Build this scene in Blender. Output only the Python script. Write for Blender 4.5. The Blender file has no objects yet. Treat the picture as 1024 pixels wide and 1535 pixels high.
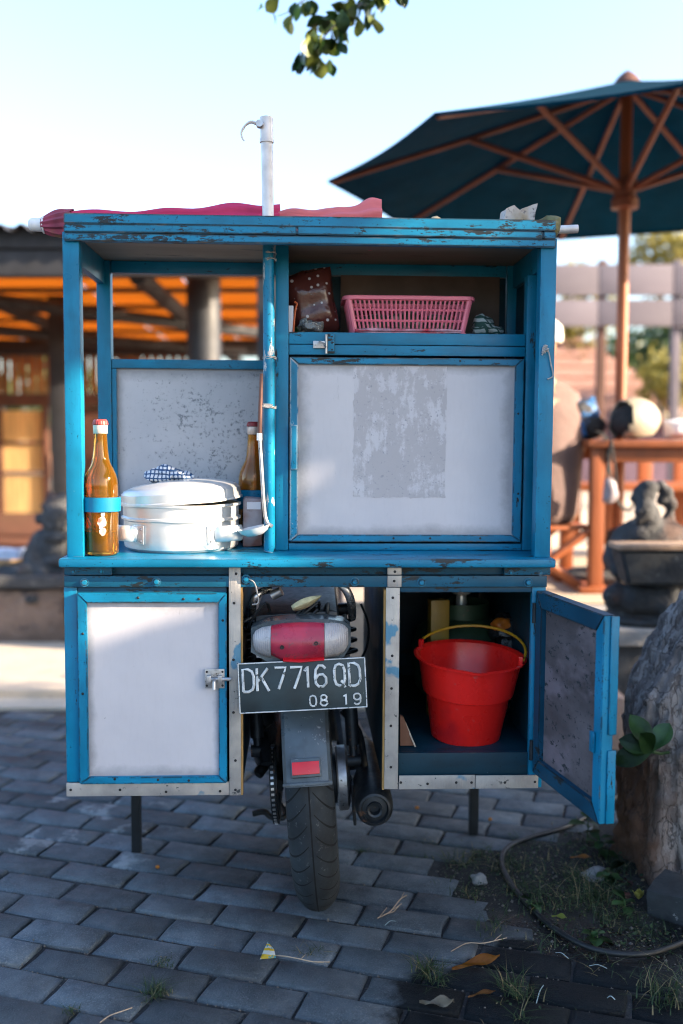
import bpy, bmesh, math, random
import numpy as np
from mathutils import Vector, Matrix, noise as mnoise

random.seed(7)
RNG = np.random.default_rng(11)
SC = bpy.context.scene
COL = SC.collection
R = math.radians

# ------------------------------------------------------------------ camera
PITCH = math.atan((767.5 - 650.0) / 1492.4)
CAM_LOC = Vector((0.0, -2.13, 1.14))
cd = bpy.data.cameras.new("camera")
cd.sensor_fit = 'VERTICAL'
cd.sensor_height = 36.0
cd.sensor_width = 24.0
cd.lens = 35.0
cd.clip_start = 0.05
cd.clip_end = 900.0
cd.dof.use_dof = True
cd.dof.focus_distance = 2.14
cd.dof.aperture_fstop = 1.6
cam = bpy.data.objects.new("camera", cd)
COL.objects.link(cam)
cam.location = CAM_LOC
cam.rotation_euler = (math.pi / 2 - PITCH, 0, 0)
SC.camera = cam

# ------------------------------------------------------------------ sky, sun, exposure
SUN_EL, SUN_AZ = R(20), R(-14)          # azimuth measured from +x, negative towards the camera
SUN = Vector((math.cos(SUN_EL) * math.cos(SUN_AZ), math.cos(SUN_EL) * math.sin(SUN_AZ), math.sin(SUN_EL)))
world = bpy.data.worlds.new("World")
SC.world = world
world.use_nodes = True
wn = world.node_tree
bg = wn.nodes['Background']
sky = wn.nodes.new('ShaderNodeTexSky')
sky.sky_type = 'NISHITA'
sky.sun_disc = False
sky.sun_elevation = SUN_EL
sky.sun_rotation = math.pi / 2 - SUN_AZ
sky.air_density = 1.0
sky.dust_density = 3.0
sky.ozone_density = 2.5
wn.links.new(sky.outputs[0], bg.inputs[0])
bg.inputs[1].default_value = 0.15
sl = bpy.data.lights.new("sun", 'SUN')
sl.energy = 5.0
sl.angle = R(0.6)
sl.color = (1.0, 0.80, 0.58)
sun = bpy.data.objects.new("sun", sl)
COL.objects.link(sun)
sun.rotation_euler = SUN.to_track_quat('Z', 'Y').to_euler()
SC.view_settings.view_transform = 'Standard'
SC.view_settings.look = 'None'
SC.view_settings.exposure = 2.3
SC.view_settings.gamma = 1.0
SC.view_settings.use_curve_mapping = False
SC.render.engine = 'CYCLES'
SC.cycles.use_denoising = True
SC.cycles.filter_width = 1.1
SC.cycles.max_bounces = 8
SC.cycles.transmission_bounces = 8
SC.cycles.sample_clamp_indirect = 6.0
SC.cycles.caustics_reflective = False
SC.cycles.caustics_refractive = False

# ------------------------------------------------------------------ pixels to places
CAM_M = Matrix.Translation(CAM_LOC) @ Matrix.Rotation(math.pi / 2 - PITCH, 4, 'X')
def ray(px, py):
    d = Vector(((px - 512.0) / 1492.4, -(py - 767.5) / 1492.4, -1.0))
    return (CAM_M.to_3x3() @ d)
def at(px, py, y):
    d = ray(px, py); t = (y - CAM_LOC.y) / d.y
    return CAM_LOC + d * t
def gnd(px, py, z=0.0):
    d = ray(px, py); t = (z - CAM_LOC.z) / d.z
    return CAM_LOC + d * t
class Frame:
    """a thing's own axes; p() finds where a photo pixel meets the thing's plane y = const"""
    def __init__(s, m): s.m = m; s.inv = m.inverted()
    def p(s, px, py, y):
        o = s.inv @ CAM_LOC; d = s.inv.to_3x3() @ ray(px, py)
        t = (y - o.y) / d.y
        return o + d * t

# ------------------------------------------------------------------ mesh helpers
def sharp(me, ang=35):
    me.shade_smooth()
    try: me.set_sharp_from_angle(angle=R(ang))
    except Exception: pass
def obj(name, bm, mat, parent=None, smooth=True, ang=35, matrix=None):
    me = bpy.data.meshes.new(name)
    if isinstance(bm, tuple):
        me.from_pydata([tuple(v) for v in bm[0]], [], bm[1])
    else:
        bmesh.ops.recalc_face_normals(bm, faces=bm.faces)
        bm.to_mesh(me); bm.free()
    if smooth: sharp(me, ang)
    if mat: me.materials.append(mat)
    o = bpy.data.objects.new(name, me)
    COL.objects.link(o)
    if parent: o.parent = parent
    if matrix is not None: o.matrix_local = matrix
    return o
def inst(name, me, parent=None, matrix=None):
    o = bpy.data.objects.new(name, me); COL.objects.link(o)
    if parent: o.parent = parent
    if matrix is not None: o.matrix_local = matrix
    return o
def tag(o, label, cat, group=None):
    o['label'] = label; o['category'] = cat
    if group: o['group'] = group
    return o
def thing(name, label, cat, matrix=None, group=None):
    o = bpy.data.objects.new(name, None); COL.objects.link(o)
    o.empty_display_size = 0.05
    if matrix is not None: o.matrix_world = matrix
    return tag(o, label, cat, group)
def struct(o): o['kind'] = 'structure'; return o
def stuff(o): o['kind'] = 'stuff'; return o
def T(x, y, z): return Matrix.Translation((x, y, z))
def RZ(a): return Matrix.Rotation(a, 4, 'Z')
def RX(a): return Matrix.Rotation(a, 4, 'X')
def RY(a): return Matrix.Rotation(a, 4, 'Y')

def box(bm, x0, x1, y0, y1, z0, z1, bev=0.0015, m=None):
    vs = [bm.verts.new(c) for c in ((x0,y0,z0),(x1,y0,z0),(x1,y1,z0),(x0,y1,z0),(x0,y0,z1),(x1,y0,z1),(x1,y1,z1),(x0,y1,z1))]
    fs = [bm.faces.new([vs[i] for i in f]) for f in ((0,3,2,1),(4,5,6,7),(0,1,5,4),(1,2,6,5),(2,3,7,6),(3,0,4,7))]
    geo = vs
    if bev > 0:
        es = list({e for f in fs for e in f.edges})
        r = bmesh.ops.bevel(bm, geom=es, offset=bev, segments=2, affect='EDGES', profile=0.6)
        geo = list({v for f in r['faces'] for v in f.verts} | {v for v in vs if v.is_valid})
    if m is not None:
        for v in geo:
            if v.is_valid: v.co = m @ v.co
    return geo
def prism(bm, pts, y0, y1, m=None):
    """outline in x,z pushed through y"""
    a = [bm.verts.new((p[0], y0, p[1])) for p in pts]
    b = [bm.verts.new((p[0], y1, p[1])) for p in pts]
    n = len(pts)
    bm.faces.new(a); bm.faces.new(b[::-1])
    for i in range(n): bm.faces.new((a[i], b[i], b[(i+1) % n], a[(i+1) % n]))
    if m is not None:
        for v in a + b: v.co = m @ v.co
    return a + b
def slab(bm, pts, z0, z1):
    a = [bm.verts.new((p[0], p[1], z0)) for p in pts]
    b = [bm.verts.new((p[0], p[1], z1)) for p in pts]
    n = len(pts)
    bm.faces.new(a[::-1]); bm.faces.new(b)
    for i in range(n): bm.faces.new((a[i], a[(i+1) % n], b[(i+1) % n], b[i]))
    return a + b
def tube(bm, pts, r, n=10, caps=True, flat=1.0):
    pts = [Vector(p) for p in pts]
    rs = r if isinstance(r, (list, tuple)) else [r] * len(pts)
    rings = []; up = None
    for i, p in enumerate(pts):
        t = (pts[min(i+1, len(pts)-1)] - pts[max(i-1, 0)])
        t = t.normalized() if t.length > 1e-9 else Vector((0, 0, 1))
        if up is None:
            up = Vector((0, 0, 1)) if abs(t.z) < 0.9 else Vector((0, 1, 0))
        u = (up - t * up.dot(t))
        u = u.normalized() if u.length > 1e-6 else t.orthogonal().normalized()
        v = t.cross(u); up = u
        rings.append([bm.verts.new(p + (u * math.cos(a) * flat + v * math.sin(a)) * rs[i]) for a in [2 * math.pi * k / n for k in range(n)]])
    for a, b in zip(rings, rings[1:]):
        for k in range(n): bm.faces.new((a[k], a[(k+1) % n], b[(k+1) % n], b[k]))
    if caps:
        bm.faces.new(rings[0][::-1]); bm.faces.new(rings[-1])
    return rings
def smooth_path(pts, k=4):
    """Catmull-Rom through the points"""
    P = [Vector(p) for p in pts]; P = [P[0] * 2 - P[1]] + P + [P[-1] * 2 - P[-2]]
    out = []
    for i in range(1, len(P) - 2):
        for j in range(k):
            t = j / k
            out.append(0.5 * ((2 * P[i]) + (P[i+1] - P[i-1]) * t + (2*P[i-1] - 5*P[i] + 4*P[i+1] - P[i+2]) * t*t + (3*P[i] - P[i-1] - 3*P[i+1] + P[i+2]) * t**3))
    out.append(P[-2]); return out
def lathe(bm, prof, n=24, m=None, close=False):
    rings = []; new = []
    for (r, z) in prof:
        if r < 1e-6:
            v = bm.verts.new((0, 0, z)); rings.append([v]); new.append(v)
        else:
            ring = [bm.verts.new((r * math.cos(2*math.pi*k/n), r * math.sin(2*math.pi*k/n), z)) for k in range(n)]
            rings.append(ring); new += ring
    prs = list(zip(rings, rings[1:]))
    if close: prs.append((rings[-1], rings[0]))
    for a, b in prs:
        if len(a) == 1 and len(b) == 1: continue
        for k in range(n):
            if len(a) == 1: bm.faces.new((a[0], b[(k+1) % n], b[k]))
            elif len(b) == 1: bm.faces.new((a[k], a[(k+1) % n], b[0]))
            else: bm.faces.new((a[k], a[(k+1) % n], b[(k+1) % n], b[k]))
    if m is not None:
        for v in new: v.co = m @ v.co
    return new
def ell(bm, c, r, m=None, u=14, v=9):
    if not isinstance(r, (tuple, list)): r = (r, r, r)
    g = bmesh.ops.create_uvsphere(bm, u_segments=u, v_segments=v, radius=1.0)
    mm = T(*c) @ (m if m is not None else Matrix.Identity(4)) @ Matrix.Diagonal((r[0], r[1], r[2], 1))
    for w in g['verts']: w.co = mm @ w.co
    return g['verts']
def limb(bm, pts, rs):
    """tapered round limb with ball joints, for bodies that are fused afterwards"""
    pts = [Vector(p) for p in pts]
    for i in range(len(pts)):
        ell(bm, pts[i], rs[i], u=12, v=8)
    tube(bm, pts, list(rs), n=12)
def fuse(o, voxel, smooth=4):
    md = o.modifiers.new("fuse", 'REMESH'); md.mode = 'VOXEL'; md.voxel_size = voxel; md.use_smooth_shade = True
    if smooth:
        s = o.modifiers.new("soften", 'SMOOTH'); s.factor = 0.5; s.iterations = smooth
    return o
def rough_up(bm, amp, freq, seed=0.0, verts=None):
    for v in (verts if verts is not None else bm.verts):
        p = v.co * freq + Vector((seed, seed * 1.7, -seed))
        v.co += Vector((mnoise.noise(p), mnoise.noise(p + Vector((31, 7, 3))), mnoise.noise(p + Vector((5, 57, 11))))) * amp
def inpoly(x, y, poly):
    c = False; j = len(poly) - 1
    for i in range(len(poly)):
        xi, yi = poly[i][0], poly[i][1]; xj, yj = poly[j][0], poly[j][1]
        if (yi > y) != (yj > y) and x < (xj - xi) * (y - yi) / (yj - yi) + xi: c = not c
        j = i
    return c

# ------------------------------------------------------------------ materials
def nd(nt, typ, ins=None, **props):
    n = nt.nodes.new(typ)
    for k, v in props.items(): setattr(n, k, v)
    for k, v in (ins or {}).items():
        if isinstance(v, bpy.types.NodeSocket): nt.links.new(v, n.inputs[k])
        else: n.inputs[k].default_value = v
    return n
def c4(c): return (c[0], c[1], c[2], 1.0)
def coords(nt, stretch=(1, 1, 1), kind='Object', shift=True):
    tc = nd(nt, 'ShaderNodeTexCoord')
    s = tc.outputs[kind]
    if shift:
        oi = nd(nt, 'ShaderNodeObjectInfo')
        s = nd(nt, 'ShaderNodeVectorMath', {0: s, 1: nd(nt, 'ShaderNodeVectorMath', {0: oi.outputs['Random'], 1: (17.0, 9.0, 13.0)}, operation='MULTIPLY').outputs[0]}, operation='ADD').outputs[0]
    return nd(nt, 'ShaderNodeMapping', {'Vector': s, 'Scale': stretch}).outputs[0]
def nz(nt, vec, scale, detail=4.0, rough=0.55, dist=0.0):
    return nd(nt, 'ShaderNodeTexNoise', {'Vector': vec, 'Scale': scale, 'Detail': detail, 'Roughness': rough, 'Distortion': dist}).outputs[0]
def mr(nt, v, a, b, c=0.0, d=1.0):
    return nd(nt, 'ShaderNodeMapRange', {0: v, 1: a, 2: b, 3: c, 4: d}).outputs[0]
def mth(nt, op, a, b=0.0, clamp=False):
    return nd(nt, 'ShaderNodeMath', {0: a, 1: b}, operation=op, use_clamp=clamp).outputs[0]
def mx(nt, f, a, b, mode='MIX'):
    n = nt.nodes.new('ShaderNodeMix'); n.data_type = 'RGBA'; n.blend_type = mode
    for i, v in ((0, f), (6, a), (7, b)):
        if isinstance(v, bpy.types.NodeSocket): nt.links.new(v, n.inputs[i])
        else: n.inputs[i].default_value = v if i == 0 else c4(v)
    return n.outputs[2]
def bump(nt, b, h, strength=0.3, dist=0.01):
    n = nd(nt, 'ShaderNodeBump', {'Strength': strength, 'Distance': dist, 'Height': h})
    nt.links.new(n.outputs[0], b.inputs['Normal'])
def mat(name):
    m = bpy.data.materials.new(name); m.use_nodes = True
    return m, m.node_tree, m.node_tree.nodes['Principled BSDF']
def surf(name, col, rough=0.5, metal=0.0, var=0.25, scale=9.0, spot=None, bmp=(0.2, 70.0, 0.004), stretch=(1, 1, 1), rnd=0.0, trans=0.0, alt=None, spec=None, kind='Object'):
    """col with soft variation; spot=(colour, scale, threshold); alt=second colour blended by slow noise"""
    m, nt, b = mat(name)
    v = coords(nt, stretch, kind)
    n1 = nz(nt, v, scale, 5)
    lo = tuple(c * (1 - var) for c in col); hi = tuple(min(1, c * (1 + var)) for c in col)
    c = mx(nt, mr(nt, n1, 0.3, 0.7), lo, hi)
    if alt: c = mx(nt, mr(nt, nz(nt, v, alt[1], 4), alt[2] - 0.06, alt[2] + 0.06), c, alt[0])
    if spot: c = mx(nt, mr(nt, nz(nt, v, spot[1], 6, 0.7), spot[2], spot[2] + 0.05), c, spot[0])
    if rnd:
        oi = nd(nt, 'ShaderNodeObjectInfo')
        hsv = nd(nt, 'ShaderNodeHueSaturation', {'Color': c, 'Value': mr(nt, oi.outputs['Random'], 0, 1, 1 - rnd, 1 + rnd)})
        c = hsv.outputs[0]
    nt.links.new(c, b.inputs['Base Color'])
    b.inputs['Metallic'].default_value = metal
    nt.links.new(mr(nt, nz(nt, v, scale * 2.3, 4), 0.2, 0.8, max(0.02, rough - 0.12), min(1, rough + 0.12)), b.inputs['Roughness'])
    if spec is not None: b.inputs['Specular IOR Level'].default_value = spec
    if bmp: bump(nt, b, nz(nt, v, bmp[1], 6, 0.6), bmp[0], bmp[2])
    if trans:
        tr = nd(nt, 'ShaderNodeBsdfTranslucent', {'Color': c})
        ms = nd(nt, 'ShaderNodeMixShader', {0: trans, 1: b.outputs[0], 2: tr.outputs[0]})
        nt.links.new(ms.outputs[0], nt.nodes['Material Output'].inputs[0])
    return m
def paint(name, col, wear=0.5, stretch=(1, 1, 1), chip=(0.012, 0.018, 0.022), rough=0.36, cs=38):
    """old enamel on wood: brush marks, chips, worn edges"""
    m, nt, b = mat(name)
    v = coords(nt, stretch)
    v0 = coords(nt, (1, 1, 1))
    slow = nz(nt, v0, 6, 4)
    c = mx(nt, mr(nt, slow, 0.3, 0.7), tuple(k * 0.72 for k in col), tuple(min(1, k * 1.22) for k in col))
    c = mx(nt, mr(nt, nz(nt, v, 24, 6, 0.65), 0.52, 0.72, 0, 0.5), c, tuple(k * 0.45 for k in col))
    chipn = nz(nt, v, cs, 9, 0.72)
    chips = mr(nt, mth(nt, 'ADD', chipn, mr(nt, slow, 0.35, 0.7, -0.07, 0.09)), 0.69 - 0.11 * wear, 0.705 - 0.11 * wear)
    geo = nd(nt, 'ShaderNodeNewGeometry')
    bv = nd(nt, 'ShaderNodeBevel', {'Radius': 0.0045}, samples=4)
    dt = nd(nt, 'ShaderNodeVectorMath', {0: bv.outputs[0], 1: geo.outputs['Normal']}, operation='DOT_PRODUCT').outputs['Value']
    edge = mr(nt, mth(nt, 'SUBTRACT', 1.0, dt), 0.03, 0.16)
    edge = mth(nt, 'MULTIPLY', edge, mr(nt, nz(nt, v0, 30, 8, 0.7), 0.56 - 0.18 * wear, 0.62 - 0.18 * wear))
    c = mx(nt, chips, c, chip)
    c = mx(nt, mth(nt, 'MULTIPLY', edge, 0.85), c, mx(nt, mr(nt, nz(nt, v0, 14, 3), 0.56, 0.66), chip, (0.14, 0.11, 0.085)))
    spk = mr(nt, mth(nt, 'ADD', nz(nt, v0, 130, 7, 0.75), mr(nt, slow, 0.3, 0.7, -0.05, 0.06)), 0.665 - 0.05 * wear, 0.685 - 0.05 * wear)
    c = mx(nt, mth(nt, 'MULTIPLY', spk, 0.85), c, tuple(k * 0.12 for k in col))
    # pale rubbed flecks
    fl = mr(nt, nz(nt, v0, 150, 6, 0.7), 0.70, 0.74)
    c = mx(nt, mth(nt, 'MULTIPLY', fl, 0.5), c, (0.55, 0.65, 0.68))
    nt.links.new(c, b.inputs['Base Color'])
    nt.links.new(mr(nt, slow, 0.25, 0.75, rough - 0.1, rough + 0.16), b.inputs['Roughness'])
    h = mth(nt, 'SUBTRACT', mth(nt, 'MULTIPLY', nz(nt, v, 60, 5), 0.5), mth(nt, 'MULTIPLY', chips, 0.6))
    bump(nt, b, h, 0.28, 0.0015)
    b.inputs['Specular IOR Level'].default_value = 0.32
    return m
BLUE = (0.0015, 0.172, 0.312)
M_BLUE_H = paint("blue_paint_along_x", BLUE, 0.55, (0.22, 1, 1))
M_BLUE_V = paint("blue_paint_along_z", BLUE, 0.35, (1, 1, 0.22))
M_BLUE_WORN = paint("blue_paint_worn", BLUE, 0.95, (0.3, 1, 1))
M_BLUE_OLD = paint("blue_paint_flaking", BLUE, 0.9, (1, 1, 0.4), chip=(0.5, 0.5, 0.5))
M_BLUE_DARK = paint("blue_paint_shaded", (0.002, 0.055, 0.105), 0.9, (0.3, 1, 1), rough=0.5)  # darker blue: shade under the counter and inside the door put into colour
M_BLUE_MID = paint("blue_paint_worn_shaded", (0.002, 0.082, 0.150), 1.0, (0.35, 1, 1), rough=0.45, cs=60)  # mid blue, worn; the dimness under the counter is painted into it
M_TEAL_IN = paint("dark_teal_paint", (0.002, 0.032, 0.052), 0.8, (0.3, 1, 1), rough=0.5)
def panel_mat(name, col, speck, thr, smudge):
    m, nt, b = mat(name)
    v = coords(nt); 
    c = mx(nt, mr(nt, nz(nt, v, 3.5, 5, 0.6), 0.3, 0.72), col, smudge)
    c = mx(nt, mth(nt, 'MULTIPLY', mr(nt, nz(nt, coords(nt, (1, 1, 0.2)), 160, 4), 0.5, 0.8), 0.10), c, tuple(k * 0.6 for k in col))
    clus = mr(nt, nz(nt, v, 5, 3), 0.4, 0.62, -0.06, 0.05)
    sp = mr(nt, mth(nt, 'ADD', nz(nt, v, speck, 7, 0.75), clus), thr, thr + 0.035)
    c = mx(nt, mth(nt, 'MULTIPLY', sp, 0.85), c, (0.10, 0.11, 0.13))
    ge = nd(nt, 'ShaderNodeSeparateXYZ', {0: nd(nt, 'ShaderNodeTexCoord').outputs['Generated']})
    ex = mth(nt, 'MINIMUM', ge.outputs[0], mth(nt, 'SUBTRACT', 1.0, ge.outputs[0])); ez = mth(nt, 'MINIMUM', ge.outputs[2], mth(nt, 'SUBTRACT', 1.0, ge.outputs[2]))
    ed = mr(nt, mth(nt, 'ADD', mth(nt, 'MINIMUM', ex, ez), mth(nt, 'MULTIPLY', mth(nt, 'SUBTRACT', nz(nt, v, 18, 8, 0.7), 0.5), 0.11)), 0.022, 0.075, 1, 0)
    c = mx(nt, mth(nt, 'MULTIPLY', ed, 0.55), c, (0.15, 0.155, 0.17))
    scr = mr(nt, nz(nt, coords(nt, (1, 1, 0.12)), 70, 8, 0.7), 0.66, 0.70)
    c = mx(nt, mth(nt, 'MULTIPLY', scr, 0.35), c, (0.2, 0.2, 0.22))
    nt.links.new(c, b.inputs['Base Color'])
    nt.links.new(mr(nt, nz(nt, v, 9, 4), 0.3, 0.7, 0.28, 0.5), b.inputs['Roughness'])
    bump(nt, b, nz(nt, v, 7, 3), 0.18, 0.01)
    return m
M_PANEL = panel_mat("white_laminate", (0.56, 0.54, 0.565), 60, 0.72, (0.47, 0.455, 0.485))
M_PANEL_DIRTY = panel_mat("mildewed_white_board", (0.56, 0.55, 0.57), 130, 0.575, (0.40, 0.40, 0.43))
def residue():
    m, nt, b = mat("torn_paper_residue")
    v = coords(nt)
    f = mr(nt, mth(nt, 'ADD', mth(nt, 'MULTIPLY', nz(nt, v, 12, 12, 0.8, 0.2), .55), mth(nt, 'MULTIPLY', nz(nt, coords(nt, (1, 1, .3)), 34, 9, .75), .45)), 0.505, 0.545)
    c = mx(nt, f, mx(nt, nz(nt, v, 8, 5), (0.38, 0.36, 0.375), (0.45, 0.43, 0.445)), (0.53, 0.515, 0.54))
    c = mx(nt, mr(nt, nz(nt, v, 160, 3), 0.62, 0.7), c, (0.3, 0.3, 0.33))
    nt.links.new(c, b.inputs['Base Color']); b.inputs['Roughness'].default_value = 0.7
    bump(nt, b, f, -0.3, 0.001)
    return m
M_RESIDUE = residue()
M_PLYRAW = surf("bare_plywood", (0.30, 0.235, 0.175), 0.75, var=0.3, scale=5, stretch=(0.25, 1.5, 1.5), spot=((0.05, 0.05, 0.055), 14, 0.63), bmp=(0.3, 60, 0.002))
M_PLYDOOR = surf("weathered_plywood", (0.085, 0.072, 0.078), 0.8, var=0.5, scale=9, stretch=(.7, .7, 1.3), spot=((0.014, 0.022, 0.028), 60, 0.57), alt=((0.17, 0.14, 0.16), 7, 0.57), bmp=(0.4, 80, 0.002))
M_PLYEDGE = surf("plywood_edge", (0.38, 0.22, 0.07), 0.7, var=0.4, scale=60, stretch=(9, 0.3, 0.3), bmp=(0.3, 120, 0.002))
M_BOARD = surf("brown_cardboard", (0.10, 0.075, 0.065), 0.8, var=0.35, scale=6)
def trim_mat():
    m, nt, b = mat("ribbed_aluminium")
    v = coords(nt); vg = coords(nt, (1, 1, 1))
    c = mx(nt, mr(nt, nz(nt, v, 14, 6), 0.3, 0.72), (0.50, 0.47, 0.43), (0.26, 0.25, 0.24))
    c = mx(nt, mr(nt, nz(nt, v, 55, 8, 0.7), 0.61, 0.66), c, (0.05, 0.06, 0.065))
    c = mx(nt, mth(nt, 'MULTIPLY', mr(nt, nz(nt, v, 9, 4), 0.60, 0.63), 0.8), c, BLUE)
    nt.links.new(c, b.inputs['Base Color']); b.inputs['Metallic'].default_value = 0.35
    b.inputs['Roughness'].default_value = 0.5
    h1 = nz(nt, coords(nt, (1, 1, 0.06), shift=False), 420, 2)
    bump(nt, b, h1, 0.6, 0.0012)
    return m
M_TRIM = trim_mat()
M_STEEL = surf("dull_steel", (0.42, 0.42, 0.43), 0.42, 0.85, var=0.3, scale=40, spot=((0.06, 0.06, 0.06), 60, 0.6))
M_ALU = surf("aluminium", (0.80, 0.79, 0.77), 0.36, 0.6, var=0.08, scale=14, bmp=(0.08, 30, 0.004))
M_BLACKSTEEL = surf("black_steel", (0.008, 0.011, 0.014), 0.5, 0.2, var=0.4, scale=30, spot=((0.09, 0.07, 0.06), 40, 0.66))
M_IRON = surf("dark_rusty_iron", (0.022, 0.028, 0.034), 0.5, 0.5, var=0.4, scale=24, spot=((0.12, 0.065, 0.04), 30, 0.60))
M_NAIL = surf("nail_head", (0.03, 0.03, 0.032), 0.5, 0.6, bmp=None)
M_ROPE = surf("grey_string", (0.33, 0.33, 0.33), 0.9, var=0.3, scale=200)
M_TIN = surf("galvanised_tube", (0.62, 0.59, 0.58), 0.45, 0.25, var=0.15, scale=30, spot=((0.16, 0.14, 0.13), 28, 0.66))
# ================================================================== the cart
CART_M = RZ(R(2.4)) @ RY(R(0.35))
CF = Frame(CART_M)
cart = thing('food_cart', 'old blue painted wooden food cart with white doors built round a motorcycle', 'food cart', CART_M)
def crect(px0, py0, px1, py1, y):
    xm, ym = (px0 + px1) / 2, (py0 + py1) / 2
    return CF.p(px0, ym, y).x, CF.p(px1, ym, y).x, CF.p(xm, py1, y).z, CF.p(xm, py0, y).z
def cbox(name, px, y0, y1, m, parent=None, bev=0.0015, z=None, x=None):
    x0, x1, z0, z1 = crect(*px, y0)
    if z: z0 = z[0] if z[0] is not None else z0; z1 = z[1] if z[1] is not None else z1
    if x: x0 = x[0] if x[0] is not None else x0; x1 = x[1] if x[1] is not None else x1
    bm = bmesh.new(); box(bm, x0, x1, y0, y1, z0, z1, bev)
    return obj(name, bm, m, parent or cart)
def lbox(name, x0, x1, y0, y1, z0, z1, m, parent=None, bev=0.0015):
    bm = bmesh.new(); box(bm, x0, x1, y0, y1, z0, z1, bev)
    return obj(name, bm, m, parent or cart)

ZC = CF.p(460, 838, -0.03).z              # counter top
ZRB = CF.p(465, 351, 0.0).z               # roof board underside
XL = CF.p(97, 600, 0).x; XR = CF.p(830, 600, 0).x
DEP = 0.375                               # depth of the upper frame
PW = 0.034
YC = 0.125                                # front of the right-hand cabinet
# counter
bm = bmesh.new()
box(bm, CF.p(87, 845, -0.03).x, CF.p(834, 845, -0.03).x, -0.03, DEP + 0.02, ZC - 0.019, ZC, 0.005)
obj('counter', bm, M_BLUE_WORN, cart)
# posts
ZTOP = CF.p(465, 345, 0).z
lbox('corner_post', XL, XL + PW, 0, PW, ZC, ZRB - 0.002, M_BLUE_V)
lbox('corner_post', XR - PW, XR, 0, PW, ZC, ZRB - 0.002, M_BLUE_V)
lbox('corner_post', XL + .001, XL + PW, DEP - PW, DEP, ZC, ZRB - 0.002, M_BLUE_V)
lbox('corner_post', XR - PW, XR - .001, DEP - PW, DEP, ZC, ZRB - 0.002, M_BLUE_V)
# roof board, fascia boards, rails
lbox('roof_board', XL + .002, XR - .002, 0.012, DEP + 0.01, ZRB, ZRB + 0.009, M_PLYRAW, bev=0.001)
def fascia(pxa, pya0, pya1, pxb, pyb0, pyb1, y0, y1, m):
    bm = bmesh.new()
    a0 = CF.p(pxa, pya0, y0); a1 = CF.p(pxa, pya1, y0); b0 = CF.p(pxb, pyb0, y0); b1 = CF.p(pxb, pyb1, y0)
    vs = prism(bm, [(a1.x, a1.z), (b1.x, b1.z), (b0.x, b0.z), (a0.x, a0.z)], y0, y1)
    bmesh.ops.bevel(bm, geom=list(bm.edges), offset=0.002, segments=2, affect='EDGES')
    return obj('fascia_board', bm, m, cart)
M_FAS = paint("blue_paint_fascia", BLUE, 1.15, (0.3, 1, 1), cs=75)
fascia(95, 318.5, 334.5, 834, 329.5, 346, -0.014, 0.010, M_FAS)
fascia(95, 335, 347.6, 445, 338, 351.4, -0.012, 0.010, M_FAS)
fascia(445.8, 338, 351.4, 814, 346.6, 358.0, -0.0125, 0.010, M_FAS)
fascia(815, 346.8, 358.0, 834, 347, 358.4, -0.012, 0.010, M_FAS)
fascia(95, 348.2, 360.5, 834, 359.0, 371, -0.010, 0.011, M_FAS)
for s, xx in (('l', XL + .003), ('r', XR - .021)):
    lbox('side_rail', xx, xx + 0.018, PW + .001, DEP - PW - .001, ZRB - 0.058, ZRB - .001, M_BLUE_H)
lbox('back_rail', XL + PW + .001, XR - PW - .001, DEP - 0.024, DEP - .004, ZRB - 0.03, ZRB - .001, M_BLUE_H)
# back panel on the left
x1b = CF.p(415, 600, DEP - .03).x
pz = CF.p(280, 541, DEP - .03).z
lbox('back_panel', XL + PW + .001, x1b, DEP - 0.02, DEP - 0.012, ZC + .001, pz - 0.018, M_PANEL_DIRTY)
lbox('panel_rail', XL + PW + .001, x1b, DEP - 0.031, DEP - 0.008, pz - 0.019, pz + .003, M_BLUE_H)
lbox('panel_rail', XL + PW + .001, XL + PW + .012, DEP - 0.031, DEP - 0.021, ZC + .001, pz - 0.02, M_BLUE_V)
# right-hand cabinet carcass
xa = CF.p(413, 600, YC).x; xb = CF.p(432.5, 600, YC).x
lbox('cabinet_post', xa, xb, YC, YC + 0.03, ZC + .001, ZRB - .001, M_BLUE_V)
xc = CF.p(787, 600, YC).x; xd = CF.p(806, 600, YC).x
lbox('cabinet_post', xc, xd, YC - 0.004, YC + 0.03, ZC + .001, ZRB - 0.059, M_BLUE_V)
zsh = CF.p(610, 499, YC).z                # shelf height
lbox('shelf_rail', xb + .001, xc - .001, YC + .002, YC + 0.026, CF.p(610, 517, YC).z, zsh, M_BLUE_H)
lbox('shelf_rail', xb + .001, xc - .001, YC + .003, YC + 0.026, CF.p(610, 533, YC).z, CF.p(610, 517.8, YC).z, M_BLUE_H)
lbox('cabinet_bottom_rail', xb + .001, xc - .001, YC + .003, YC + 0.026, ZC + .001, CF.p(610, 815, YC).z, M_BLUE_H)
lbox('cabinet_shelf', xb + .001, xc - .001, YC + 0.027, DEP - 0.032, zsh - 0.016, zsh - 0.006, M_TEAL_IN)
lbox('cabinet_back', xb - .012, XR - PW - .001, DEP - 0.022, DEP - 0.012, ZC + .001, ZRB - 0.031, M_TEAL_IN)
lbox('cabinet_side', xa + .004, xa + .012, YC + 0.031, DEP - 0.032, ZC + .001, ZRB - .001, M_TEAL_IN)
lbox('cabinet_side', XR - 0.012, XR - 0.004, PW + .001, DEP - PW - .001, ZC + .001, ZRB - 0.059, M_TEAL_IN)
q = CF.p(511, 412, DEP - .03); q2 = CF.p(748, 500, DEP - .03)
lbox('backing_card', q.x, q2.x, DEP - 0.0285, DEP - 0.0225, zsh - .006, q.z, M_BOARD)

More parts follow.
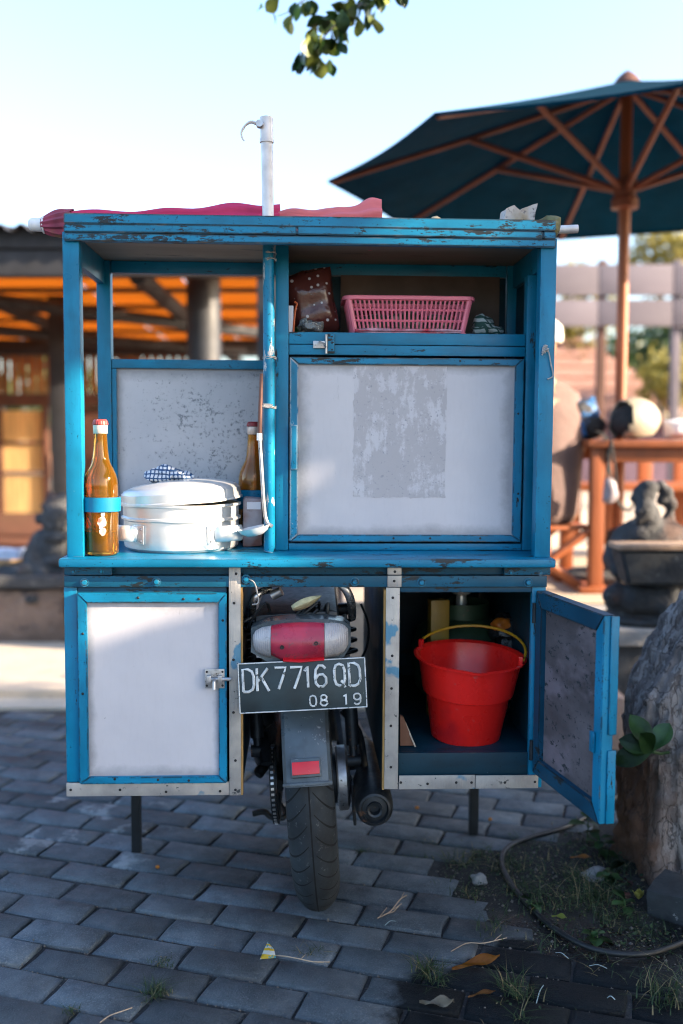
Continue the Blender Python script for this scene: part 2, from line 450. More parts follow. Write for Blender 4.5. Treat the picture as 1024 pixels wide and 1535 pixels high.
def frame_piece(parent, o, i, side, y0, y1, m, gap=0.0006):
    """mitred frame member between outer rect o and inner rect i (x0,x1,z0,z1)"""
    ox0, ox1, oz0, oz1 = o; ix0, ix1, iz0, iz1 = i
    P = {'l': [(ox0, oz0), (ix0, iz0), (ix0, iz1), (ox0, oz1)], 'r': [(ix1, iz0), (ox1, oz0), (ox1, oz1), (ix1, iz1)],
         'b': [(ox0, oz0), (ox1, oz0), (ix1, iz0), (ix0, iz0)], 't': [(ix0, iz1), (ix1, iz1), (ox1, oz1), (ox0, oz1)]}[side]
    cx = sum(p[0] for p in P) / 4; cz = sum(p[1] for p in P) / 4
    P = [(p[0] + (gap if p[0] < cx else -gap), p[1] + (gap if p[1] < cz else -gap)) for p in P]
    bm = bmesh.new(); prism(bm, P, y0, y1)
    bmesh.ops.bevel(bm, geom=list(bm.edges), offset=0.0016, segments=2, affect='EDGES')
    return obj('door_stile' if side in 'lr' else 'door_rail', bm, m, parent)
screw_bm = bmesh.new(); lathe(screw_bm, [(0, 0.0015), (0.0022, 0.0012), (0.0032, 0.0)], 10, RX(math.pi / 2))
SCREW = obj('screw', screw_bm, M_NAIL, cart).data
bpy.data.objects.remove(bpy.data.objects['screw'])
def nail(parent, x, y, z, s=1.0, name='nail'):
    return inst(name, SCREW, parent, T(x, y, z) @ Matrix.Scale(s, 4))

# upper cabinet door
o = crect(434, 536, 783.5, 812.5, YC - .004); i = crect(447.5, 547.5, 770, 801.5, YC - .004)
bm = bmesh.new(); box(bm, i[0] - .006, i[1] + .006, YC + .004, YC + .0105, i[2] - .006, i[3] + .006, 0)
door = obj('cabinet_door', bm, M_PANEL, cart); door['label'] = 'white cabinet door in blue frame with grey scraps of a torn poster'
for sd, mm in (('l', M_BLUE_OLD), ('r', M_BLUE_V), ('b', M_BLUE_H), ('t', M_BLUE_WORN)): frame_piece(door, o, i, sd, YC - .005, YC + .014, mm)
px = crect(530, 548, 669, 746, YC)
bm = bmesh.new(); zt_o = min(px[3], i[3] - .001); out_ = []
for (a_, b_) in (((px[0], px[2]), (px[1], px[2])), ((px[1], px[2]), (px[1], zt_o)), ((px[1], zt_o), (px[0], zt_o)), ((px[0], zt_o), (px[0], px[2]))):
    for k in range(40):
        f = k / 40; q_ = (a_[0] + (b_[0] - a_[0]) * f, a_[1] + (b_[1] - a_[1]) * f)
        n_ = mnoise.noise(Vector((q_[0] * 60, 3, q_[1] * 60))) * .0035 + mnoise.noise(Vector((q_[0] * 220, 9, q_[1] * 220))) * .0025
        out_.append((q_[0] + (n_ if a_[0] == b_[0] else 0), min(zt_o, q_[1] + (n_ if a_[1] == b_[1] else 0))))
prism(bm, out_, YC + .0034, YC + .0039)
obj('torn_poster', bm, M_RESIDUE, door, smooth=False)
hx = crect(436, 637, 446, 704, YC - .02)
bm = bmesh.new(); box(bm, hx[0], hx[1], YC - .022, YC - .0055, hx[2], hx[3], .003)
obj('door_handle', bm, M_BLUE_OLD, door)
for pxx, pyy in ((590, 807), (645, 807), (720, 807), (500, 541), (690, 541), (777, 620), (777, 740)):
    w = CF.p(pxx, pyy, YC - .005); nail(door, w.x, YC - .0052, w.z, .8)

# bolts and latches
def latch(px, py, y, w, h, parent=None, flip=1):
    """small barrel bolt: plate, two keepers, bar with knob"""
    c = CF.p(px, py, y)
    bm = bmesh.new(); box(bm, c.x - w/2, c.x + w/2, y - .0025, y, c.z - h/2, c.z + h/2, .0006)
    p = obj('latch', bm, M_STEEL, parent or cart)
    for k in (-.28, .28):
        bm = bmesh.new(); box(bm, c.x + k*w - .005, c.x + k*w + .005, y - .012, y - .002, c.z - .0085, c.z + .0085, .002)
        obj('latch_keeper', bm, M_STEEL, p)
    bm = bmesh.new(); tube(bm, [(c.x - w*.4, y - .007, c.z), (c.x + w*.85*flip, y - .007, c.z)], .0042, 10)
    obj('latch_bar', bm, M_STEEL, p)
    bm = bmesh.new(); tube(bm, [(c.x, y - .008, c.z), (c.x, y - .016, c.z - .004), (c.x, y - .02, c.z - .02)], .0042, 8)
    obj('latch_knob', bm, M_STEEL, p)
    for dx in (-.4, .4):
        for dz in (-.36, .36): nail(p, c.x + dx*w, y - .0027, c.z + dz*h, .8)
    return p
# hasp on the shelf rail
c = CF.p(487, 514, YC)
bm = bmesh.new(); box(bm, c.x + .006, c.x + .022, YC - .003, YC + .0015, c.z - .023, c.z + .021, .0006)
hasp = obj('hasp', bm, M_BLUE_WORN, cart)
bm = bmesh.new(); tube(bm, [(c.x + .003, YC - .005, c.z - .024), (c.x + .003, YC - .005, c.z + .018)], .003, 8); obj('hasp_pin', bm, M_STEEL, hasp)
bm = bmesh.new(); box(bm, c.x - .026, c.x + .001, YC - .004, YC - .001, c.z - .012, c.z + .004, .0006); obj('hasp_plate', bm, M_STEEL, hasp)
bm = bmesh.new(); tube(bm, smooth_path([(c.x - .012, YC - .003, c.z + .002), (c.x - .012, YC - .016, c.z + .001), (c.x - .002, YC - .018, c.z - .004), (c.x + .002, YC - .006, c.z - .010)]), .002, 6); obj('hasp_staple', bm, M_STEEL, hasp)
for dz in (-.015, 0, .014): nail(hasp, c.x + .016, YC - .0032, c.z + dz, .7)

# under the counter: wooden batten and steel angle with bolts
z0 = CF.p(300, 880, .0).z; z1 = CF.p(300, 863, .0).z; zu = ZC - 0.0195
xl2 = CF.p(97, 870, 0).x; xr2 = CF.p(819, 870, 0).x
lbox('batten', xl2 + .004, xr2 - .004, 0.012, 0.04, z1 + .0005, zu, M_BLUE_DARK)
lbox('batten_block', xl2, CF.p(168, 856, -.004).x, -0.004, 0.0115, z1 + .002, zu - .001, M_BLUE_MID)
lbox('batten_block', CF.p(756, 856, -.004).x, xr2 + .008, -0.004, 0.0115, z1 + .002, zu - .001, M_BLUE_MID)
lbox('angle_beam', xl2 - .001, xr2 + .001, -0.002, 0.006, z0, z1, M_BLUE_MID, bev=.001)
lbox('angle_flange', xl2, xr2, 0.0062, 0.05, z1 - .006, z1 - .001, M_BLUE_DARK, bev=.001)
bolt_bm = bmesh.new(); lathe(bolt_bm, [(0, .007), (.006, .006), (.0068, .0025), (.0068, 0)], 6, RX(math.pi / 2)); lathe(bolt_bm, [(.0068, .0012), (.010, .0012), (.010, 0)], 14, RX(math.pi / 2))
_b = obj('bolt', bolt_bm, M_BLUE_WORN, cart); BOLT = _b.data; bpy.data.objects.remove(_b)
for pxx, pyy in ((127, 873), (235, 872), (369, 868), (532, 872), (632, 873), (792, 873)):
    w = CF.p(pxx, pyy, -.002); inst('bolt', BOLT, cart, T(w.x, -.0022, w.z))
for pxx, pyy in ((110, 857), (152, 857), (766, 858), (810, 859)):
    w = CF.p(pxx, pyy, -.004); inst('bolt', BOLT, cart, T(w.x, -.0042, w.z) @ Matrix.Scale(.6, 4))

# lower boxes
LD = 0.74
zb = CF.p(230, 1193, 0).z                 # underside, left
zbR = CF.p(690, 1183, 0).z
zt2 = z0 - .001
def lower_box(name, x0, x1, zbot):
    """open-fronted carcass: sides, floor, back, lid"""
    parts = []
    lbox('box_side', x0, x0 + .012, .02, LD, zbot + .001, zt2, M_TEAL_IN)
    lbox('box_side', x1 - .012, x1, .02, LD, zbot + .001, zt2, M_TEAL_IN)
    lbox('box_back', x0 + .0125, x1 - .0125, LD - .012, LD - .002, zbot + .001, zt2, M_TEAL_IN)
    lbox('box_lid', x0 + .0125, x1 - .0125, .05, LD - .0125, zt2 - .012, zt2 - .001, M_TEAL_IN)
LX0, LX1 = CF.p(98, 1040, 0).x, CF.p(361, 1040, 0).x
lower_box('l', LX0, LX1, zb)
lbox('box_floor', LX0 + .0125, LX1 - .0125, .02, LD - .0125, zb + .004, zb + .016, M_TEAL_IN)
lbox('box_edge', LX1 + .0005, LX1 + .0045, .0, .018, zb, CF.p(361, 880, 0).z, M_PLYEDGE, bev=0)
st = crect(97, 880, 117, 1172, .0)
lbox('box_stile', LX0 - .001, st[1], .004, .0195, st[2] - .002, zt2, M_BLUE_V)
lbox('box_rail', st[1] + .0005, LX1 - .03, .006, .0195, CF.p(230, 892, .006).z, zt2, M_BLUE_DARK)
def trim(px, y0, name='metal_trim', nails=()):
    p = cbox(name, px, y0, y0 + .004, M_TRIM, bev=.0008)
    for (a, b_) in nails:
        w = CF.p(a, b_, y0); nail(p, w.x, y0 - .0003, w.z, .95)
    return p
trim((343.5, 851, 361, 1192.5), -.004, nails=((354, 860), (351, 904), (350, 989), (350, 1068), (353, 1140), (353, 1184)))
trim((99.5, 1173, 343, 1193), -.004, nails=((106, 1184), (180, 1184), (249, 1187), (330, 1186)))
# left lower door
o = crect(117.5, 888.5, 340.5, 1174.5, -.006); i = crect(132, 903.5, 327.5, 1163.5, -.006)
bm = bmesh.new(); box(bm, i[0] - .006, i[1] + .006, .0, .006, i[2] - .006, i[3] + .006, 0)
door = obj('cabinet_door', bm, M_PANEL, cart); door['label'] = 'closed white door with blue frame and barrel bolt'
for sd, mm in (('l', M_BLUE_V), ('r', M_BLUE_V), ('b', M_BLUE_H), ('t', M_BLUE_H)): frame_piece(door, o, i, sd, -.010, .004, mm)
for pxx, pyy in ((207, 896), (275, 898), (298, 898), (172, 1168), (237, 1169), (283, 1170), (124, 1040), (124, 950), (334, 930)):
    w = CF.p(pxx, pyy, -.01); nail(door, w.x, -.0102, w.z, .9)
latch(322, 1017, -.0115, .042, .042)
# right lower box
RX0, RX1 = CF.p(577.5, 1040, 0).x, CF.p(815, 1040, 0).x
lower_box('r', RX0, RX1, zbR)
lbox('box_edge', RX0 - .0045, RX0 - .0005, .0, .018, zbR, CF.p(577, 884, 0).z, M_PLYEDGE, bev=0)
ZF = CF.p(690, 1128, .012).z              # floor of the open box
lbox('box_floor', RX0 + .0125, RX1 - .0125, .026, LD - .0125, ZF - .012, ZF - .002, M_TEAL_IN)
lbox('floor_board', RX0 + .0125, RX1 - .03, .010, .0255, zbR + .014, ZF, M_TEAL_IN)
lbox('box_rail', RX0 + .02, RX1 - .03, .006, .0195, CF.p(690, 888, .006).z, zt2, M_BLUE_DARK)
lbox('box_stile', RX1 - .0295, RX1 + .001, .004, .0195, zbR + .001, zt2, M_BLUE_V)
trim((577.5, 881, 598, 1183), -.004, nails=((589, 896), (588, 983), (587, 1032), (586, 1088), (586, 1150)))
trim((581, 851, 602, 861.5), -.006, nails=((592, 857),))
trim((581, 863, 602, 880), -.006, nails=((591, 871),))
trim((598.5, 1162.5, 712, 1183), -.004, nails=((601, 1173), (641, 1175), (684, 1173), (707, 1173)))
trim((713, 1162.5, 807, 1182), -.0035, nails=((757, 1173), (802, 1172)))
# open door, hinged on the right stile
hz0 = CF.p(795, 1158, -.004).z; hz1 = CF.p(795, 885, -.004).z
hx = CF.p(800, 1040, -.004).x
DW = 0.305
DM = T(hx, -0.004, 0) @ RZ(R(-79))        # door's +x runs from hinge to free edge, +y to its outside
def dbox(name, x0, x1, y0, y1, z0_, z1_, m, parent, bev=.002):
    bm = bmesh.new(); box(bm, x0, x1, y0, y1, z0_, z1_, bev); return obj(name, bm, m, parent)
bm = bmesh.new(); box(bm, .02, DW - .02, .012, .018, hz0 + .02, hz1 - .02, 0)
rdoor = obj('cabinet_door', bm, M_PLYDOOR, cart, matrix=DM); rdoor['label'] = 'door standing open, bare weathered plywood inside'
oo = (0, DW, hz0, hz1); ii = (.03, DW - .032, hz0 + .036, hz1 - .036)
for sd, mm in (('l', M_BLUE_DARK), ('r', M_BLUE_V), ('b', M_BLUE_DARK), ('t', M_BLUE_DARK)):
    frame_piece(rdoor, oo, ii, sd, 0.0, .0255, mm)
dbox('door_edge_strip', DW + .0005, DW + .0035, .0135, .031, hz0 + .002, hz0 + .145, M_BLUE_V, rdoor)
dbox('door_edge_strip', DW + .0005, DW + .0035, .0135, .031, hz0 + .175, hz1 - .002, M_BLUE_V, rdoor)
dbox('bolt_plate', DW - .036, DW - .020, -.006, -.0004, hz0 + .135, hz0 + .175, M_BLUE_V, rdoor)
for zz in (hz0 + .05, hz1 - .05):
    bm = bmesh.new(); tube(bm, [(-.002, -.001, zz - .022), (-.002, -.001, zz + .022)], .005, 10); obj('hinge', bm, M_IRON, rdoor)
# cart legs
for (pa, pb, pc) in ((194, 214, 1279), (700.5, 720.5, 1252)):
    g = gnd((pa + pb) / 2, pc)
    l = CART_M.inverted() @ g
    lbox('cart_leg', l.x - .0125, l.x + .0125, l.y, l.y + .025, l.z, (zb if l.x < 0 else zbR) + .0005, M_BLACKSTEEL)
# bottle rings
def ring_holder(c, r, h, arm_to):
    bm = bmesh.new(); lathe(bm, [(r, -h/2), (r + .002, -h/2), (r + .002, h/2), (r, h/2)], 32, T(*c), close=True)
    p = obj('bottle_ring', bm, M_BLUE_V, cart)
    bm = bmesh.new(); d = (Vector(arm_to) - Vector(c)); n_ = d.normalized()
    s = Vector(c) + n_ * (r + .001); t_ = Vector(arm_to)
    m_ = Matrix.Translation((s + t_) / 2) @ n_.to_track_quat('X', 'Z').to_matrix().to_4x4()
    L = (t_ - s).length
    box(bm, -L/2, L/2, -.0015, .0015, -h/2 + .001, h/2 - .001, 0, m_); obj('ring_bracket', bm, M_BLUE_V, p)
BR = 0.0365
b1 = CF.p(153.5, 836, .010 + BR); B1 = Vector((b1.x, .006 + BR, ZC))
rz = CF.p(153, 757, .006).z
ring_holder((B1.x, B1.y, rz), BR + .003, .031, (XL + PW - .001, B1.y - .008, rz))
b2 = CF.p(380, 700, DEP - .09); B2 = Vector((b2.x, DEP - .085, ZC))
ring_holder((B2.x, B2.y, CF.p(385, 748, DEP - .1).z), BR + .003, .045, (B2.x + .005, DEP - .022, CF.p(385, 748, DEP - .1).z))
# string knots tied on the frame
def knot(pts, r=.0016, name='string', ball=None):
    bm = bmesh.new(); tube(bm, smooth_path(pts, 4), r, 6)
    if ball is not None:
        for k in range(5):
            a = [Vector(ball) + Vector((random.uniform(-1, 1), random.uniform(-.4, .4), random.uniform(-1, 1))) * .008 for _ in range(4)]
            tube(bm, smooth_path(a, 4), r * .9, 6)
    return obj(name, bm, M_ROPE, cart)
a = CF.p(818, 524, -.004); b_ = CF.p(829, 563, -.004)
knot([(a.x - .008, -.004, a.z - .012), (a.x, -.006, a.z), (a.x + .006, -.006, a.z - .005), (a.x + .012, -.004, a.z - .03), (b_.x, -.004, b_.z), (b_.x - .012, -.004, b_.z - .008)], ball=(a.x, -.006, a.z))
a = CF.p(381, 872, -.006)
knot([(a.x - .012, -.003, a.z + .006), (a.x, -.006, a.z - .002), (a.x + .006, -.006, a.z - .02), (a.x + .009, -.005, a.z - .045), (a.x - .004, -.004, a.z - .05)])
# ================================================================== the motorcycle under the cart
WR = 0.30
g0 = gnd(479, 1346)
BIKE_M = T(g0.x, g0.y, 0) @ RZ(R(1.5)) @ RY(R(-3.6))
BF = Frame(BIKE_M)
bike = thing('motorcycle', 'old dark motorcycle wedged under the blue cart, worn rear tyre showing', 'motorcycle', BIKE_M)
def rubber_mat():
    m, nt, b = mat("dusty_rubber")
    v = coords(nt)
    c = mx(nt, mr(nt, nz(nt, v, 12, 6), 0.35, 0.7), (0.005, 0.008, 0.011), (0.022, 0.031, 0.038))
    c = mx(nt, mr(nt, nz(nt, v, 70, 7, .7), 0.6, 0.68), c, (0.08, 0.085, 0.088))
    nt.links.new(c, b.inputs['Base Color']); b.inputs['Roughness'].default_value = 0.75
    bump(nt, b, nz(nt, v, 160, 5), 0.25, 0.001)
    return m
M_RUBBER = rubber_mat()
M_GROOVE = surf("tread_groove", (0.0025, 0.003, 0.0035), 0.9, bmp=None)
M_RIM = surf("dirty_chrome", (0.45, 0.45, 0.46), 0.3, 0.9, var=0.3, scale=30, spot=((0.10, 0.07, 0.05), 40, 0.6))
M_GUARD = surf("scuffed_grey_plastic", (0.05, 0.068, 0.082), 0.33, var=0.45, scale=10, spot=((0.17, 0.18, 0.185), 48, 0.60), alt=((.022, .026, .03), 7, .6), bmp=(0.35, 90, .001))
M_REDLENS = surf("red_lens", (0.55, 0.012, 0.02), 0.18, var=0.15, scale=18, bmp=(.1, 200, .001))
M_REDFADE = surf("faded_red_lens", (0.36, 0.028, 0.06), 0.30, var=0.3, scale=14, bmp=(.25, 90, .001), alt=((0.44, 0.015, 0.025), 6, .58), spot=((.16, .06, .07), 50, .60))
def ribbed(name, col, rough, axis, sc):
    m, nt, b = mat(name); v = coords(nt)
    c = mx(nt, mr(nt, nz(nt, v, 12, 6, .65), .3, .72), tuple(k * .7 for k in col), tuple(min(1, k * 1.15) for k in col))
    c = mx(nt, mth(nt, 'MULTIPLY', mr(nt, nz(nt, v, 45, 8, .75), .56, .68), .7), c, (.11, .10, .095))
    nt.links.new(c, b.inputs['Base Color']); b.inputs['Roughness'].default_value = rough; b.inputs['Coat Weight'].default_value = .3
    w_ = nd(nt, 'ShaderNodeTexWave', {'Vector': nd(nt, 'ShaderNodeTexCoord').outputs['Object'], 'Scale': sc}, bands_direction=axis).outputs[1]
    bump(nt, b, mth(nt, 'ADD', w_, mth(nt, 'MULTIPLY', nz(nt, v, 120, 4), .4)), .45, .0015); return m
M_CLEARLENS = ribbed("clear_ribbed_lens", (.40, .385, .395), .25, 'X', 70.0)
M_PLATE = surf("scratched_black_plate", (0.010, 0.026, 0.034), 0.42, 0.1, var=0.35, scale=14, spot=((0.30, 0.33, 0.34), 70, 0.665), bmp=(.2, 60, .001))
M_LETTER = surf("worn_white_lettering", (0.50, 0.53, 0.54), 0.5, 0.1, var=0.3, scale=40, spot=((0.04, 0.06, 0.065), 95, 0.56), bmp=(.2, 150, .001))
M_CHAINLINK = surf("chain_steel", (0.5, 0.5, 0.5), 0.35, 0.8, var=.3, scale=90)

def tyre_profile():
    """half-section round the carcass, (offset across, radius)"""
    w = 0.0545
    pts = []
    for k in range(-10, 11):
        a = k / 10 * R(82)
        pts.append((w * math.sin(a) * 1.0, WR - 0.056 * (1 - math.cos(a)) * 1.25))
    for s in (1,):
        pts.append((0.048, WR - .072)); pts.append((0.036, WR - .085))
        pts.append((-0.036, WR - .085)); pts.append((-0.048, WR - .072))
    return pts
def wheel(name, parent, cy):
    prof = tyre_profile()
    bm = bmesh.new(); n = 96; rings = []
    for k in range(n):
        a = 2 * math.pi * k / n
        rings.append([bm.verts.new((x, cy - r * math.cos(a), WR + r * math.sin(a))) for (x, r) in prof])
    for k in range(n):
        A, B = rings[k], rings[(k + 1) % n]
        for j in range(len(prof)): bm.faces.new((A[j], A[(j+1) % len(prof)], B[(j+1) % len(prof)], B[j]))
    ty = obj('tyre', bm, M_RUBBER, parent, ang=60)
    return ty
tyre = wheel('wheel', bike, 0.0)
# curved sipes: thin dark strips lying 0.6 mm proud, one joined sub-part, both sides
bm = bmesh.new()
def on_tyre(u, a, lift):
    ang = u * R(82); x = 0.0545 * math.sin(ang); r = WR - 0.056 * (1 - math.cos(ang)) * 1.25 + lift
    return Vector((x, -r * math.cos(a), WR + r * math.sin(a)))
NS = 40
for k in range(NS):
    for s in (-1, 1):
        a0 = 2 * math.pi * (k + (0.5 if s > 0 else 0)) / NS
        path = []
        for t in range(11):
            f = t / 10; u = s * (0.10 + 0.86 * f); da = 0.17 * (1 - f) ** 1.7
            path.append((u, a0 + da))
        L_ = []; R_ = []
        for (u, a) in path:
            w = 0.0105 * (0.35 + 0.65 * min(1, abs(u) * 1.6))
            L_.append(bm.verts.new(on_tyre(u, a - w, .0006))); R_.append(bm.verts.new(on_tyre(u, a + w, .0006)))
        for t in range(10): bm.faces.new((L_[t], L_[t+1], R_[t+1], R_[t]))
sip = obj('tread_groove', bm, M_GROOVE, tyre); stuff(sip)
bm = bmesh.new()
for k in range(96):
    a = 2*math.pi*k/96; b_ = 2*math.pi*(k+1)/96
    bm.faces.new([bm.verts.new(on_tyre(u, q, .0005)) for (u, q) in ((-.022, a), (.022, a), (.022, b_), (-.022, b_))])
bmesh.ops.remove_doubles(bm, verts=bm.verts, dist=1e-5)
obj('centre_groove', bm, M_GROOVE, tyre)
# rim, spokes, hub
bm = bmesh.new()
n = 64
prof = [(-.036, WR - .084), (-.034, WR - .074), (-.030, WR - .086), (0, WR - .1), (.030, WR - .086), (.034, WR - .074), (.038, WR - .078), (.036, WR - .1), (0, WR - .108), (-.036, WR - .1)]
rings = [[bm.verts.new((x, -r * math.cos(2*math.pi*k/n), WR + r * math.sin(2*math.pi*k/n))) for (x, r) in prof] for k in range(n)]
for k in range(n):
    for j in range(len(prof)): bm.faces.new((rings[k][j], rings[k][(j+1) % len(prof)], rings[(k+1) % n][(j+1) % len(prof)], rings[(k+1) % n][j]))
rim = obj('rim', bm, M_RIM, bike)
bm = bmesh.new()
for k in range(36):
    a = 2*math.pi*k/36; s = 1 if k % 2 else -1; b2_ = a + (.5 if (k // 2) % 2 else -.5)
    tube(bm, [(s*.03, -.065*math.cos(b2_), WR + .065*math.sin(b2_)), (s*.012, -.195*math.cos(a), WR + .195*math.sin(a))], .0018, 5)
stuff(obj('spoke', bm, M_RIM, rim))
bm = bmesh.new(); lathe(bm, [(0, -.065), (.07, -.06), (.072, -.01), (.045, 0), (.045, .03), (.06, .035), (.06, .06), (0, .065)], 28, T(0, 0, WR) @ RY(math.pi/2))
obj('hub', bm, M_IRON, bike)
bm = bmesh.new(); lathe(bm, [(.074, .062), (.078, .066), (.078, .085), (.06, .092), (.02, .095), (0, .095)], 28, T(0, 0, WR) @ RY(math.pi/2))
obj('brake_plate', bm, M_STEEL, bike)
# rear mudguard: curved trough
bm = bmesh.new(); GR = 0.333; GW = 0.0515
a0, a1 = R(17), R(140); nk = 26; sec = [(-1, -.022), (-1, -.006), (-.86, .002), (-.5, .006), (0, .0075), (.5, .006), (.86, .002), (1, -.006), (1, -.022)]
ri = []
for layer in (0, -.004):
    rr = []
    for k in range(nk + 1):
        a = a0 + (a1 - a0) * k / nk
        rr.append([bm.verts.new((sx * GW, -(GR + dr + layer) * math.cos(a), WR + (GR + dr + layer) * math.sin(a))) for (sx, dr) in sec])
    ri.append(rr)
for rr in ri:
    for k in range(nk):
        for j in range(len(sec) - 1): bm.faces.new((rr[k][j], rr[k][j+1], rr[k+1][j+1], rr[k+1][j]))
for k in (0, nk):
    for j in range(len(sec) - 1): bm.faces.new((ri[0][k][j], ri[0][k][j+1], ri[1][k][j+1], ri[1][k][j]))
guard = obj('mudguard', bm, M_GUARD, bike)
def on_guard(a, lift=0.0): return Vector((0, -(GR + .0075 + lift) * math.cos(a), WR + (GR + .0075 + lift) * math.sin(a)))
gc = on_guard(R(23.5)); gm = Matrix.Translation(gc) @ RX(R(-23.5))
bm = bmesh.new(); box(bm, -.034, .030, -.008, .002, -.020, .020, .004, gm); obj('reflector_housing', bm, M_GUARD, guard)
bm = bmesh.new(); box(bm, -.031, .027, -.0125, -.0082, -.0145, .0125, .002, gm); obj('reflector', bm, M_REDLENS, guard)
bm = bmesh.new(); box(bm, -GW*1.02, GW*1.02, -.0065, -.001, -.003, .003, .001, Matrix.Translation(on_guard(R(18))) @ RX(R(-18))); obj('mudguard_lip', bm, M_GUARD, guard)
# number plate
PY = -0.292
pc = BF.p(453.5, 1027.5, PY)
PM = Matrix.Translation(pc) @ RY(R(1.0)) @ RX(R(-7))
bm = bmesh.new(); box(bm, -.136, .136, -.001, .0012, -.0535, .0535, .0008)
for v in bm.verts:
    v.co.y += 0.010 * (v.co.x / .136) ** 2 * 0.25
plate = obj('number_plate', bm, M_PLATE, bike, matrix=PM); plate['label'] = 'scratched black number plate with raised white letters'
G = {'D': [[(0,0),(0,1),(.5,1),(.85,.9),(1,.7),(1,.3),(.85,.1),(.5,0),(0,0)]],
     'K': [[(0,0),(0,1)],[(.95,1),(.05,.42)],[(.36,.62),(1,0)]],
     '7': [[(0,.98),(1,1),(.75,.6),(.3,0)]], '1': [[(.15,.78),(.6,1),(.6,0)]],
     '6': [[(.95,.86),(.7,1),(.35,1),(.08,.8),(0,.45),(.05,.15),(.3,0),(.7,0),(.97,.16),(.97,.42),(.7,.58),(.3,.56),(.04,.38)]],
     'Q': [[(.5,0),(.15,.08),(0,.3),(0,.7),(.15,.93),(.5,1),(.85,.93),(1,.7),(1,.3),(.85,.08),(.5,0)],[(.62,.26),(1,-.06)]],
     '0': [[(.5,0),(.12,.1),(0,.35),(0,.65),(.12,.9),(.5,1),(.88,.9),(1,.65),(1,.35),(.88,.1),(.5,0)]],
     '8': [[(.5,.53),(.12,.62),(.08,.85),(.35,1),(.65,1),(.92,.85),(.88,.62),(.5,.53),(.08,.42),(0,.18),(.3,0),(.7,0),(1,.18),(.92,.42),(.5,.53)]],
     '9': [[(.05,.12),(.3,0),(.65,0),(.92,.2),(1,.55),(.95,.85),(.7,1),(.3,1),(.03,.84),(.03,.58),(.3,.42),(.7,.44),(.96,.62)]]}
K_ = 0.272 / 690
def put(ch, xa_, xb_, yt, yb, r):
    cm = (xa_ + xb_) / 2
    def uv(u, v):
        X = xa_ + (xb_ - xa_) * u; Y = yb + (yt - yb) * v
        Y = Y + (X - 410) * 0.042
        return ((X - 410) * K_, -.0012 + .010 * (((X - 410) * K_) / .136) ** 2 * .25, (686 - Y) * K_)
    bm = bmesh.new()
    for st_ in G[ch]:
        tube(bm, [uv(*q) for q in st_], r, 8, flat=1.0)
    for v in bm.verts:
        v.co.y = -.0012 + (v.co.y + .0012) * 0.55
    o_ = obj('plate_character', bm, M_LETTER, plate); return o_
for ch, a, b_, t_, bo in (('D', 92, 150, 598, 718), ('K', 168, 230, 592, 714), ('7', 264, 324, 588, 704), ('7', 348, 410, 586, 702), ('1', 418, 456, 584, 696), ('6', 480, 540, 580, 692), ('Q', 584, 640, 572, 690), ('D', 664, 722, 568, 690)):
    put(ch, a, b_, t_, bo, .0030)
for ch, a, b_, t_, bo in (('0', 446, 480, 740, 798), ('8', 502, 540, 738, 794), ('1', 624, 652, 734, 790), ('9', 682, 720, 732, 788)):
    put(ch, a, b_, t_, bo, .0019)
bm = bmesh.new()
e = [(-.1345, -.052), (.1345, -.052), (.1345, .052), (-.1345, .052), (-.1345, -.052)]
for p_, q_ in zip(e, e[1:]):
    pts = [Vector((p_[0] + (q_[0]-p_[0])*t/8, 0, p_[1] + (q_[1]-p_[1])*t/8)) for t in range(9)]
    for w in pts: w.y = -.0012 + .0025 * (w.x / .136) ** 2
    tube(bm, pts, .0014, 6)
obj('plate_rim', bm, M_LETTER, plate)
# tail light: long lens, red centre, clear ends, dark shell
TY = -0.262
def lens(name, px_list, m, parent, d0, lift=0.0):
    """lofted from (px, ytop, ybottom, bulge) columns"""
    bm = bmesh.new(); cols = []
    for (px, yt, yb_, bl) in px_list:
        col = []
        for j in range(9):
            f = j / 8; w = BF.p(px, yt + (yb_ - yt) * f, TY)
            k = math.sin(math.pi * (0.12 + 0.76 * f))
            col.append(bm.verts.new((w.x, TY - bl * k - lift, w.z)))
        cols.append(col)
    back = [[bm.verts.new((c[0].co.x, TY + d0, c[0].co.z)), bm.verts.new((c[-1].co.x, TY + d0, c[-1].co.z))] for c in cols]
    for A, B in zip(cols, cols[1:]):
        for j in range(8): bm.faces.new((A[j], A[j+1], B[j+1], B[j]))
    for k in range(len(cols) - 1):
        bm.faces.new((cols[k][0], cols[k+1][0], back[k+1][0], back[k][0])); bm.faces.new((cols[k][-1], back[k][1], back[k+1][1], cols[k+1][-1]))
        bm.faces.new((back[k][0], back[k+1][0], back[k+1][1], back[k][1]))
    for k in (0, -1): bm.faces.new(cols[k] + [back[k][1], back[k][0]])
    return obj(name, bm, m, parent, ang=50)
tail = lens('tail_light', [(407, 938, 980, .03), (425, 934, 989, .036), (450, 933, 990, .038), (470, 933, 988, .038), (486, 934, 986, .036)], M_REDFADE, bike, .02)
lens('indicator_lens', [(379, 953, 965, .004), (383, 946, 975, .014), (392, 941, 981, .022), (406.5, 938, 984, .029)], M_CLEARLENS, tail, .02)
lens('indicator_lens', [(486.5, 934, 985, .034), (505, 934, 982, .028), (516, 937, 976, .02), (522, 943, 966, .008)], M_CLEARLENS, tail, .02)
lens('lamp_shell', [(376, 942, 978, -.01), (400, 932, 992, -.006), (440, 928, 996, -.004), (490, 928, 994, -.004), (515, 932, 986, -.006), (526, 940, 968, -.01)], M_GUARD, tail, .06)
lens('red_strip', [(425, 982, 990.5, .030), (450, 983, 991.5, .033), (486, 981, 988, .031)], M_REDLENS, tail, .0)
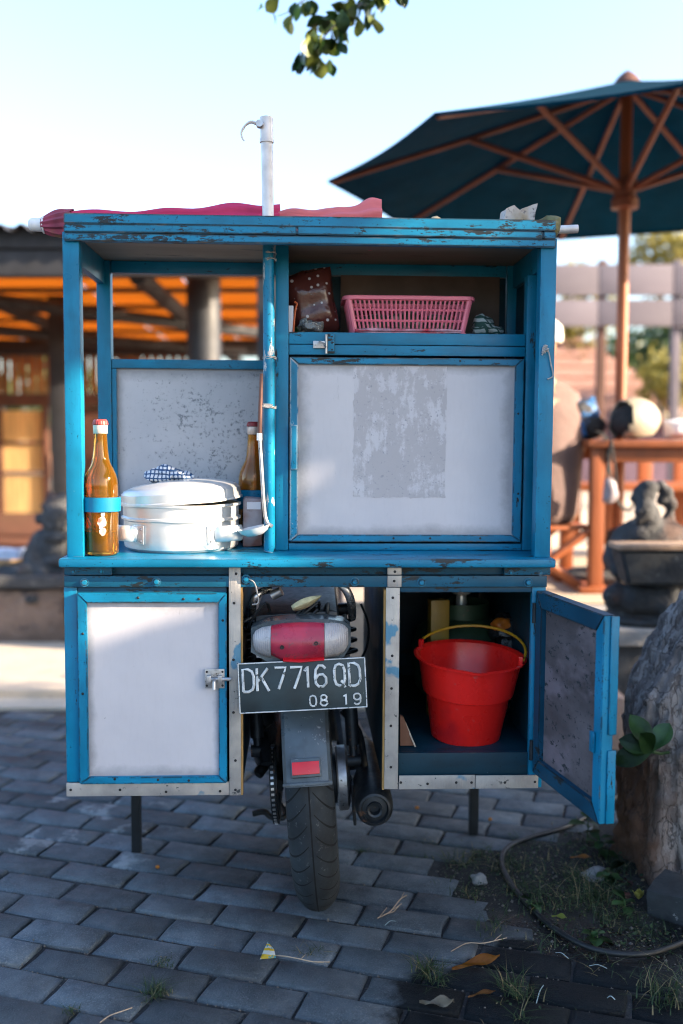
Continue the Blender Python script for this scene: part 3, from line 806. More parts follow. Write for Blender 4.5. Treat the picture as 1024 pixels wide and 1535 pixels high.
for pxx, pyy in ((423, 970), (474, 964)):
    w = BF.p(pxx, pyy, TY - .034)
    bm = bmesh.new(); lathe(bm, [(0, .002), (.002, .004), (.0045, .004), (.0045, 0)], 12, T(w.x, TY - .034, w.z) @ RX(math.pi/2)); obj('lens_screw', bm, M_NAIL, tail)
# subframe, seat end, grab rail, wiring
def bt(name, pts, r, m, n=8, parent=None, k=4):
    bm = bmesh.new(); tube(bm, smooth_path(pts, k), r, n); return obj(name, bm, m, parent or bike)
def bp(px, py, y): return BF.p(px, py, y)
bt('grab_rail', [bp(493, 872, -.16), bp(508, 874, -.20), bp(520, 886, -.21), bp(527, 905, -.19), bp(528, 925, -.12)], .0095, M_RIM, 12)
bt('grab_rail', [bp(404, 884, -.16), bp(390, 888, -.19), bp(380, 902, -.19), bp(378, 925, -.12)], .0085, M_RIM, 12)
bm = bmesh.new(); v_ = box(bm, -.10, .09, -.20, .45, .66, .75, .02); rough_up(bm, .006, 9); obj('seat', bm, M_BLACKSTEEL, bike)
bm = bmesh.new(); box(bm, -.085, .075, -.235, -.14, .60, .70, .01); obj('tail_box', bm, M_BLACKSTEEL, bike)
for s in (-1, 1):
    bt('frame_tube', [(s*.075, -.22, .66), (s*.085, 0, .62), (s*.09, .25, .55), (s*.08, .5, .60)], .012, M_BLACKSTEEL)
    bt('swing_arm', [(s*.082, -.03, .30), (s*.085, .2, .31), (s*.08, .5, .34)], .017, M_BLACKSTEEL)
# rear shock absorbers: body, spring, shaft
def shock(x, y0, z0, y1, z1):
    p0, p1 = Vector((x, y0, z0)), Vector((x, y1, z1)); d = p1 - p0
    bm = bmesh.new(); tube(bm, [p0 + d*.03, p0 + d*.10, p0 + d*.1001, p0 + d*.52], [.010, .010, .0165, .0165], 14); o_ = obj('shock_absorber', bm, M_IRON, bike)
    bm = bmesh.new(); tube(bm, [p0 + d*.52, p1], .007, 10); obj('shock_shaft', bm, M_RIM, o_)
    bm = bmesh.new(); pts = []
    u = d.orthogonal().normalized(); v = d.normalized().cross(u)
    for k in range(6 * 12 + 1):
        a = 2*math.pi*k/12; pts.append(p0 + d * (.52 + .42 * k / 72) + (u*math.cos(a) + v*math.sin(a)) * .024)
    tube(bm, pts, .0048, 6); obj('spring', bm, M_BLACKSTEEL, o_)
    for q in (p0, p1):
        bm = bmesh.new(); tube(bm, [q - Vector((.016, 0, 0)), q + Vector((.016, 0, 0))], .015, 12); obj('shock_eye', bm, M_IRON, o_)
sa = bp(531, 1140, -.06); sb = bp(541, 918, -.03)
shock(sa.x, -.06, sa.z, .03, sb.z); shock(-.12, -.06, .40, .03, .68)
# exhaust silencer on the right
ma = bp(562, 1214, -.20); MR = .0435
bm = bmesh.new(); lathe(bm, [(0, .02), (.012, .02), (.0125, .0), (.017, -.002), (.0175, .006), (.028, .008), (.031, .0), (.036, .002), (MR - .002, .012), (MR, .03), (MR, .36), (.03, .45), (.02, .5), (0, .5)], 32, T(ma.x, -.20, ma.z) @ RX(R(-90 - 1.0)) @ RY(0))
muf = obj('silencer', bm, M_IRON, bike)
bt('exhaust_pipe', [(ma.x, .28, ma.z), (ma.x - .01, .5, ma.z - .04), (ma.x - .02, .8, .2)], .018, M_IRON, 12)
bt('silencer_bracket', [(ma.x - .01, -.02, ma.z + .03), (ma.x - .02, .0, ma.z + .12), (.085, .02, .46)], .008, M_BLACKSTEEL, 8)
bt('brake_rod', [(.105, -.03, .25), (.11, .2, .24), (.10, .5, .26)], .004, M_RIM, 6)
bm = bmesh.new(); box(bm, .094, .102, -.06, .02, .2, .30, .003); obj('brake_arm', bm, M_IRON, bike)
bm = bmesh.new(); tube(bm, [(.09, 0, WR), (.125, 0, WR)], .016, 6); obj('axle_nut', bm, M_STEEL, bike)
# sprocket and chain on the left
bm = bmesh.new(); lathe(bm, [(.05, -.003), (.088, -.003), (.088, .003), (.05, .003)], 36, T(-.083, 0, WR) @ RY(math.pi/2), close=True); obj('sprocket', bm, M_IRON, bike)
bm = bmesh.new(); lk = bmesh.new()
def chain_pt(t):
    if t < .5: a = R(-90) + math.pi * (t / .5); return Vector((-.088, -.092 * math.cos(a), WR + .092 * math.sin(a)))
    f = (t - .5) / .5; return Vector((-.088, .5 * f, WR + (.092 if f < 1 else 0) - .03 * f))
for k in range(46):
    a = R(70 - k * 7.5); c_ = Vector((-.090, -.094 * math.cos(a), WR + .094 * math.sin(a)))
    if k < 23:
        m_ = Matrix.Translation(c_) @ RX(-a + R(90)); box(bm, -.007, .007, -.0066, .0066, -.004, .004, .001, m_)
        box(lk, -.0035, .0035, -.0028, .0028, -.0052, .0052, 0, m_)
for z_ in (WR + .09, WR - .092):
    for k in range(26): box(bm, -.097, -.083, k * .0165, k * .0165 + .0135, z_ - .004, z_ + .004, .001)
ch_ = stuff(obj('chain', bm, M_IRON, bike)); stuff(obj('chain_roller', lk, M_CHAINLINK, ch_))
bm = bmesh.new(); tube(bm, smooth_path([(-.10, -.10, WR + .08), (-.105, -.02, WR + .125), (-.105, .15, WR + .11), (-.105, .4, WR + .08)]), .014, 8, flat=.5); obj('chain_guard', bm, M_BLACKSTEEL, bike)
bm = bmesh.new(); v_ = []
for (p_, r_) in (((-.11, .03, .42), (.03, .06, .05)), ((-.115, .02, .36), (.022, .05, .04)), ((-.12, -.03, .34), (.016, .03, .02)), ((-.11, .1, .47), (.035, .06, .06)), ((-.10, -.02, .47), (.02, .03, .03))): ell(bm, p_, r_, u=10, v=7)
rough_up(bm, .01, 26); obj('chain_adjuster', bm, M_BLACKSTEEL, bike)
kp = [bp(428, 1222, .10), bp(408, 1225, .10), bp(396, 1217, .10), bp(379, 1220, .10)]
bt('side_stand', [(-.07, .35, .24), (-.10, .2, .20)] + [kp[0], kp[1], kp[2], kp[3]], .0075, M_BLACKSTEEL, 8)
# engine, tank, front end: what a side step would show through the gap
bm = bmesh.new(); box(bm, -.12, .12, .52, .86, .22, .46, .03); box(bm, -.08, .08, .62, .8, .44, .62, .02)
for k in range(7): box(bm, -.10, .10, .6, .82, .46 + k * .022, .468 + k * .022, .002)
obj('engine', bm, M_IRON, bike)
bm = bmesh.new(); ell(bm, (0, .72, .82), (.13, .26, .11)); obj('fuel_tank', bm, M_GUARD, bike)
bm = bmesh.new(); tube(bm, [(0, .35, .62), (0, .55, .72), (0, 1.0, .86)], .03, 10); tube(bm, [(0, 1.0, .85), (0, .95, .4), (0, .7, .22)], .018, 8); obj('frame_spine', bm, M_BLACKSTEEL, bike)
fw = inst('front_tyre', tyre.data, bike, T(0, 1.22, 0)); inst('front_rim', rim.data, bike, T(0, 1.22, 0))
for s in (-1, 1): bt('fork_leg', [(s*.09, 1.22, .30), (s*.09, 1.0, .9)], .018, M_STEEL, 10, k=1)
bt('handlebar', [(-.34, .86, 1.0), (-.15, .96, .99), (0, 1.0, .92), (.15, .96, .99), (.34, .86, 1.0)], .011, M_BLACKSTEEL, 10)
# clutter above the lamp
for k in range(7):
    x_ = random.uniform(-.08, .07); 
    bt('cable', [(x_, -.16, .72 + random.uniform(0, .03)), (x_ + random.uniform(-.04, .04), -.2, .76 + random.uniform(-.02, .02)), (x_ + random.uniform(-.06, .06), -.19, .72), (x_ + random.uniform(-.03, .05), -.12, .70)], .0035, M_BLACKSTEEL, 6)
bt('cable', [bp(541, 905, -.05), bp(552, 935, -.05), bp(551, 965, -.05), bp(543, 985, -.05)], .003, M_BLACKSTEEL, 6)
bm = bmesh.new(); w = bp(415, 890, -.19); tube(bm, [w - Vector((.011, 0, .004)), w + Vector((.011, -.004, .006))], .0105, 12); obj('terminal', bm, M_STEEL, bike)
M_LEAFDRY = surf("dry_leaf", (0.36, 0.34, 0.20), 0.8, var=.3, scale=50, stretch=(1, 6, 1), bmp=(.4, 90, .002))
def dry_leaf(name, label, a, b, w, y0, cat='leaf'):
    A, B = Vector(a), Vector(b); d = B - A; n_ = d.cross(Vector((0, 1, .3))).normalized()
    bm = bmesh.new(); top = []; bot = []; mid = []
    for k in range(9):
        f = k / 8; ww = w * math.sin(math.pi * min(1, .15 + .85 * f)) ** .8 if f < 1 else w * .06
        c_ = A + d * f + Vector((0, -.006 * math.sin(f * 3), 0))
        top.append(bm.verts.new(c_ + n_ * ww)); mid.append(bm.verts.new(c_ + Vector((0, -.004, 0)))); bot.append(bm.verts.new(c_ - n_ * ww))
    for k in range(8):
        bm.faces.new((top[k], top[k+1], mid[k+1], mid[k])); bm.faces.new((mid[k], mid[k+1], bot[k+1], bot[k]))
    o_ = obj(name, bm, M_LEAFDRY, None); md = o_.modifiers.new("thick", 'SOLIDIFY'); md.thickness = .0012
    return tag(o_, label, cat)
A = at(482, 893, .0); B = at(438, 912, -.015)
dry_leaf('dry_leaf', 'dry pale green leaf caught above the tail lamp', B, A, .012, 0)
# ================================================================== things on and in the cart
def on_cart(x, y, z, rz=0.0): return CART_M @ T(x, y, z) @ RZ(rz)
def glass_mat(name, col, rough=0.03):
    m, nt, b = mat(name)
    b.inputs['Base Color'].default_value = c4(col); b.inputs['Transmission Weight'].default_value = 0.93
    b.inputs['Roughness'].default_value = rough; b.inputs['IOR'].default_value = 1.48
    bump(nt, b, nz(nt, coords(nt), 40, 3), .06, .002)
    return m
M_AMBER = glass_mat("amber_glass", (0.95, 0.43, 0.045))
M_SAUCE = surf("dark_sauce", (0.03, 0.008, 0.004), 0.2, bmp=None)
M_CAP = surf("red_cap", (0.50, 0.045, 0.04), 0.45, var=.25, scale=60, spot=((.5, .4, .38), 90, .62))
M_CAPDARK = surf("dark_red_cap", (0.22, 0.012, 0.015), 0.45, var=.2, scale=60)
M_FOIL = surf("foil_neck_band", (0.62, 0.48, 0.40), 0.4, 0.3, var=.2, scale=60)
M_LABEL = surf("faded_label_print", (0.70, 0.60, 0.52), 0.6, var=.15, scale=60, alt=((0.62, 0.12, 0.08), 30, .55))
def bottle(label, M_, liquid, cap, print_=True):
    r = 0.0362
    t = thing('bottle', label, 'bottle', M_, 'amber bottles on the counter')
    out = [(0, .001), (r*.86, .0), (r, .006), (r, .150), (r*.975, .162), (r*.89, .174), (r*.74, .186), (r*.58, .197), (.0172, .211), (.0150, .235), (.0136, .266), (.0142, .270), (.0145, .283), (.013, .2845)]
    inn = [(.0095, .2845), (.0100, .266), (.0118, .235), (.0142, .211), (r*.58 - .003, .197), (r*.74 - .003, .186), (r*.89 - .003, .174), (r*.975 - .003, .162), (r - .003, .150), (r - .003, .010), (r*.7, .006), (0, .009)]
    bm = bmesh.new(); lathe(bm, out + inn, 40); obj('glass', bm, M_AMBER, t, ang=60)
    bm = bmesh.new(); rl = r - .0036; lathe(bm, [(0, .0095), (rl*.7, .0095), (rl, .013), (rl, liquid), (0, liquid)], 32); obj('sauce', bm, M_SAUCE, t)
    bm = bmesh.new(); n = 42; prof = [(0, .2925), (.0125, .2925), (.0155, .289), (.0165, .2815)]
    vs = lathe(bm, prof + [(.0150, .2815), (.0140, .2865), (0, .2865)], n)
    for v in vs:
        if abs(v.co.z - .2815) < 1e-4 and v.co.xy.length > .016:
            a = math.atan2(v.co.y, v.co.x); v.co.xy *= 1 + .045 * math.cos(21 * a)
    obj('cap', bm, cap, t)
    bm = bmesh.new(); lathe(bm, [(.0147, .262), (.0152, .263), (.0156, .279), (.0148, .2805)], 28); obj('neck_band', bm, M_FOIL, t)
    if print_:
        bm = bmesh.new()
        def patch(cx, cz, rx, rz_, seed):
            c_ = bm.verts.new((math.sin(cx) * (r + .0004), -math.cos(cx) * (r + .0004), cz)); ring = []
            for k in range(18):
                a = 2*math.pi*k/18; j = 1 + .28 * mnoise.noise(Vector((math.cos(a)*2 + seed, math.sin(a)*2, seed)))
                th = cx + rx * math.cos(a) * j; z_ = cz + rz_ * math.sin(a) * j
                ring.append(bm.verts.new((math.sin(th) * (r + .0004), -math.cos(th) * (r + .0004), z_)))
            for k in range(18): bm.faces.new((c_, ring[k], ring[(k+1) % 18]))
        patch(.02, .074, .26, .011, 1.0); patch(.08, .091, .12, .008, 3.0); patch(.06, .053, .2, .009, 5.0); patch(-.05, .064, .1, .006, 8.0)
        obj('label_print', bm, M_LABEL, t)
    return t
bottle('amber glass bottle with pinkish crown cap held by a blue ring on the corner post', on_cart(B1.x, B1.y, B1.z + .0005, .2), .052, M_CAP)
bottle('amber glass bottle with dark red cap behind the ladle', on_cart(B2.x, B2.y, B2.z + .0005, 1.0), .075, M_CAPDARK, False)
# aluminium pot with tilted lid
PR = 0.132
pcx = CF.p(273, 800, .19).x; PYc = .185
pot = thing('cooking_pot', 'battered aluminium pot with side handles and lid ajar on the blue counter', 'pot', on_cart(pcx, PYc, ZC + .0005))
zr = 0.092
bm = bmesh.new()
lathe(bm, [(0, .0), (PR*.93, .0), (PR*.985, .006), (PR, .02), (PR*.995, .066), (PR*1.035, .069), (PR*1.035, .073), (PR*1.0, .076), (PR*1.005, .098), (PR*1.045, .101), (PR*1.045, .106), (PR*.985, .106), (PR*.975, .01), (0, .008)], 56)
rough_up(bm, .0016, 14); obj('pot_body', bm, M_ALU, pot, ang=30)
for az in (R(-128), R(-52)):
    m_ = RZ(az)
    def P_(r_, w, z_): return m_ @ Vector((r_, w, z_))
    bm = bmesh.new(); box(bm, PR - .001, PR + .004, -.016, .016, .018, .06, .002, m_); h_ = obj('handle_plate', bm, M_ALU, pot)
    for s in (-1, 1):
        for zz in (.026, .052):
            bm = bmesh.new(); ell(bm, P_(PR + .004, s*.009, zz), .003, u=8, v=6); obj('rivet', bm, M_STEEL, h_)
    bm = bmesh.new()
    sg = 1 if az > R(-90) else -1
    pth = [P_(PR + .003, sg*.004, .04), P_(PR + .016, sg*.012, .042), P_(PR + .026, sg*.03, .043), P_(PR + .024, sg*.055, .043), P_(PR + .012, sg*.068, .042)]
    tube(bm, smooth_path(pth), .0042, 12, flat=4.2); obj('pot_handle', bm, M_ALU, pot)
LM = T(.0, -.002, .127) @ RY(R(-4.2)) @ RX(R(1.0))
bm = bmesh.new(); lathe(bm, [(0, .032), (.035, .031), (PR*.6, .026), (PR*.85, .020), (PR*.985, .013), (PR*1.03, .006), (PR*1.035, -.012), (PR*1.055, -.014), (PR*1.055, -.018), (PR*1.015, -.018), (PR*1.0, -.004), (PR*.95, .008), (PR*.6, .022), (0, .028)], 56, LM)
rough_up(bm, .0018, 12, 4); obj('pot_lid', bm, M_ALU, pot, ang=30)
# checked cloth bundled on the lid
def check_mat():
    m, nt, b = mat("checked_cloth"); v = coords(nt, shift=False)
    w1 = nd(nt, 'ShaderNodeTexWave', {'Vector': v, 'Scale': 34.0, 'Distortion': 3.0}, bands_direction='X').outputs[1]
    w2 = nd(nt, 'ShaderNodeTexWave', {'Vector': v, 'Scale': 34.0, 'Distortion': 3.0}, bands_direction='Z').outputs[1]
    f = mth(nt, 'MAXIMUM', mr(nt, w1, .72, .8), mr(nt, w2, .72, .8))
    nt.links.new(mx(nt, f, (.60, .64, .70), (.02, .07, .17)), b.inputs['Base Color']); b.inputs['Roughness'].default_value = .9
    bump(nt, b, nz(nt, v, 70, 4), .5, .004); return m
M_CHECK = check_mat()
bm = bmesh.new()
for (cx, cz, rx, rz_) in ((-.028, .0, .03, .012), (.0, .002, .036, .014), (.028, -.002, .03, .010), (-.008, .010, .02, .010)):
    ell(bm, (cx, 0, cz), (rx, .028, rz_), u=22, v=14)
rough_up(bm, .009, 38, 2); rough_up(bm, .004, 95, 6)
lt = CF.p(250, 714, PYc)
tag(obj('cloth', bm, M_CHECK, None, matrix=on_cart(lt.x + .006, PYc, ZC + .0005 + .127 + .038)), 'crumpled blue and white checked cloth lying on the pot lid', 'cloth')
# ladle leaning on the pole
M_GRIP = surf("brown_wood_grip", (0.13, 0.05, 0.035), .5, var=.3, scale=30, stretch=(3, 3, .3))
lad = thing('ladle', 'steel ladle with brown wooden grip propped upright beside the blue pole', 'ladle', on_cart(0, 0, 0))
ya = .075
la, lb, lc = CF.p(392, 560, ya), CF.p(389, 652, ya), CF.p(399, 778, ya)
bm = bmesh.new(); tube(bm, [la, lb], [.0038, .0052], 12); obj('grip', bm, M_GRIP, lad)
bm = bmesh.new(); tube(bm, [lb + Vector((0, 0, .004)), lb - Vector((0, 0, .012))], .0062, 12); obj('ferrule', bm, M_ALU, lad)
ld = CF.p(386, 797, ya)
bm = bmesh.new(); tube(bm, smooth_path([lb, CF.p(392, 700, ya), CF.p(396, 760, ya), CF.p(400, 782, ya), CF.p(408, 789, ya - .005)], 5), .0042, 10); obj('shaft', bm, M_STEEL, lad)
bm = bmesh.new(); prof = [(0, -.016), (.018, -.0135), (.03, -.006), (.036, .004), (.0345, .004), (.028, -.004), (.016, -.011), (0, -.0135)]
lathe(bm, prof, 28, T(CF.p(381, 796, ya).x, ya - .004, CF.p(381, 793, ya).z) @ RY(R(-12))); obj('bowl', bm, M_ALU, lad)
# small packet with barcode panel beside the second bottle
M_SACHET = surf("brown_sauce_packet", (0.20, 0.09, 0.07), .35, var=.3, scale=25, alt=((.42, .43, .5), 5, .5))
pk = CF.p(381, 775, .20)
bm = bmesh.new(); box(bm, -.026, .02, -.012, .012, 0, .115, .008); rough_up(bm, .004, 30)
pkt = tag(obj('packet', bm, M_SACHET, None, matrix=on_cart(pk.x, .20, ZC + .001)), 'brown and grey plastic packet standing by the pole behind the ladle', 'packet')
M_WHITE = surf("white_print", (.7, .72, .8), .5, var=.05)
bm = bmesh.new(); box(bm, -.016, .016, -.0145, -.0125, .088, .105, 0); obj('barcode_panel', bm, M_WHITE, pkt)

# parasol pole through the roof
pole = thing('parasol_pole', 'steel tube rising through the cart roof, bare grey above and blue below', 'pole', on_cart(0, 0, 0))
yp = .088; PRD = .0126
pt = CF.p(399.5, 176, yp); pb_ = CF.p(404, 819, yp); pm = CF.p(402.5, 352, yp)
bm = bmesh.new(); tube(bm, [pt, CF.p(400, 212, yp)], PRD * 1.12, 24); tube(bm, [CF.p(400, 208, yp), CF.p(400, 214, yp)], PRD * 1.2, 24); obj('collar', bm, M_TIN, pole)
bm = bmesh.new(); tube(bm, [CF.p(400, 211, yp), (pm.x, yp, ZRB + .0105)], PRD, 24); obj('upper_tube', bm, M_TIN, pole)
bm = bmesh.new(); tube(bm, [(pm.x, yp, ZRB - .001), (pb_.x, yp, ZC + .012), (pb_.x - .002, yp, ZC + .0015)], [PRD, PRD, PRD * .82], 24); obj('lower_tube', bm, paint("blue_paint_pole", BLUE, .8, (1, 1, .3), chip=(.45, .45, .45)), pole)
hk = [CF.p(395, 188, yp - .012), CF.p(384, 185, yp - .012), CF.p(376, 183, yp - .012), CF.p(368, 188, yp - .012), CF.p(362, 198, yp - .012), CF.p(363, 206, yp - .012), CF.p(366, 211, yp - .012)]
bm = bmesh.new(); tube(bm, smooth_path(hk, 4), [.007 - .0045 * k / 24 for k in range(25)], 8, flat=.6); obj('hook', bm, M_TIN, pole)
w = CF.p(389, 186, yp - .012); bm = bmesh.new(); tube(bm, [w + Vector((0, .008, 0)), w - Vector((0, .008, 0))], .0075, 14); obj('hook_pivot', bm, M_STEEL, pole)
bm = bmesh.new()
for zz in (CF.p(404, 610, yp - .013).z, CF.p(404, 536, yp - .013).z, CF.p(404, 388, yp - .013).z, CF.p(404, 378, yp - .013).z):
    for k in range(3):
        pts = [(pb_.x + .0145 * math.cos(a), yp + .002 + .015 * math.sin(a), zz + random.uniform(-.003, .003)) for a in [2*math.pi*j/14 for j in range(15)]]
        tube(bm, pts, .001, 5)
for k in range(6):
    tube(bm, smooth_path([(pb_.x - .004 + random.uniform(-.012, .012), yp - .015, CF.p(404, 609, yp).z + random.uniform(-.004, .004)) for _ in range(4)]), .0012, 5)
obj('binding_wire', bm, M_ROPE, pole)

# folded parasol lying in the roof tray
M_PARASOL = surf("pink_parasol_cloth", (0.60, 0.035, 0.13), .75, var=.2, scale=8, stretch=(.3, 1, 1), alt=((0.30, 0.02, 0.06), 6, .56), trans=.25, bmp=(.3, 120, .002))
M_PARASOL2 = surf("faded_pink_cloth", (0.72, 0.20, 0.22), .8, var=.15, scale=7, stretch=(.3, 1, 1), trans=.3, bmp=(.3, 120, .002))
M_STRIPE = surf("dark_striped_cloth", (0.20, 0.03, 0.06), .8, var=.4, scale=20, alt=((.22, .17, .05), 6, .66))
M_WPLAS = surf("white_plastic", (.62, .64, .66), .4, var=.08)
par = thing('folded_parasol', 'folded pink parasol with white tip lying along the cart roof', 'parasol', on_cart(0, 0, 0))
yq = .17; zq = CF.p(70, 337, yq).z
def pleat(bm, pts, rr, folds, amp, seed, n=60, sq=.85):
    rings = []
    fine = smooth_path(pts, 5); rr = [q.x for q in smooth_path([(a, 0, i) for i, a in enumerate(rr)], 5)]; pts = fine
    for i_, p in enumerate(pts):
        p = Vector(p); ring = []
        for k in range(n):
            a = 2*math.pi*k/n; q = rr[i_] * (1 + amp * math.cos(folds * a + seed + i_*.05) + .18 * mnoise.noise(Vector((math.cos(a)*1.5, math.sin(a)*1.5, i_*.12 + seed))))
            ring.append(bm.verts.new(p + Vector((0, math.cos(a) * q, math.sin(a) * q * sq))))
        rings.append(ring)
    for A, B in zip(rings, rings[1:]):
        for k in range(n): bm.faces.new((A[k], A[(k+1) % n], B[(k+1) % n], B[k]))
    return rings
def parx(px, py): return CF.p(px, py, yq)
zt_ = ZRB + .012
cx_ = [parx(px, 337).x for px in (63, 75, 92, 110)]
bm = bmesh.new(); pleat(bm, [(cx_[0], yq, zq), (cx_[1], yq, zq), (cx_[2], yq, zq + .002), (cx_[3], yq, zq + .004)], [.017, .027, .034, .036], 12, .07, 1); obj('canopy_tip', bm, M_STRIPE, par)
xs = [parx(px, 330).x for px in (106, 150, 200, 250, 300, 350, 392, 420)]
bm = bmesh.new(); pleat(bm, [(x, yq, zt_ + .030 + (.0015 * k)) for k, x in enumerate(xs)], [.033, .041, .037, .047, .042, .052, .045, .049], 12, .08, 2); obj('canopy_fold', bm, M_PARASOL, par, ang=100)
xs = [parx(px, 330).x for px in (414, 440, 470, 500, 530, 552, 570)]
bm = bmesh.new(); pleat(bm, [(x, yq - .005, zt_ + .03 + .0025 * k) for k, x in enumerate(xs)], [.040, .046, .041, .050, .047, .060, .054], 9, .12, 5)
for v in bm.verts:
    pass
obj('canopy_hem', bm, M_PARASOL2, par, ang=100)
bm = bmesh.new(); lathe(bm, [(0, -.030), (.010, -.030), (.0145, -.025), (.0155, 0), (.019, .001), (.0195, .005), (0, .005)], 24, T(parx(64, 337).x, yq, zq) @ RY(R(90))); obj('tip_cap', bm, M_WPLAS, par)
bm = bmesh.new(); tube(bm, [(parx(560, 337).x, yq, zt_ + .016), (parx(866, 343).x, yq, CF.p(860, 343, yq).z)], .0095, 18, caps=False)
tube(bm, [(parx(560, 337).x, yq, zt_ + .016), (parx(866, 343).x - .002, yq, CF.p(860, 343, yq).z)], .0078, 18); obj('shaft', bm, M_TIN, par)
# rag, newspaper, sacking on the roof
M_RAG = surf("tan_rag", (.33, .27, .16), .9, var=.3, scale=18, bmp=(.5, 60, .004))
M_NEWS = surf("old_newsprint", (.42, .39, .37), .85, var=.2, scale=20, alt=((.30, .22, .12), 9, .56), spot=((.12, .11, .12), 55, .56), bmp=(.4, 50, .004))
M_SACK = surf("olive_sacking", (.13, .12, .05), .9, var=.35, scale=30, alt=((.32, .30, .3), 12, .58))
def heap(name, label, cat, px0, px1, y0, y1, zh, m, seed, n=(26, 8)):
    bm = bmesh.new(); x0, x1 = parx(px0, 330).x, parx(px1, 330).x; G_ = []
    for i_ in range(n[0] + 1):
        row = []
        for j in range(n[1] + 1):
            u, v = i_ / n[0], j / n[1]; env = (math.sin(math.pi * min(1, max(0, u))) ** .5) * (math.sin(math.pi * v) ** .45)
            h_ = zh * env * (.65 + .9 * mnoise.noise(Vector((u * 4 + seed, v * 2.5, seed))))
            row.append(bm.verts.new((x0 + (x1 - x0) * u, y0 + (y1 - y0) * v, ZRB + .0105 + max(0.0, h_))))
        G_.append(row)
    for i_ in range(n[0]):
        for j in range(n[1]): bm.faces.new((G_[i_][j], G_[i_+1][j], G_[i_+1][j+1], G_[i_][j+1]))
    rough_up(bm, .004, 45, seed)
    for v in bm.verts: v.co.z = max(v.co.z, ZRB + .0100)
    o_ = obj(name, bm, m, None, matrix=on_cart(0, 0, 0)); md = o_.modifiers.new("thick", 'SOLIDIFY'); md.thickness = .0015; md.offset = 1
    return tag(o_, label, cat)
heap('rag', 'flat tan rag lying on the cart roof beside the pink parasol', 'rag', 560, 700, .02, .16, .040, M_RAG, 2.0)
heap('sack', 'crumpled olive and grey sacking on the cart roof', 'sack', 690, 800, .02, .15, .048, M_SACK, 6.3)
bm = bmesh.new()
pts = [CF.p(*q, .06) for q in ((752, 332), (757, 313), (772, 309), (778, 318), (806, 306), (801, 332))]
vs = prism(bm, [(p.x, p.z) for p in pts], .055, .10); bmesh.ops.triangulate(bm, faces=bm.faces); bmesh.ops.subdivide_edges(bm, edges=bm.edges, cuts=3, use_grid_fill=True); rough_up(bm, .006, 40, 3)
tag(obj('newspaper', bm, M_NEWS, None, matrix=on_cart(0, 0, 0)), 'folded newspaper with a torn corner sticking up on the cart roof', 'newspaper')
bm = bmesh.new(); ell(bm, (0, 0, 0), (.018, .05, .03), u=20, v=12); rough_up(bm, .012, 40, 9)
w = CF.p(838, 340, .06); tag(obj('plastic_wrap', bm, M_SACK, None, matrix=on_cart(XR - .002, .07, ZRB + .030)), 'scrap of dull green wrapping hanging over the roof end', 'wrapper')

# ---- on the shelf
M_PINK = surf("pink_plastic", (0.84, 0.23, 0.33), .35, var=.08, scale=8, trans=.15, bmp=None)
bx0, bx1, bz0, bz1 = crect(517, 437, 711, 494, YC + .03)
bsk = thing('plastic_basket', 'pink plastic lattice basket on the cabinet shelf', 'basket', on_cart((bx0 + bx1) / 2, YC + .105, zsh + .004))
W2, D2, H2 = (bx1 - bx0) / 2 + .001, .072, bz1 - bz0 - .002; tp = .88
def bpt(u, v, f):                # u,v in -1..1, f height 0..1, tapered and rounded at corners
    k = tp + (1 - tp) * f; return Vector((u * (W2 - .004) * k, v * (D2 - .004) * k, H2 * f))
bm = bmesh.new()
def rr(w, d, r, n=6):
    out = []
    for (sx, sy, a0_) in ((1, 1, 0), (-1, 1, 90), (-1, -1, 180), (1, -1, 270)):
        for k in range(n + 1):
            a = R(a0_ + 90 * k / n); out.append((sx * (w - r) + r * math.cos(a), sy * (d - r) + r * math.sin(a)))
    return out
def ringed(bm, secs):
    rings = [[bm.verts.new((p[0], p[1], z)) for p in rr(w, d, r)] for (w, d, r, z) in secs]
    for A, B in zip(rings, rings[1:] + rings[:1]):
        for k in range(len(A)): bm.faces.new((A[k], A[(k+1) % len(A)], B[(k+1) % len(B)], B[k]))
ringed(bm, [(W2 - .004, D2 - .004, .02, H2 - .010), (W2 + .003, D2 + .003, .024, H2 - .009), (W2 + .004, D2 + .004, .025, H2 - .002), (W2 + .001, D2 + .001, .022, H2), (W2 - .006, D2 - .006, .018, H2 - .002)])
obj('basket_rim', bm, M_PINK, bsk)
for (nm, fixed, sgn, cnt) in (('front', 'v', -1, 27), ('back', 'v', 1, 27), ('left', 'u', -1, 13), ('right', 'u', 1, 13)):
    bm = bmesh.new()
    for k in range(cnt):
        t_ = -.94 + 1.88 * k / (cnt - 1)
        a = bpt(t_, sgn, 0.02) if fixed == 'v' else bpt(sgn, t_, .02); b_ = bpt(t_, sgn, .9) if fixed == 'v' else bpt(sgn, t_, .9)
        tube(bm, [a, b_], .0023, 4)
    for f in (.02, .33, .62, .9):
        a = bpt(-.95, sgn, f) if fixed == 'v' else bpt(sgn, -.95, f); b_ = bpt(.95, sgn, f) if fixed == 'v' else bpt(sgn, .95, f)
        tube(bm, [a, b_], .0026, 4)
    obj('lattice_side', bm, M_PINK, bsk)
for sx in (-1, 1):
    for sy in (-1, 1):
        bm = bmesh.new(); tube(bm, [bpt(sx*.96, sy*.96, .0), bpt(sx*.96, sy*.96, .93)], .006, 8); obj('basket_corner', bm, M_PINK, bsk)
bm = bmesh.new(); box(bm, -W2*tp, W2*tp, -D2*tp, D2*tp, -.001, .0012, .0); obj('basket_base', bm, M_PINK, bsk)
M_LEAFPK = surf("green_patterned_wrap", (.05, .085, .06), .6, var=.4, scale=50, alt=((.35, .36, .33), 40, .56), bmp=(.5, 60, .004))
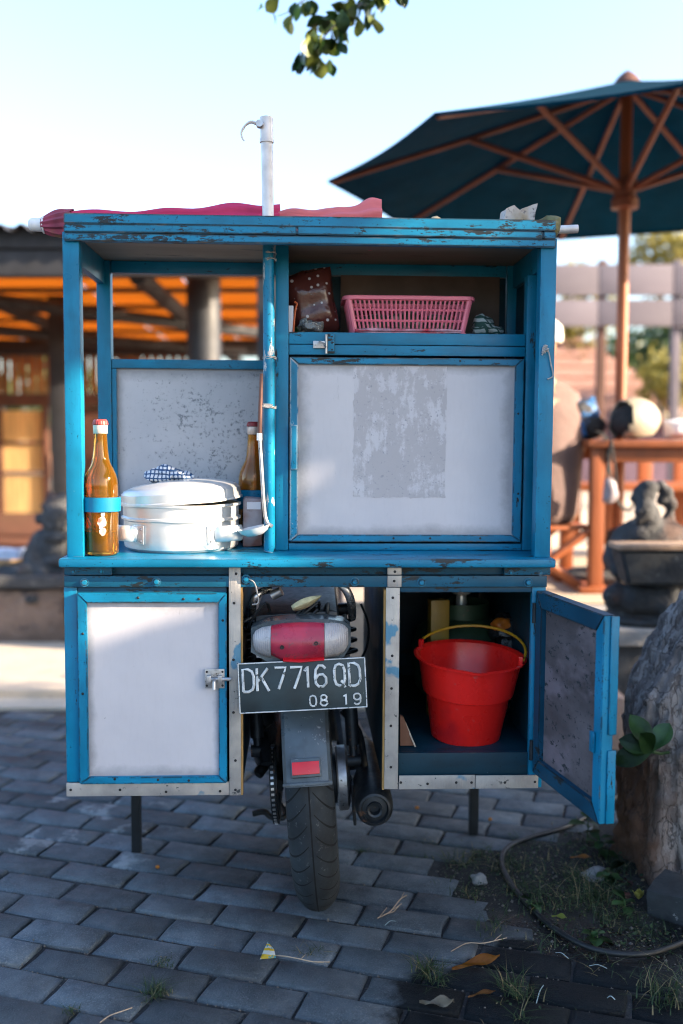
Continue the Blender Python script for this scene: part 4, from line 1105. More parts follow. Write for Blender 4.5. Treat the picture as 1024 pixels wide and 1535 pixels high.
for k, (dx, dy, rx, rz_) in enumerate(((-.075, 0, .045, .024), (.0, .01, .05, .028), (.075, -.005, .04, .024))):
    bm = bmesh.new(); ell(bm, (0, 0, 0), (rx, .045, rz_), u=18, v=12); rough_up(bm, .010, 40, k * 3.1)
    tag(obj('wrapped_parcel', bm, M_LEAFPK, None, matrix=on_cart((bx0 + bx1) / 2 + dx, YC + .105 + dy, zsh + .006 + rz_ * .9)), 'small green patterned parcel inside the pink basket', 'parcel', 'parcels in the pink basket')
bm = bmesh.new(); ell(bm, (0, 0, 0), (.026, .03, .026), u=18, v=12); ell(bm, (.018, .0, -.012), (.024, .028, .016), u=18, v=12); rough_up(bm, .010, 45, 8)
w = CF.p(727, 480, YC + .06)
def net_mat():
    m, nt, b = mat("green_check_cloth"); v = coords(nt, shift=False)
    w1 = nd(nt, 'ShaderNodeTexWave', {'Vector': v, 'Scale': 26.0, 'Distortion': 4.0}, bands_direction='DIAGONAL').outputs[1]
    w2 = nd(nt, 'ShaderNodeTexWave', {'Vector': v, 'Scale': 26.0, 'Distortion': 4.0}, bands_direction='Z').outputs[1]
    nt.links.new(mx(nt, mth(nt, 'MAXIMUM', mr(nt, w1, .7, .8), mr(nt, w2, .7, .8)), (.30, .36, .36), (.01, .05, .045)), b.inputs['Base Color']); b.inputs['Roughness'].default_value = .8; return m
tag(obj('cloth_bundle', bm, net_mat(), None, matrix=on_cart(w.x, YC + .075, zsh + .024)), 'dark green checked cloth bundle beside the pink basket', 'cloth')
def dot_mat():
    m, nt, b = mat("brown_polka_dot_wrap"); v = coords(nt, (1, 0.0, 1), shift=False)
    vo = nd(nt, 'ShaderNodeTexVoronoi', {'Vector': v, 'Scale': 48.0, 'Randomness': .35})
    f = mr(nt, vo.outputs['Distance'], .16, .20, 1, 0)
    c = mx(nt, f, mx(nt, nz(nt, v, 20, 3), (.05, .012, .012), (.10, .03, .025)), (.45, .45, .5))
    nt.links.new(c, b.inputs['Base Color']); b.inputs['Roughness'].default_value = .22; bump(nt, b, nz(nt, coords(nt), 25, 4), .6, .006); return m
def pillow(bm, w, h, d, seed, pinch=.9):
    g = 18; A = []; B = []
    for s, L_ in ((-1, A), (1, B)):
        for i_ in range(g + 1):
            row = []
            for j in range(g + 1):
                u, v = -1 + 2*i_/g, -1 + 2*j/g; e_ = max(0, (1 - abs(u)**3)) * max(0, (1 - abs(v)**3))
                row.append(bm.verts.new((u*w*(1 - .08*(1 - v)*.5), s*d*e_**.5, (v + 1)*h)))
            L_.append(row)
    for L_ in (A, B):
        for i_ in range(g):
            for j in range(g): bm.faces.new((L_[i_][j], L_[i_+1][j], L_[i_+1][j+1], L_[i_][j+1]))
    bmesh.ops.remove_doubles(bm, verts=bm.verts, dist=1e-5); rough_up(bm, .007, 22, seed)
bm = bmesh.new(); pillow(bm, .058, .074, .03, 3)
w = CF.p(478, 495, YC + .09)
tag(obj('polka_dot_bag', bm, dot_mat(), None, matrix=on_cart(w.x, YC + .10, zsh + .004) @ RY(R(-13))), 'shiny brown polka dot bag slumped on the shelf left of the pink basket', 'bag')
def clear_mat():
    m, nt, b = mat("clear_plastic_film"); b.inputs['Base Color'].default_value = (.75, .8, .82, 1); b.inputs['Transmission Weight'].default_value = .75; b.inputs['Roughness'].default_value = .18; b.inputs['IOR'].default_value = 1.2
    bump(nt, b, nz(nt, coords(nt), 30, 5), .8, .008); return m
M_FILM = clear_mat()
bm = bmesh.new(); ell(bm, (0, 0, 0), (.028, .03, .017), u=24, v=14); rough_up(bm, .012, 45, 5); rough_up(bm, .005, 110, 2)
w = CF.p(466, 485, YC + .05); tag(obj('plastic_bag', bm, M_FILM, None, matrix=on_cart(w.x, YC + .055, zsh + .019)), 'small crumpled clear plastic bag on the shelf by the latch', 'plastic bag')
bm = bmesh.new(); pleat(bm, [(x, 0, 0) for x in (-.12, -.08, -.03, .02, .07, .12)], [.008, .014, .012, .013, .014, .008], 7, .12, 2, sq=.45)
tag(obj('plastic_sheet', bm, surf("pinkish_film", (.45, .25, .32), .3, var=.4, scale=40, alt=((.4, .03, .06), 20, .58), bmp=(.5, 50, .004)), None, matrix=on_cart((bx0 + bx1) / 2 - .005, YC + .024, zsh + .006)), 'strip of pink and clear plastic film under the front of the basket', 'plastic film')
M_ORANGE = surf("orange_plastic", (.55, .10, .02), .4, var=.1, bmp=None)
c_ = CF.p(436, 475, YC + .045)
sn = thing('sachet_strip', 'narrow white and orange sachet strip standing at the shelf end', 'sachet', on_cart(c_.x + .002, YC + .045, zsh + .001))
bm = bmesh.new(); box(bm, -.010, .004, -.003, .003, 0, .062, .001); obj('sachet', bm, M_WHITE, sn)
bm = bmesh.new(); tube(bm, smooth_path([(.004, -.004, .002), (.006, -.004, .03), (.009, -.004, .055), (.012, -.004, .066), (.006, -.004, .07)]), .0022, 8); obj('orange_band', bm, M_ORANGE, sn)
M_GREENPK = surf("green_packet", (.02, .09, .02), .4, var=.3, scale=30)
bm = bmesh.new(); ell(bm, (0, 0, 0), (.012, .014, .014), u=14, v=9); rough_up(bm, .005, 60, 3)
w = CF.p(448, 488, YC + .06); tag(obj('green_packet', bm, M_GREENPK, None, matrix=on_cart(w.x, YC + .09, zsh + .013)), 'tiny green packet between the sachet and the clear bag', 'packet')

# ---- in the open lower box
M_BUCKET = surf("red_plastic", (0.80, 0.016, 0.012), .30, var=.10, scale=7, spot=((.62, .10, .09), 38, .64), alt=((.45, .010, .014), 5, .62), bmp=(.15, 90, .001))
M_YEL = surf("yellow_plastic", (.55, .30, .02), .4, var=.2, scale=30, bmp=None)
bc = CF.p(700, 1115, .16)
BKM = on_cart(bc.x - .008, .14, ZF + .002) @ RY(R(1.6)) @ RX(R(4.5))
bkt = thing('bucket', 'red plastic bucket with yellow handle inside the open lower cabinet', 'bucket', BKM)
RB, RT, HB = .080, .1265, .192
bm = bmesh.new()
prof = [(0, .004), (RB - .004, .003), (RB, .0), (RB + .001, .004), (.097, .104), (.0975, .105), (.1045, .108), (.1055, .112), (.1185, HB - .006), (RT + .002, HB - .004), (RT + .003, HB), (RT - .002, HB + .001), (.116, HB - .004), (.1025, .112), (.095, .104), (RB - .002, .008), (0, .008)]
lathe(bm, prof, 64)
for v in bm.verts:                          # pouring lip towards the front
    a = math.atan2(v.co.y, v.co.x); k = max(0, math.cos(a + math.pi/2)) ** 60
    if v.co.z > HB - .02: v.co.y -= .004 * k; v.co.z -= .003 * k
obj('bucket_body', bm, M_BUCKET, bkt, ang=40)
EA = [R(150), R(-30)]
for a in EA:
    bm = bmesh.new(); box(bm, -.005, .005, -.006, .006, HB - .004, HB + .018, .002, RZ(a) @ T(RT - .004, 0, 0)); obj('ear', bm, M_BUCKET, bkt)
bm = bmesh.new()
e0 = Vector((RT*math.cos(EA[0]), RT*math.sin(EA[0]), HB + .010)); e1 = Vector((RT*math.cos(EA[1]), RT*math.sin(EA[1]), HB + .010))
nrm = Vector((math.cos(R(60)), math.sin(R(60)), 0)); hp = []
for k in range(21):
    t_ = k / 20; a = math.pi * t_; c_ = (e0 + e1) / 2
    hp.append(c_ + (e0 - c_) * math.cos(a) + nrm * (.125 * math.sin(a)) + Vector((0, 0, .028 * math.sin(a))))
tube(bm, hp, .0032, 8); obj('bail_handle', bm, M_YEL, bkt)
M_GAS = surf("green_gas_steel", (.035, .07, .04), .45, .2, var=.35, scale=14, spot=((.10, .07, .05), 40, .62))
gas = thing('gas_cylinder', 'dull green gas cylinder with regulator behind the red bucket', 'gas cylinder', on_cart(CF.p(690, 1000, .43).x, .43, ZF - .0018))
bm = bmesh.new(); lathe(bm, [(0, .0), (.09, .0), (.092, .02), (.118, .05), (.128, .10), (.128, .15), (.112, .20), (.07, .232), (.03, .245), (.02, .255), (0, .255)], 40); obj('cylinder_body', bm, M_GAS, gas)
bm = bmesh.new(); lathe(bm, [(.07, .225), (.072, .225), (.072, .27), (.070, .27)], 28, close=True); obj('collar_ring', bm, M_GAS, gas)
bm = bmesh.new(); lathe(bm, [(0, .25), (.016, .25), (.014, .285), (.024, .29), (.026, .30), (.012, .305), (.012, .335), (0, .336)], 20); obj('regulator', bm, M_ALU, gas)
pts = smooth_path([(.012, -.005, .315), (.05, -.02, .335), (.10, -.03, .325), (.13, 0, .28)], 8)
bm = bmesh.new(); tube(bm, pts, [.010 + .002 * (k % 2) for k in range(len(pts))], 10); obj('gas_hose', bm, M_BLACKSTEEL, gas)
M_YPACK = surf("mustard_packet", (.32, .19, .02), .45, var=.25, scale=14, spot=((.5, .48, .4), 40, .68))
y_ = .31; w0 = CF.p(640, 960, y_); w1 = CF.p(671, 897, y_)
bm = bmesh.new(); box(bm, -.024, .024, -.018, .018, 0, w1.z - ZF, .004)
tag(obj('yellow_carton', bm, M_YPACK, None, matrix=on_cart(CF.p(657, 925, .31).x, .31, ZF - .0018) @ RZ(.15)), 'tall mustard yellow carton standing behind the red bucket', 'carton')
w = CF.p(772, 948, .36)
bagm = on_cart(CF.p(762, 945, .31).x, .31, ZF - .0018)
pbg = thing('plastic_bag', 'black plastic bag with orange label behind the bucket, beside the open door', 'plastic bag', bagm)
bm = bmesh.new(); ell(bm, (0, 0, .11), (.05, .05, .11), u=24, v=16); ell(bm, (-.005, 0, .22), (.045, .04, .04), u=24, v=14); rough_up(bm, .014, 26, 4); rough_up(bm, .005, 80, 1)
for v in bm.verts: v.co.z = max(0.0005, v.co.z)
obj('bag', bm, surf("black_film", (.02, .022, .026), .15, var=.4, scale=12, bmp=(.7, 40, .008)), pbg)
bm = bmesh.new(); ell(bm, (-.018, -.02, .232), (.03, .025, .018), u=18, v=12); rough_up(bm, .009, 45, 7); obj('printed_label', bm, surf("orange_print", (.55, .16, .02), .35, var=.3, scale=40, alt=((.6, .55, .4), 22, .58)), pbg)
M_STICK = surf("pale_stick", (.55, .48, .36), .7, var=.2)
a = CF.p(608, 1085, .06); b_ = CF.p(622, 1120, .06)
bm = bmesh.new(); tube(bm, [(a.x, .07, a.z), (b_.x, .05, ZF + .001)], .0018, 6); tag(obj('skewer', bm, M_STICK, None, matrix=on_cart(0, 0, 0)), 'thin pale stick leaning beside the red bucket', 'stick')
bm = bmesh.new(); pa, pb2, pc2 = CF.p(598, 1075, .05), CF.p(598, 1122, .05), CF.p(622, 1120, .05)
prism(bm, [(pa.x + .004, pa.z), (pb2.x + .004, ZF + .001), (pc2.x, ZF + .001), (pa.x + .012, pa.z - .004)], .06, .075)
tag(obj('tile_shard', bm, surf("terracotta", (.20, .09, .05), .8, var=.3), None, matrix=on_cart(0, 0, 0)), 'brown shard leaning in the corner of the open lower cabinet', 'shard')
# ================================================================== ground, paving, soil
M_EARTH = surf("packed_earth", (.20, .165, .12), .95, var=.25, scale=1.5, spot=((.10, .08, .06), 12, .6), bmp=(.5, 30, .01))
bm = bmesh.new()
for q in ((-350, -60), (350, -60), (350, 600), (-350, 600)): bm.verts.new((q[0], q[1], -.03))
bm.verts.ensure_lookup_table(); bm.faces.new(bm.verts)
struct(obj('ground', bm, M_EARTH, smooth=False))
def paver_mat():
    m, nt, b = mat("concrete_paver")
    v = coords(nt); oi = nd(nt, 'ShaderNodeObjectInfo')
    c = mx(nt, mr(nt, nz(nt, v, 14, 6, .65), .3, .7), (.031, .047, .060), (.098, .124, .146))
    c = mx(nt, mr(nt, nz(nt, v, 260, 4, .7), .52, .72), c, (.17, .185, .20))
    c = mx(nt, mr(nt, nz(nt, v, 190, 4, .7), .62, .72), c, (.018, .022, .026))
    hv = nd(nt, 'ShaderNodeHueSaturation', {'Color': c, 'Value': mr(nt, oi.outputs['Random'], 0, 1, .62, 1.45)})
    tcg = nd(nt, 'ShaderNodeMapping', {'Vector': nd(nt, 'ShaderNodeNewGeometry').outputs['Position']}).outputs[0]
    gr = mx(nt, mr(nt, nz(nt, tcg, 3.2, 8, .65), .35, .62), tuple([.45] * 3), tuple([1.0] * 3))
    hv = nd(nt, 'ShaderNodeHueSaturation', {'Color': mx(nt, 1.0, hv.outputs[0], gr, 'MULTIPLY')})
    # spilt whitewash, only towards the left end of the yard
    tc = nd(nt, 'ShaderNodeNewGeometry').outputs['Position']
    sep = nd(nt, 'ShaderNodeSeparateXYZ', {0: tc})
    dx = mth(nt, 'POWER', mth(nt, 'DIVIDE', mth(nt, 'ADD', sep.outputs[0], .72), .62), 2.0)
    dy = mth(nt, 'POWER', mth(nt, 'DIVIDE', mth(nt, 'SUBTRACT', sep.outputs[1], .66), .42), 2.0)
    reg = mth(nt, 'SUBTRACT', 1.0, mth(nt, 'ADD', dx, dy), True)
    sp = mr(nt, mth(nt, 'ADD', nz(nt, nd(nt, 'ShaderNodeMapping', {'Vector': tc}).outputs[0], 7.5, 7, .62), mth(nt, 'MULTIPLY', reg, .17)), .70, .76)
    c2 = mx(nt, mth(nt, 'MULTIPLY', sp, .6), hv.outputs[0], (.30, .32, .33))
    # spilt water soaking the joints in front of the tree bed
    wx = mth(nt, 'POWER', mth(nt, 'DIVIDE', mth(nt, 'SUBTRACT', sep.outputs[0], .58), .50), 2.0)
    wy = mth(nt, 'POWER', mth(nt, 'DIVIDE', mth(nt, 'ADD', sep.outputs[1], .20), .26), 2.0)
    wet = mr(nt, mth(nt, 'ADD', mth(nt, 'ADD', wx, wy), mth(nt, 'MULTIPLY', mth(nt, 'SUBTRACT', nz(nt, nd(nt, 'ShaderNodeMapping', {'Vector': tc}).outputs[0], 6, 5, .6), .5), 1.6)), .82, .98, 1, 0)
    c2 = mx(nt, mth(nt, 'MULTIPLY', wet, .9), c2, (.003, .004, .005))
    nt.links.new(c2, b.inputs['Base Color']); nt.links.new(mr(nt, wet, 0, 1, mr(nt, nz(nt, v, 20, 5), .3, .7, .48, .75), .55), b.inputs['Roughness']); nt.links.new(mr(nt, wet, 0, 1, .5, .10), b.inputs['Specular IOR Level'])
    bump(nt, b, mth(nt, 'ADD', nz(nt, v, 240, 4, .7), mth(nt, 'MULTIPLY', nz(nt, v, 22, 4), 2.5)), .7, .004)
    return m
M_PAVER = paver_mat()
M_JOINT = surf("sandy_joint", (.022, .023, .025), .95, var=.4, scale=60, spot=((.14, .11, .09), 120, .6), bmp=(.6, 200, .004))
PAVX, PAVY, PA = .2065, .1005, R(-17.3)
ANC = gnd(53.2, 1374.7); ANC = Vector((ANC.x, ANC.y))
U = Vector((math.cos(PA), math.sin(PA))); V = Vector((-math.sin(PA), math.cos(PA)))
soil_px = [(655, 1296), (690, 1268), (745, 1268), (800, 1240), (870, 1222), (930, 1195), (1010, 1150), (1250, 1130), (1500, 1300), (1500, 1600), (1250, 1560), (1024, 1465), (930, 1452), (850, 1440), (790, 1415), (745, 1398), (722, 1372), (690, 1352), (650, 1325)]
SOIL = [gnd(*q) for q in soil_px]; SOIL = [(p.x, p.y) for p in SOIL]
PAV_END = 1.93
bm = bmesh.new(); slab(bm, [(-5, -3.2), (4.5, -3.2), (4.5, PAV_END), (-5, PAV_END)], -.028, -.009)
pav = struct(obj('pavement', bm, M_JOINT, smooth=False))
def paver_mesh(k):
    rs = random.Random(k); bm = bmesh.new()
    w, h = PAVX / 2 - .0042, PAVY / 2 - .0040
    j = lambda: rs.uniform(-.0030, .0030)
    pts = []
    for (sx, sy) in ((-1, -1), (0, -1), (1, -1), (1, 0), (1, 1), (0, 1), (-1, 1), (-1, 0)): pts.append((sx*w + j(), sy*h + j()))
    b0 = [bm.verts.new((p[0], p[1], -.016)) for p in pts]
    b1 = [bm.verts.new((p[0], p[1], -.0050 + j()*.5)) for p in pts]
    b2 = [bm.verts.new((p[0]*(1 - .0070/w), p[1]*(1 - .0070/h), j()*.3)) for p in pts]
    c = bm.verts.new((0, 0, .0004 + j()*.4))
    for A, B in ((b0, b1), (b1, b2)):
        for i in range(8): bm.faces.new((A[i], A[(i+1) % 8], B[(i+1) % 8], B[i]))
    for i in range(8): bm.faces.new((b2[i], b2[(i+1) % 8], c))
    o = obj('paver', bm, M_PAVER, None, ang=60); me = o.data; bpy.data.objects.remove(o); return me
PM_ = [paver_mesh(k) for k in range(7)]
spots = []
for jr in range(-26, 40):
    for ir in range(-24, 26):
        p = ANC + U * ((ir + .5 + (.5 if jr % 2 else 0) + .04 * math.sin(jr * 2.3)) * PAVX) + V * ((jr - .5) * PAVY)
        if p.y > PAV_END - .06 or p.y < -2.4 or abs(p.x) > 3.9: continue
        hw = [p + U * (sx * PAVX * .5) + V * (sy * PAVY * .5) for sx in (-.8, .8) for sy in (-.8, .8)]
        if sum(inpoly(h.x, h.y, SOIL) for h in hw) >= 3 or (p.x > .95 and p.y < .5 and p.y > -.2): continue
        d = p.y + 2.13
        vis = d > 1.8 and abs(p.x) < .36 * d + .12
        hide = (-.85 < p.x < .55 and 2.9 < d < 3.9) or (d > 3.75 and p.x > -.75)
        spots.append(((0 if vis and not hide else 1), d if vis else d + 50, p))
spots.sort(key=lambda s: (s[0], s[1]))
rs = random.Random(5)
far_v, far_f = [], []
for k, (a, d, p) in enumerate(spots):
    M_ = T(p.x, p.y, rs.uniform(-.0034, .0026)) @ RZ(PA + rs.uniform(-.012, .012)) @ RX(R(rs.uniform(-1.3, 1.3))) @ RY(R(rs.uniform(-.8, .8)))
    me = PM_[k % 7]
    if rs.random() < .5: M_ = M_ @ RZ(math.pi)
    if k < 300: inst('paver', me, pav, M_)
    else:
        n0 = len(far_v); far_v += [M_ @ v.co for v in me.vertices]; far_f += [tuple(n0 + i for i in pl.vertices) for pl in me.polygons]
stuff(obj('more_pavers', (far_v, far_f), M_PAVER, pav, ang=60))

# soil bed round the tree
def soil_mat():
    m, nt, b = mat("damp_soil"); v = coords(nt, shift=False)
    c = mx(nt, mr(nt, nz(nt, v, 9, 7, .65), .3, .7), (.004, .0045, .005), (.022, .021, .020))
    c = mx(nt, mr(nt, nz(nt, v, 130, 4, .7), .60, .68), c, (.10, .092, .08))
    sep = nd(nt, 'ShaderNodeSeparateXYZ', {0: nd(nt, 'ShaderNodeTexCoord').outputs['Object']})
    wet = mr(nt, mth(nt, 'ADD', sep.outputs[1], mth(nt, 'MULTIPLY', nz(nt, v, 5, 4), .32)), .24, .34, 1, 0)
    c = mx(nt, mth(nt, 'MULTIPLY', wet, .75), c, (.004, .004, .0045))
    nt.links.new(c, b.inputs['Base Color'])
    nt.links.new(mr(nt, wet, 0, 1, .95, .25), b.inputs['Roughness'])
    bump(nt, b, mth(nt, 'ADD', nz(nt, v, 45, 6, .7), nz(nt, v, 170, 4)), .7, .006); return m
M_SOIL = soil_mat()
sx0, sx1 = min(p[0] for p in SOIL) - .06, 2.0; sy0, sy1 = -.75, max(p[1] for p in SOIL) + .06
bm = bmesh.new(); nx, ny = 84, 84; grid = {}
def soil_z(x, y): return -.0045 + .014 * mnoise.noise(Vector((x * 3.2, y * 3.2, 2))) + .006 * mnoise.noise(Vector((x * 11, y * 11, 5)))
for i in range(nx + 1):
    for j in range(ny + 1):
        x = sx0 + (sx1 - sx0) * i / nx; y = sy0 + (sy1 - sy0) * j / ny
        z = soil_z(x, y)
        ins = inpoly(x, y, SOIL)
        z = max(z, -.0065)
        grid[i, j] = bm.verts.new((x, y, (z if ins else -.0135)))
for i in range(nx):
    for j in range(ny): bm.faces.new((grid[i, j], grid[i+1, j], grid[i+1, j+1], grid[i, j+1]))
struct(obj('soil', bm, M_SOIL))

# ---- loose pavers and stones in the bed
M_STONE = surf("grey_stone", (.17, .175, .18), .85, var=.3, scale=16, spot=((.35, .34, .33), 60, .62), bmp=(.6, 60, .006))
M_DARKSTONE = surf("dark_concrete", (.022, .026, .030), .8, var=.45, scale=14, spot=((.3, .3, .3), 26, .64), bmp=(.5, 50, .006))
def rock(name, label, px, py, r, m, seed, sq=.7, cat='stone', rot=0):
    p = gnd(px, py); bm = bmesh.new(); bmesh.ops.create_icosphere(bm, subdivisions=3, radius=1.0)
    for v in bm.verts:
        k = 1 + .35 * mnoise.noise(v.co * 1.4 + Vector((seed, 0, 0))) + .12 * mnoise.noise(v.co * 4 + Vector((0, seed, 0)))
        v.co = Vector((v.co.x * r * k, v.co.y * r * .8 * k, v.co.z * r * sq * k))
    return tag(obj(name, bm, m, None, matrix=T(p.x, p.y, r * sq * .45) @ RZ(rot)), label, cat)
rock('stone', 'small pale stone at the edge of the soil below the cart', 718, 1322, .021, M_STONE, 3)
rock('stone', 'flat grey stone half buried near the foot of the tree', 895, 1315, .036, M_STONE, 8, .45)
bm = bmesh.new(); box(bm, -.075, .075, -.06, .06, 0, .075, .005); bmesh.ops.triangulate(bm, faces=bm.faces); bmesh.ops.subdivide_edges(bm, edges=bm.edges, cuts=3, use_grid_fill=True); rough_up(bm, .007, 16, 2); rough_up(bm, .003, 60, 5)
p = gnd(1040, 1385); tag(obj('concrete_block', bm, M_DARKSTONE, None, matrix=T(p.x, p.y + .05, -.004) @ RZ(R(-38)) @ RX(R(6))), 'broken dark concrete block lying against the foot of the tree', 'concrete block')

# ---- black hose
M_HOSE = surf("black_hose", (.005, .007, .009), .5, var=.4, scale=30, spot=((.09, .09, .09), 90, .64))
hp_ = [gnd(*q) for q in ((1120, 1372), (1024, 1418), (960, 1436), (890, 1428), (832, 1398), (792, 1362), (763, 1325), (752, 1292), (765, 1272), (800, 1258), (850, 1243), (905, 1212), (940, 1182), (985, 1150), (1060, 1120))]
bm = bmesh.new(); tube(bm, smooth_path([(p.x, p.y, max(.0062, soil_z(p.x, p.y) + .005) + .002) for p in hp_], 8), .0068, 12)
tag(obj('hose', bm, M_HOSE, None), 'black rubber hose curving over soil and pavers round the tree', 'hose')

# ---- grass blades in the soil and the joints
def grass_mat():
    m, nt, b = mat("grass_blade"); geo = nd(nt, 'ShaderNodeNewGeometry')
    r_ = geo.outputs['Random Per Island']
    c = mx(nt, mr(nt, r_, 0, .8), (.010, .032, .012), (.045, .08, .025)); c = mx(nt, mr(nt, r_, .84, .86), c, (.20, .16, .08))
    nt.links.new(c, b.inputs['Base Color']); b.inputs['Roughness'].default_value = .6
    tr = nd(nt, 'ShaderNodeBsdfTranslucent', {'Color': c}); ms = nd(nt, 'ShaderNodeMixShader', {0: .3, 1: b.outputs[0], 2: tr.outputs[0]})
    nt.links.new(ms.outputs[0], nt.nodes['Material Output'].inputs[0]); return m
M_GRASS = grass_mat()
gv, gf = [], []
def blade(x, y, z, h, az, lean, w):
    d = Vector((math.cos(az), math.sin(az), 0)); s = Vector((-d.y, d.x, 0)); n0 = len(gv)
    for k in range(4):
        f = k / 3; c = Vector((x, y, z)) + d * (lean * h * f * f) + Vector((0, 0, h * (f - .25 * lean * f * f)))
        ww = w * (1 - f) ** .7
        if k < 3: gv.extend([c + s * ww, c - s * ww])
        else: gv.append(c)
    gf.extend([(n0, n0+1, n0+3, n0+2), (n0+2, n0+3, n0+5, n0+4), (n0+4, n0+5, n0+6)])
def tuft(px, py, n, spread, h, rs):
    p = gnd(px, py)
    for _ in range(n):
        x = p.x + rs.gauss(0, spread); y = p.y + rs.gauss(0, spread)
        blade(x, y, soil_z(x, y) - .002 if inpoly(x, y, SOIL) else -.004, h * rs.uniform(.35, 1.15), rs.uniform(0, 6.28), rs.uniform(.3, 2.3), rs.uniform(.0006, .0016))
rs = random.Random(3)
for (px, py, n, sp, h) in ((690, 1290, 90, .02, .045), (705, 1340, 40, .018, .05), (760, 1300, 120, .03, .04), (780, 1340, 60, .03, .045), (735, 1395, 40, .02, .05), (830, 1360, 90, .04, .06), (890, 1345, 150, .03, .075), (910, 1380, 90, .03, .06), (860, 1310, 90, .04, .05), (925, 1300, 80, .03, .05), (640, 1455, 90, .014, .045), (655, 1470, 50, .012, .04), (780, 1495, 60, .018, .05), (765, 1480, 40, .015, .06), (820, 1420, 30, .02, .05), (1000, 1490, 120, .03, .06), (980, 1400, 60, .03, .04), (800, 1272, 60, .04, .03), (720, 1280, 60, .03, .03), (230, 1490, 70, .014, .035), (238, 1486, 40, .01, .03), (243, 1443, 60, .013, .012), (470, 1430, 30, .014, .028), (478, 1426, 20, .01, .02), (108, 1515, 30, .01, .02), (545, 1275, 40, .012, .010), (625, 1285, 30, .018, .015), (640, 1250, 30, .02, .012), (100, 1084, 14, .008, .05), (780, 1530, 20, .01, .05), (900, 1440, 25, .03, .04)):
    tuft(px, py, n, sp, h, rs)
for _ in range(900):
    x, y = rs.uniform(.2, 1.3), rs.uniform(-.25, .75)
    if inpoly(x, y, SOIL): blade(x, y, soil_z(x, y) - .002, rs.uniform(.012, .04), rs.uniform(0, 6.28), rs.uniform(.3, 1.5), rs.uniform(.0008, .0018))
for _ in range(260):                        # moss and sprouts along joints
    sp_ = spots[rs.randrange(0, 300)][2]; q = sp_ + U * rs.uniform(-.1, .1) + V * (rs.choice((-1, 1)) * PAVY * .5)
    if rs.random() < .6: blade(q.x, q.y, -.008, rs.uniform(.006, .014), rs.uniform(0, 6.28), rs.uniform(.4, 1.6), .0008)
stuff(tag(obj('grass', (gv, gf), M_GRASS, None), 'thin grass growing in the soil bed and paver joints', 'grass'))
# creeping ground cover: tiny leaves in patches
cv, cf = [], []
for (px, py, n_, sp_, s_) in ((700, 1285, 130, .03, .006), (770, 1290, 220, .045, .006), (800, 1320, 160, .05, .007), (860, 1345, 200, .06, .008), (910, 1330, 200, .05, .009), (880, 1275, 160, .05, .009), (940, 1400, 130, .05, .008), (850, 1400, 80, .04, .006), (730, 1330, 70, .03, .005), (1000, 1420, 90, .05, .008), (780, 1500, 30, .03, .006), (243, 1443, 60, .012, .003), (640, 1262, 60, .02, .004)):
    p = gnd(px, py)
    for _ in range(n_):
        x, y = p.x + rs.gauss(0, sp_), p.y + rs.gauss(0, sp_); L_ = s_ * rs.uniform(.6, 1.5); a = rs.uniform(0, 6.28); z = (soil_z(x, y) if inpoly(x, y, SOIL) else -.003) + rs.uniform(.001, .016)
        d = Vector((math.cos(a), math.sin(a), rs.uniform(-.4, .5))) * L_; s2 = Vector((-math.sin(a), math.cos(a), rs.uniform(-.4, .4))) * L_ * .38; c = Vector((x, y, z)); n0 = len(cv)
        cv.extend([c, c + d * .5 + s2, c + d, c + d * .5 - s2]); cf.append((n0, n0+1, n0+2, n0+3))
stuff(tag(obj('ground_cover', (cv, cf), M_GRASS, None), 'creeping small leaved weeds covering the soil bed', 'ground cover'))
# grit and crumbs
gv2, gf2 = [], []
def crumb(x, y, z, r):
    n0 = len(gv2); 
    for q in ((1, 0, 0), (-1, 0, 0), (0, 1, 0), (0, -1, 0), (0, 0, 1), (0, 0, -1)): gv2.append(Vector((x, y, z)) + Vector(q) * r * rs.uniform(.6, 1.3))
    for f in ((0, 2, 4), (2, 1, 4), (1, 3, 4), (3, 0, 4), (2, 0, 5), (1, 2, 5), (3, 1, 5), (0, 3, 5)): gf2.append(tuple(n0 + i for i in f))
for _ in range(3600):
    x, y = rs.uniform(.1, 1.2), rs.uniform(-.5, .75)
    if inpoly(x, y, SOIL): crumb(x, y, soil_z(x, y) + .001, abs(rs.gauss(0, .0020)) + .0005)
for _ in range(500):
    x, y = rs.uniform(-1.2, 1.1), rs.uniform(-.4, 1.4)
    crumb(x, y, .0015, abs(rs.gauss(0, .0010)) + .0005)
for _ in range(2600):
    sp_ = spots[rs.randrange(0, 300)][2]; q = sp_ + U * rs.uniform(-.1, .1) + V * (rs.choice((-1, 1)) * PAVY * .5)
    crumb(q.x, q.y, -.006, abs(rs.gauss(0, .0015)) + .0008)
stuff(tag(obj('grit', (gv2, gf2), surf("grit", (.11, .10, .09), .9, var=.4, scale=90, bmp=None), None, smooth=False), 'loose grit and crumbs scattered over soil and pavers', 'grit'))

# ---- broadleaf weeds, fallen leaves, litter
def leaf_mat(name, c0, c1, rough=.4, trans=.25, vein=True):
    m, nt, b = mat(name); v = coords(nt)
    oi = nd(nt, 'ShaderNodeObjectInfo')
    c = mx(nt, mr(nt, nz(nt, v, 30, 4), .3, .7), c0, c1)
    hv = nd(nt, 'ShaderNodeHueSaturation', {'Color': c, 'Value': mr(nt, oi.outputs['Random'], 0, 1, .7, 1.35)}).outputs[0]
    nt.links.new(hv, b.inputs['Base Color']); b.inputs['Roughness'].default_value = rough
    bump(nt, b, nz(nt, v, 60, 3), .2, .002)
    tr = nd(nt, 'ShaderNodeBsdfTranslucent', {'Color': hv}); ms = nd(nt, 'ShaderNodeMixShader', {0: trans, 1: b.outputs[0], 2: tr.outputs[0]})
    nt.links.new(ms.outputs[0], nt.nodes['Material Output'].inputs[0]); return m
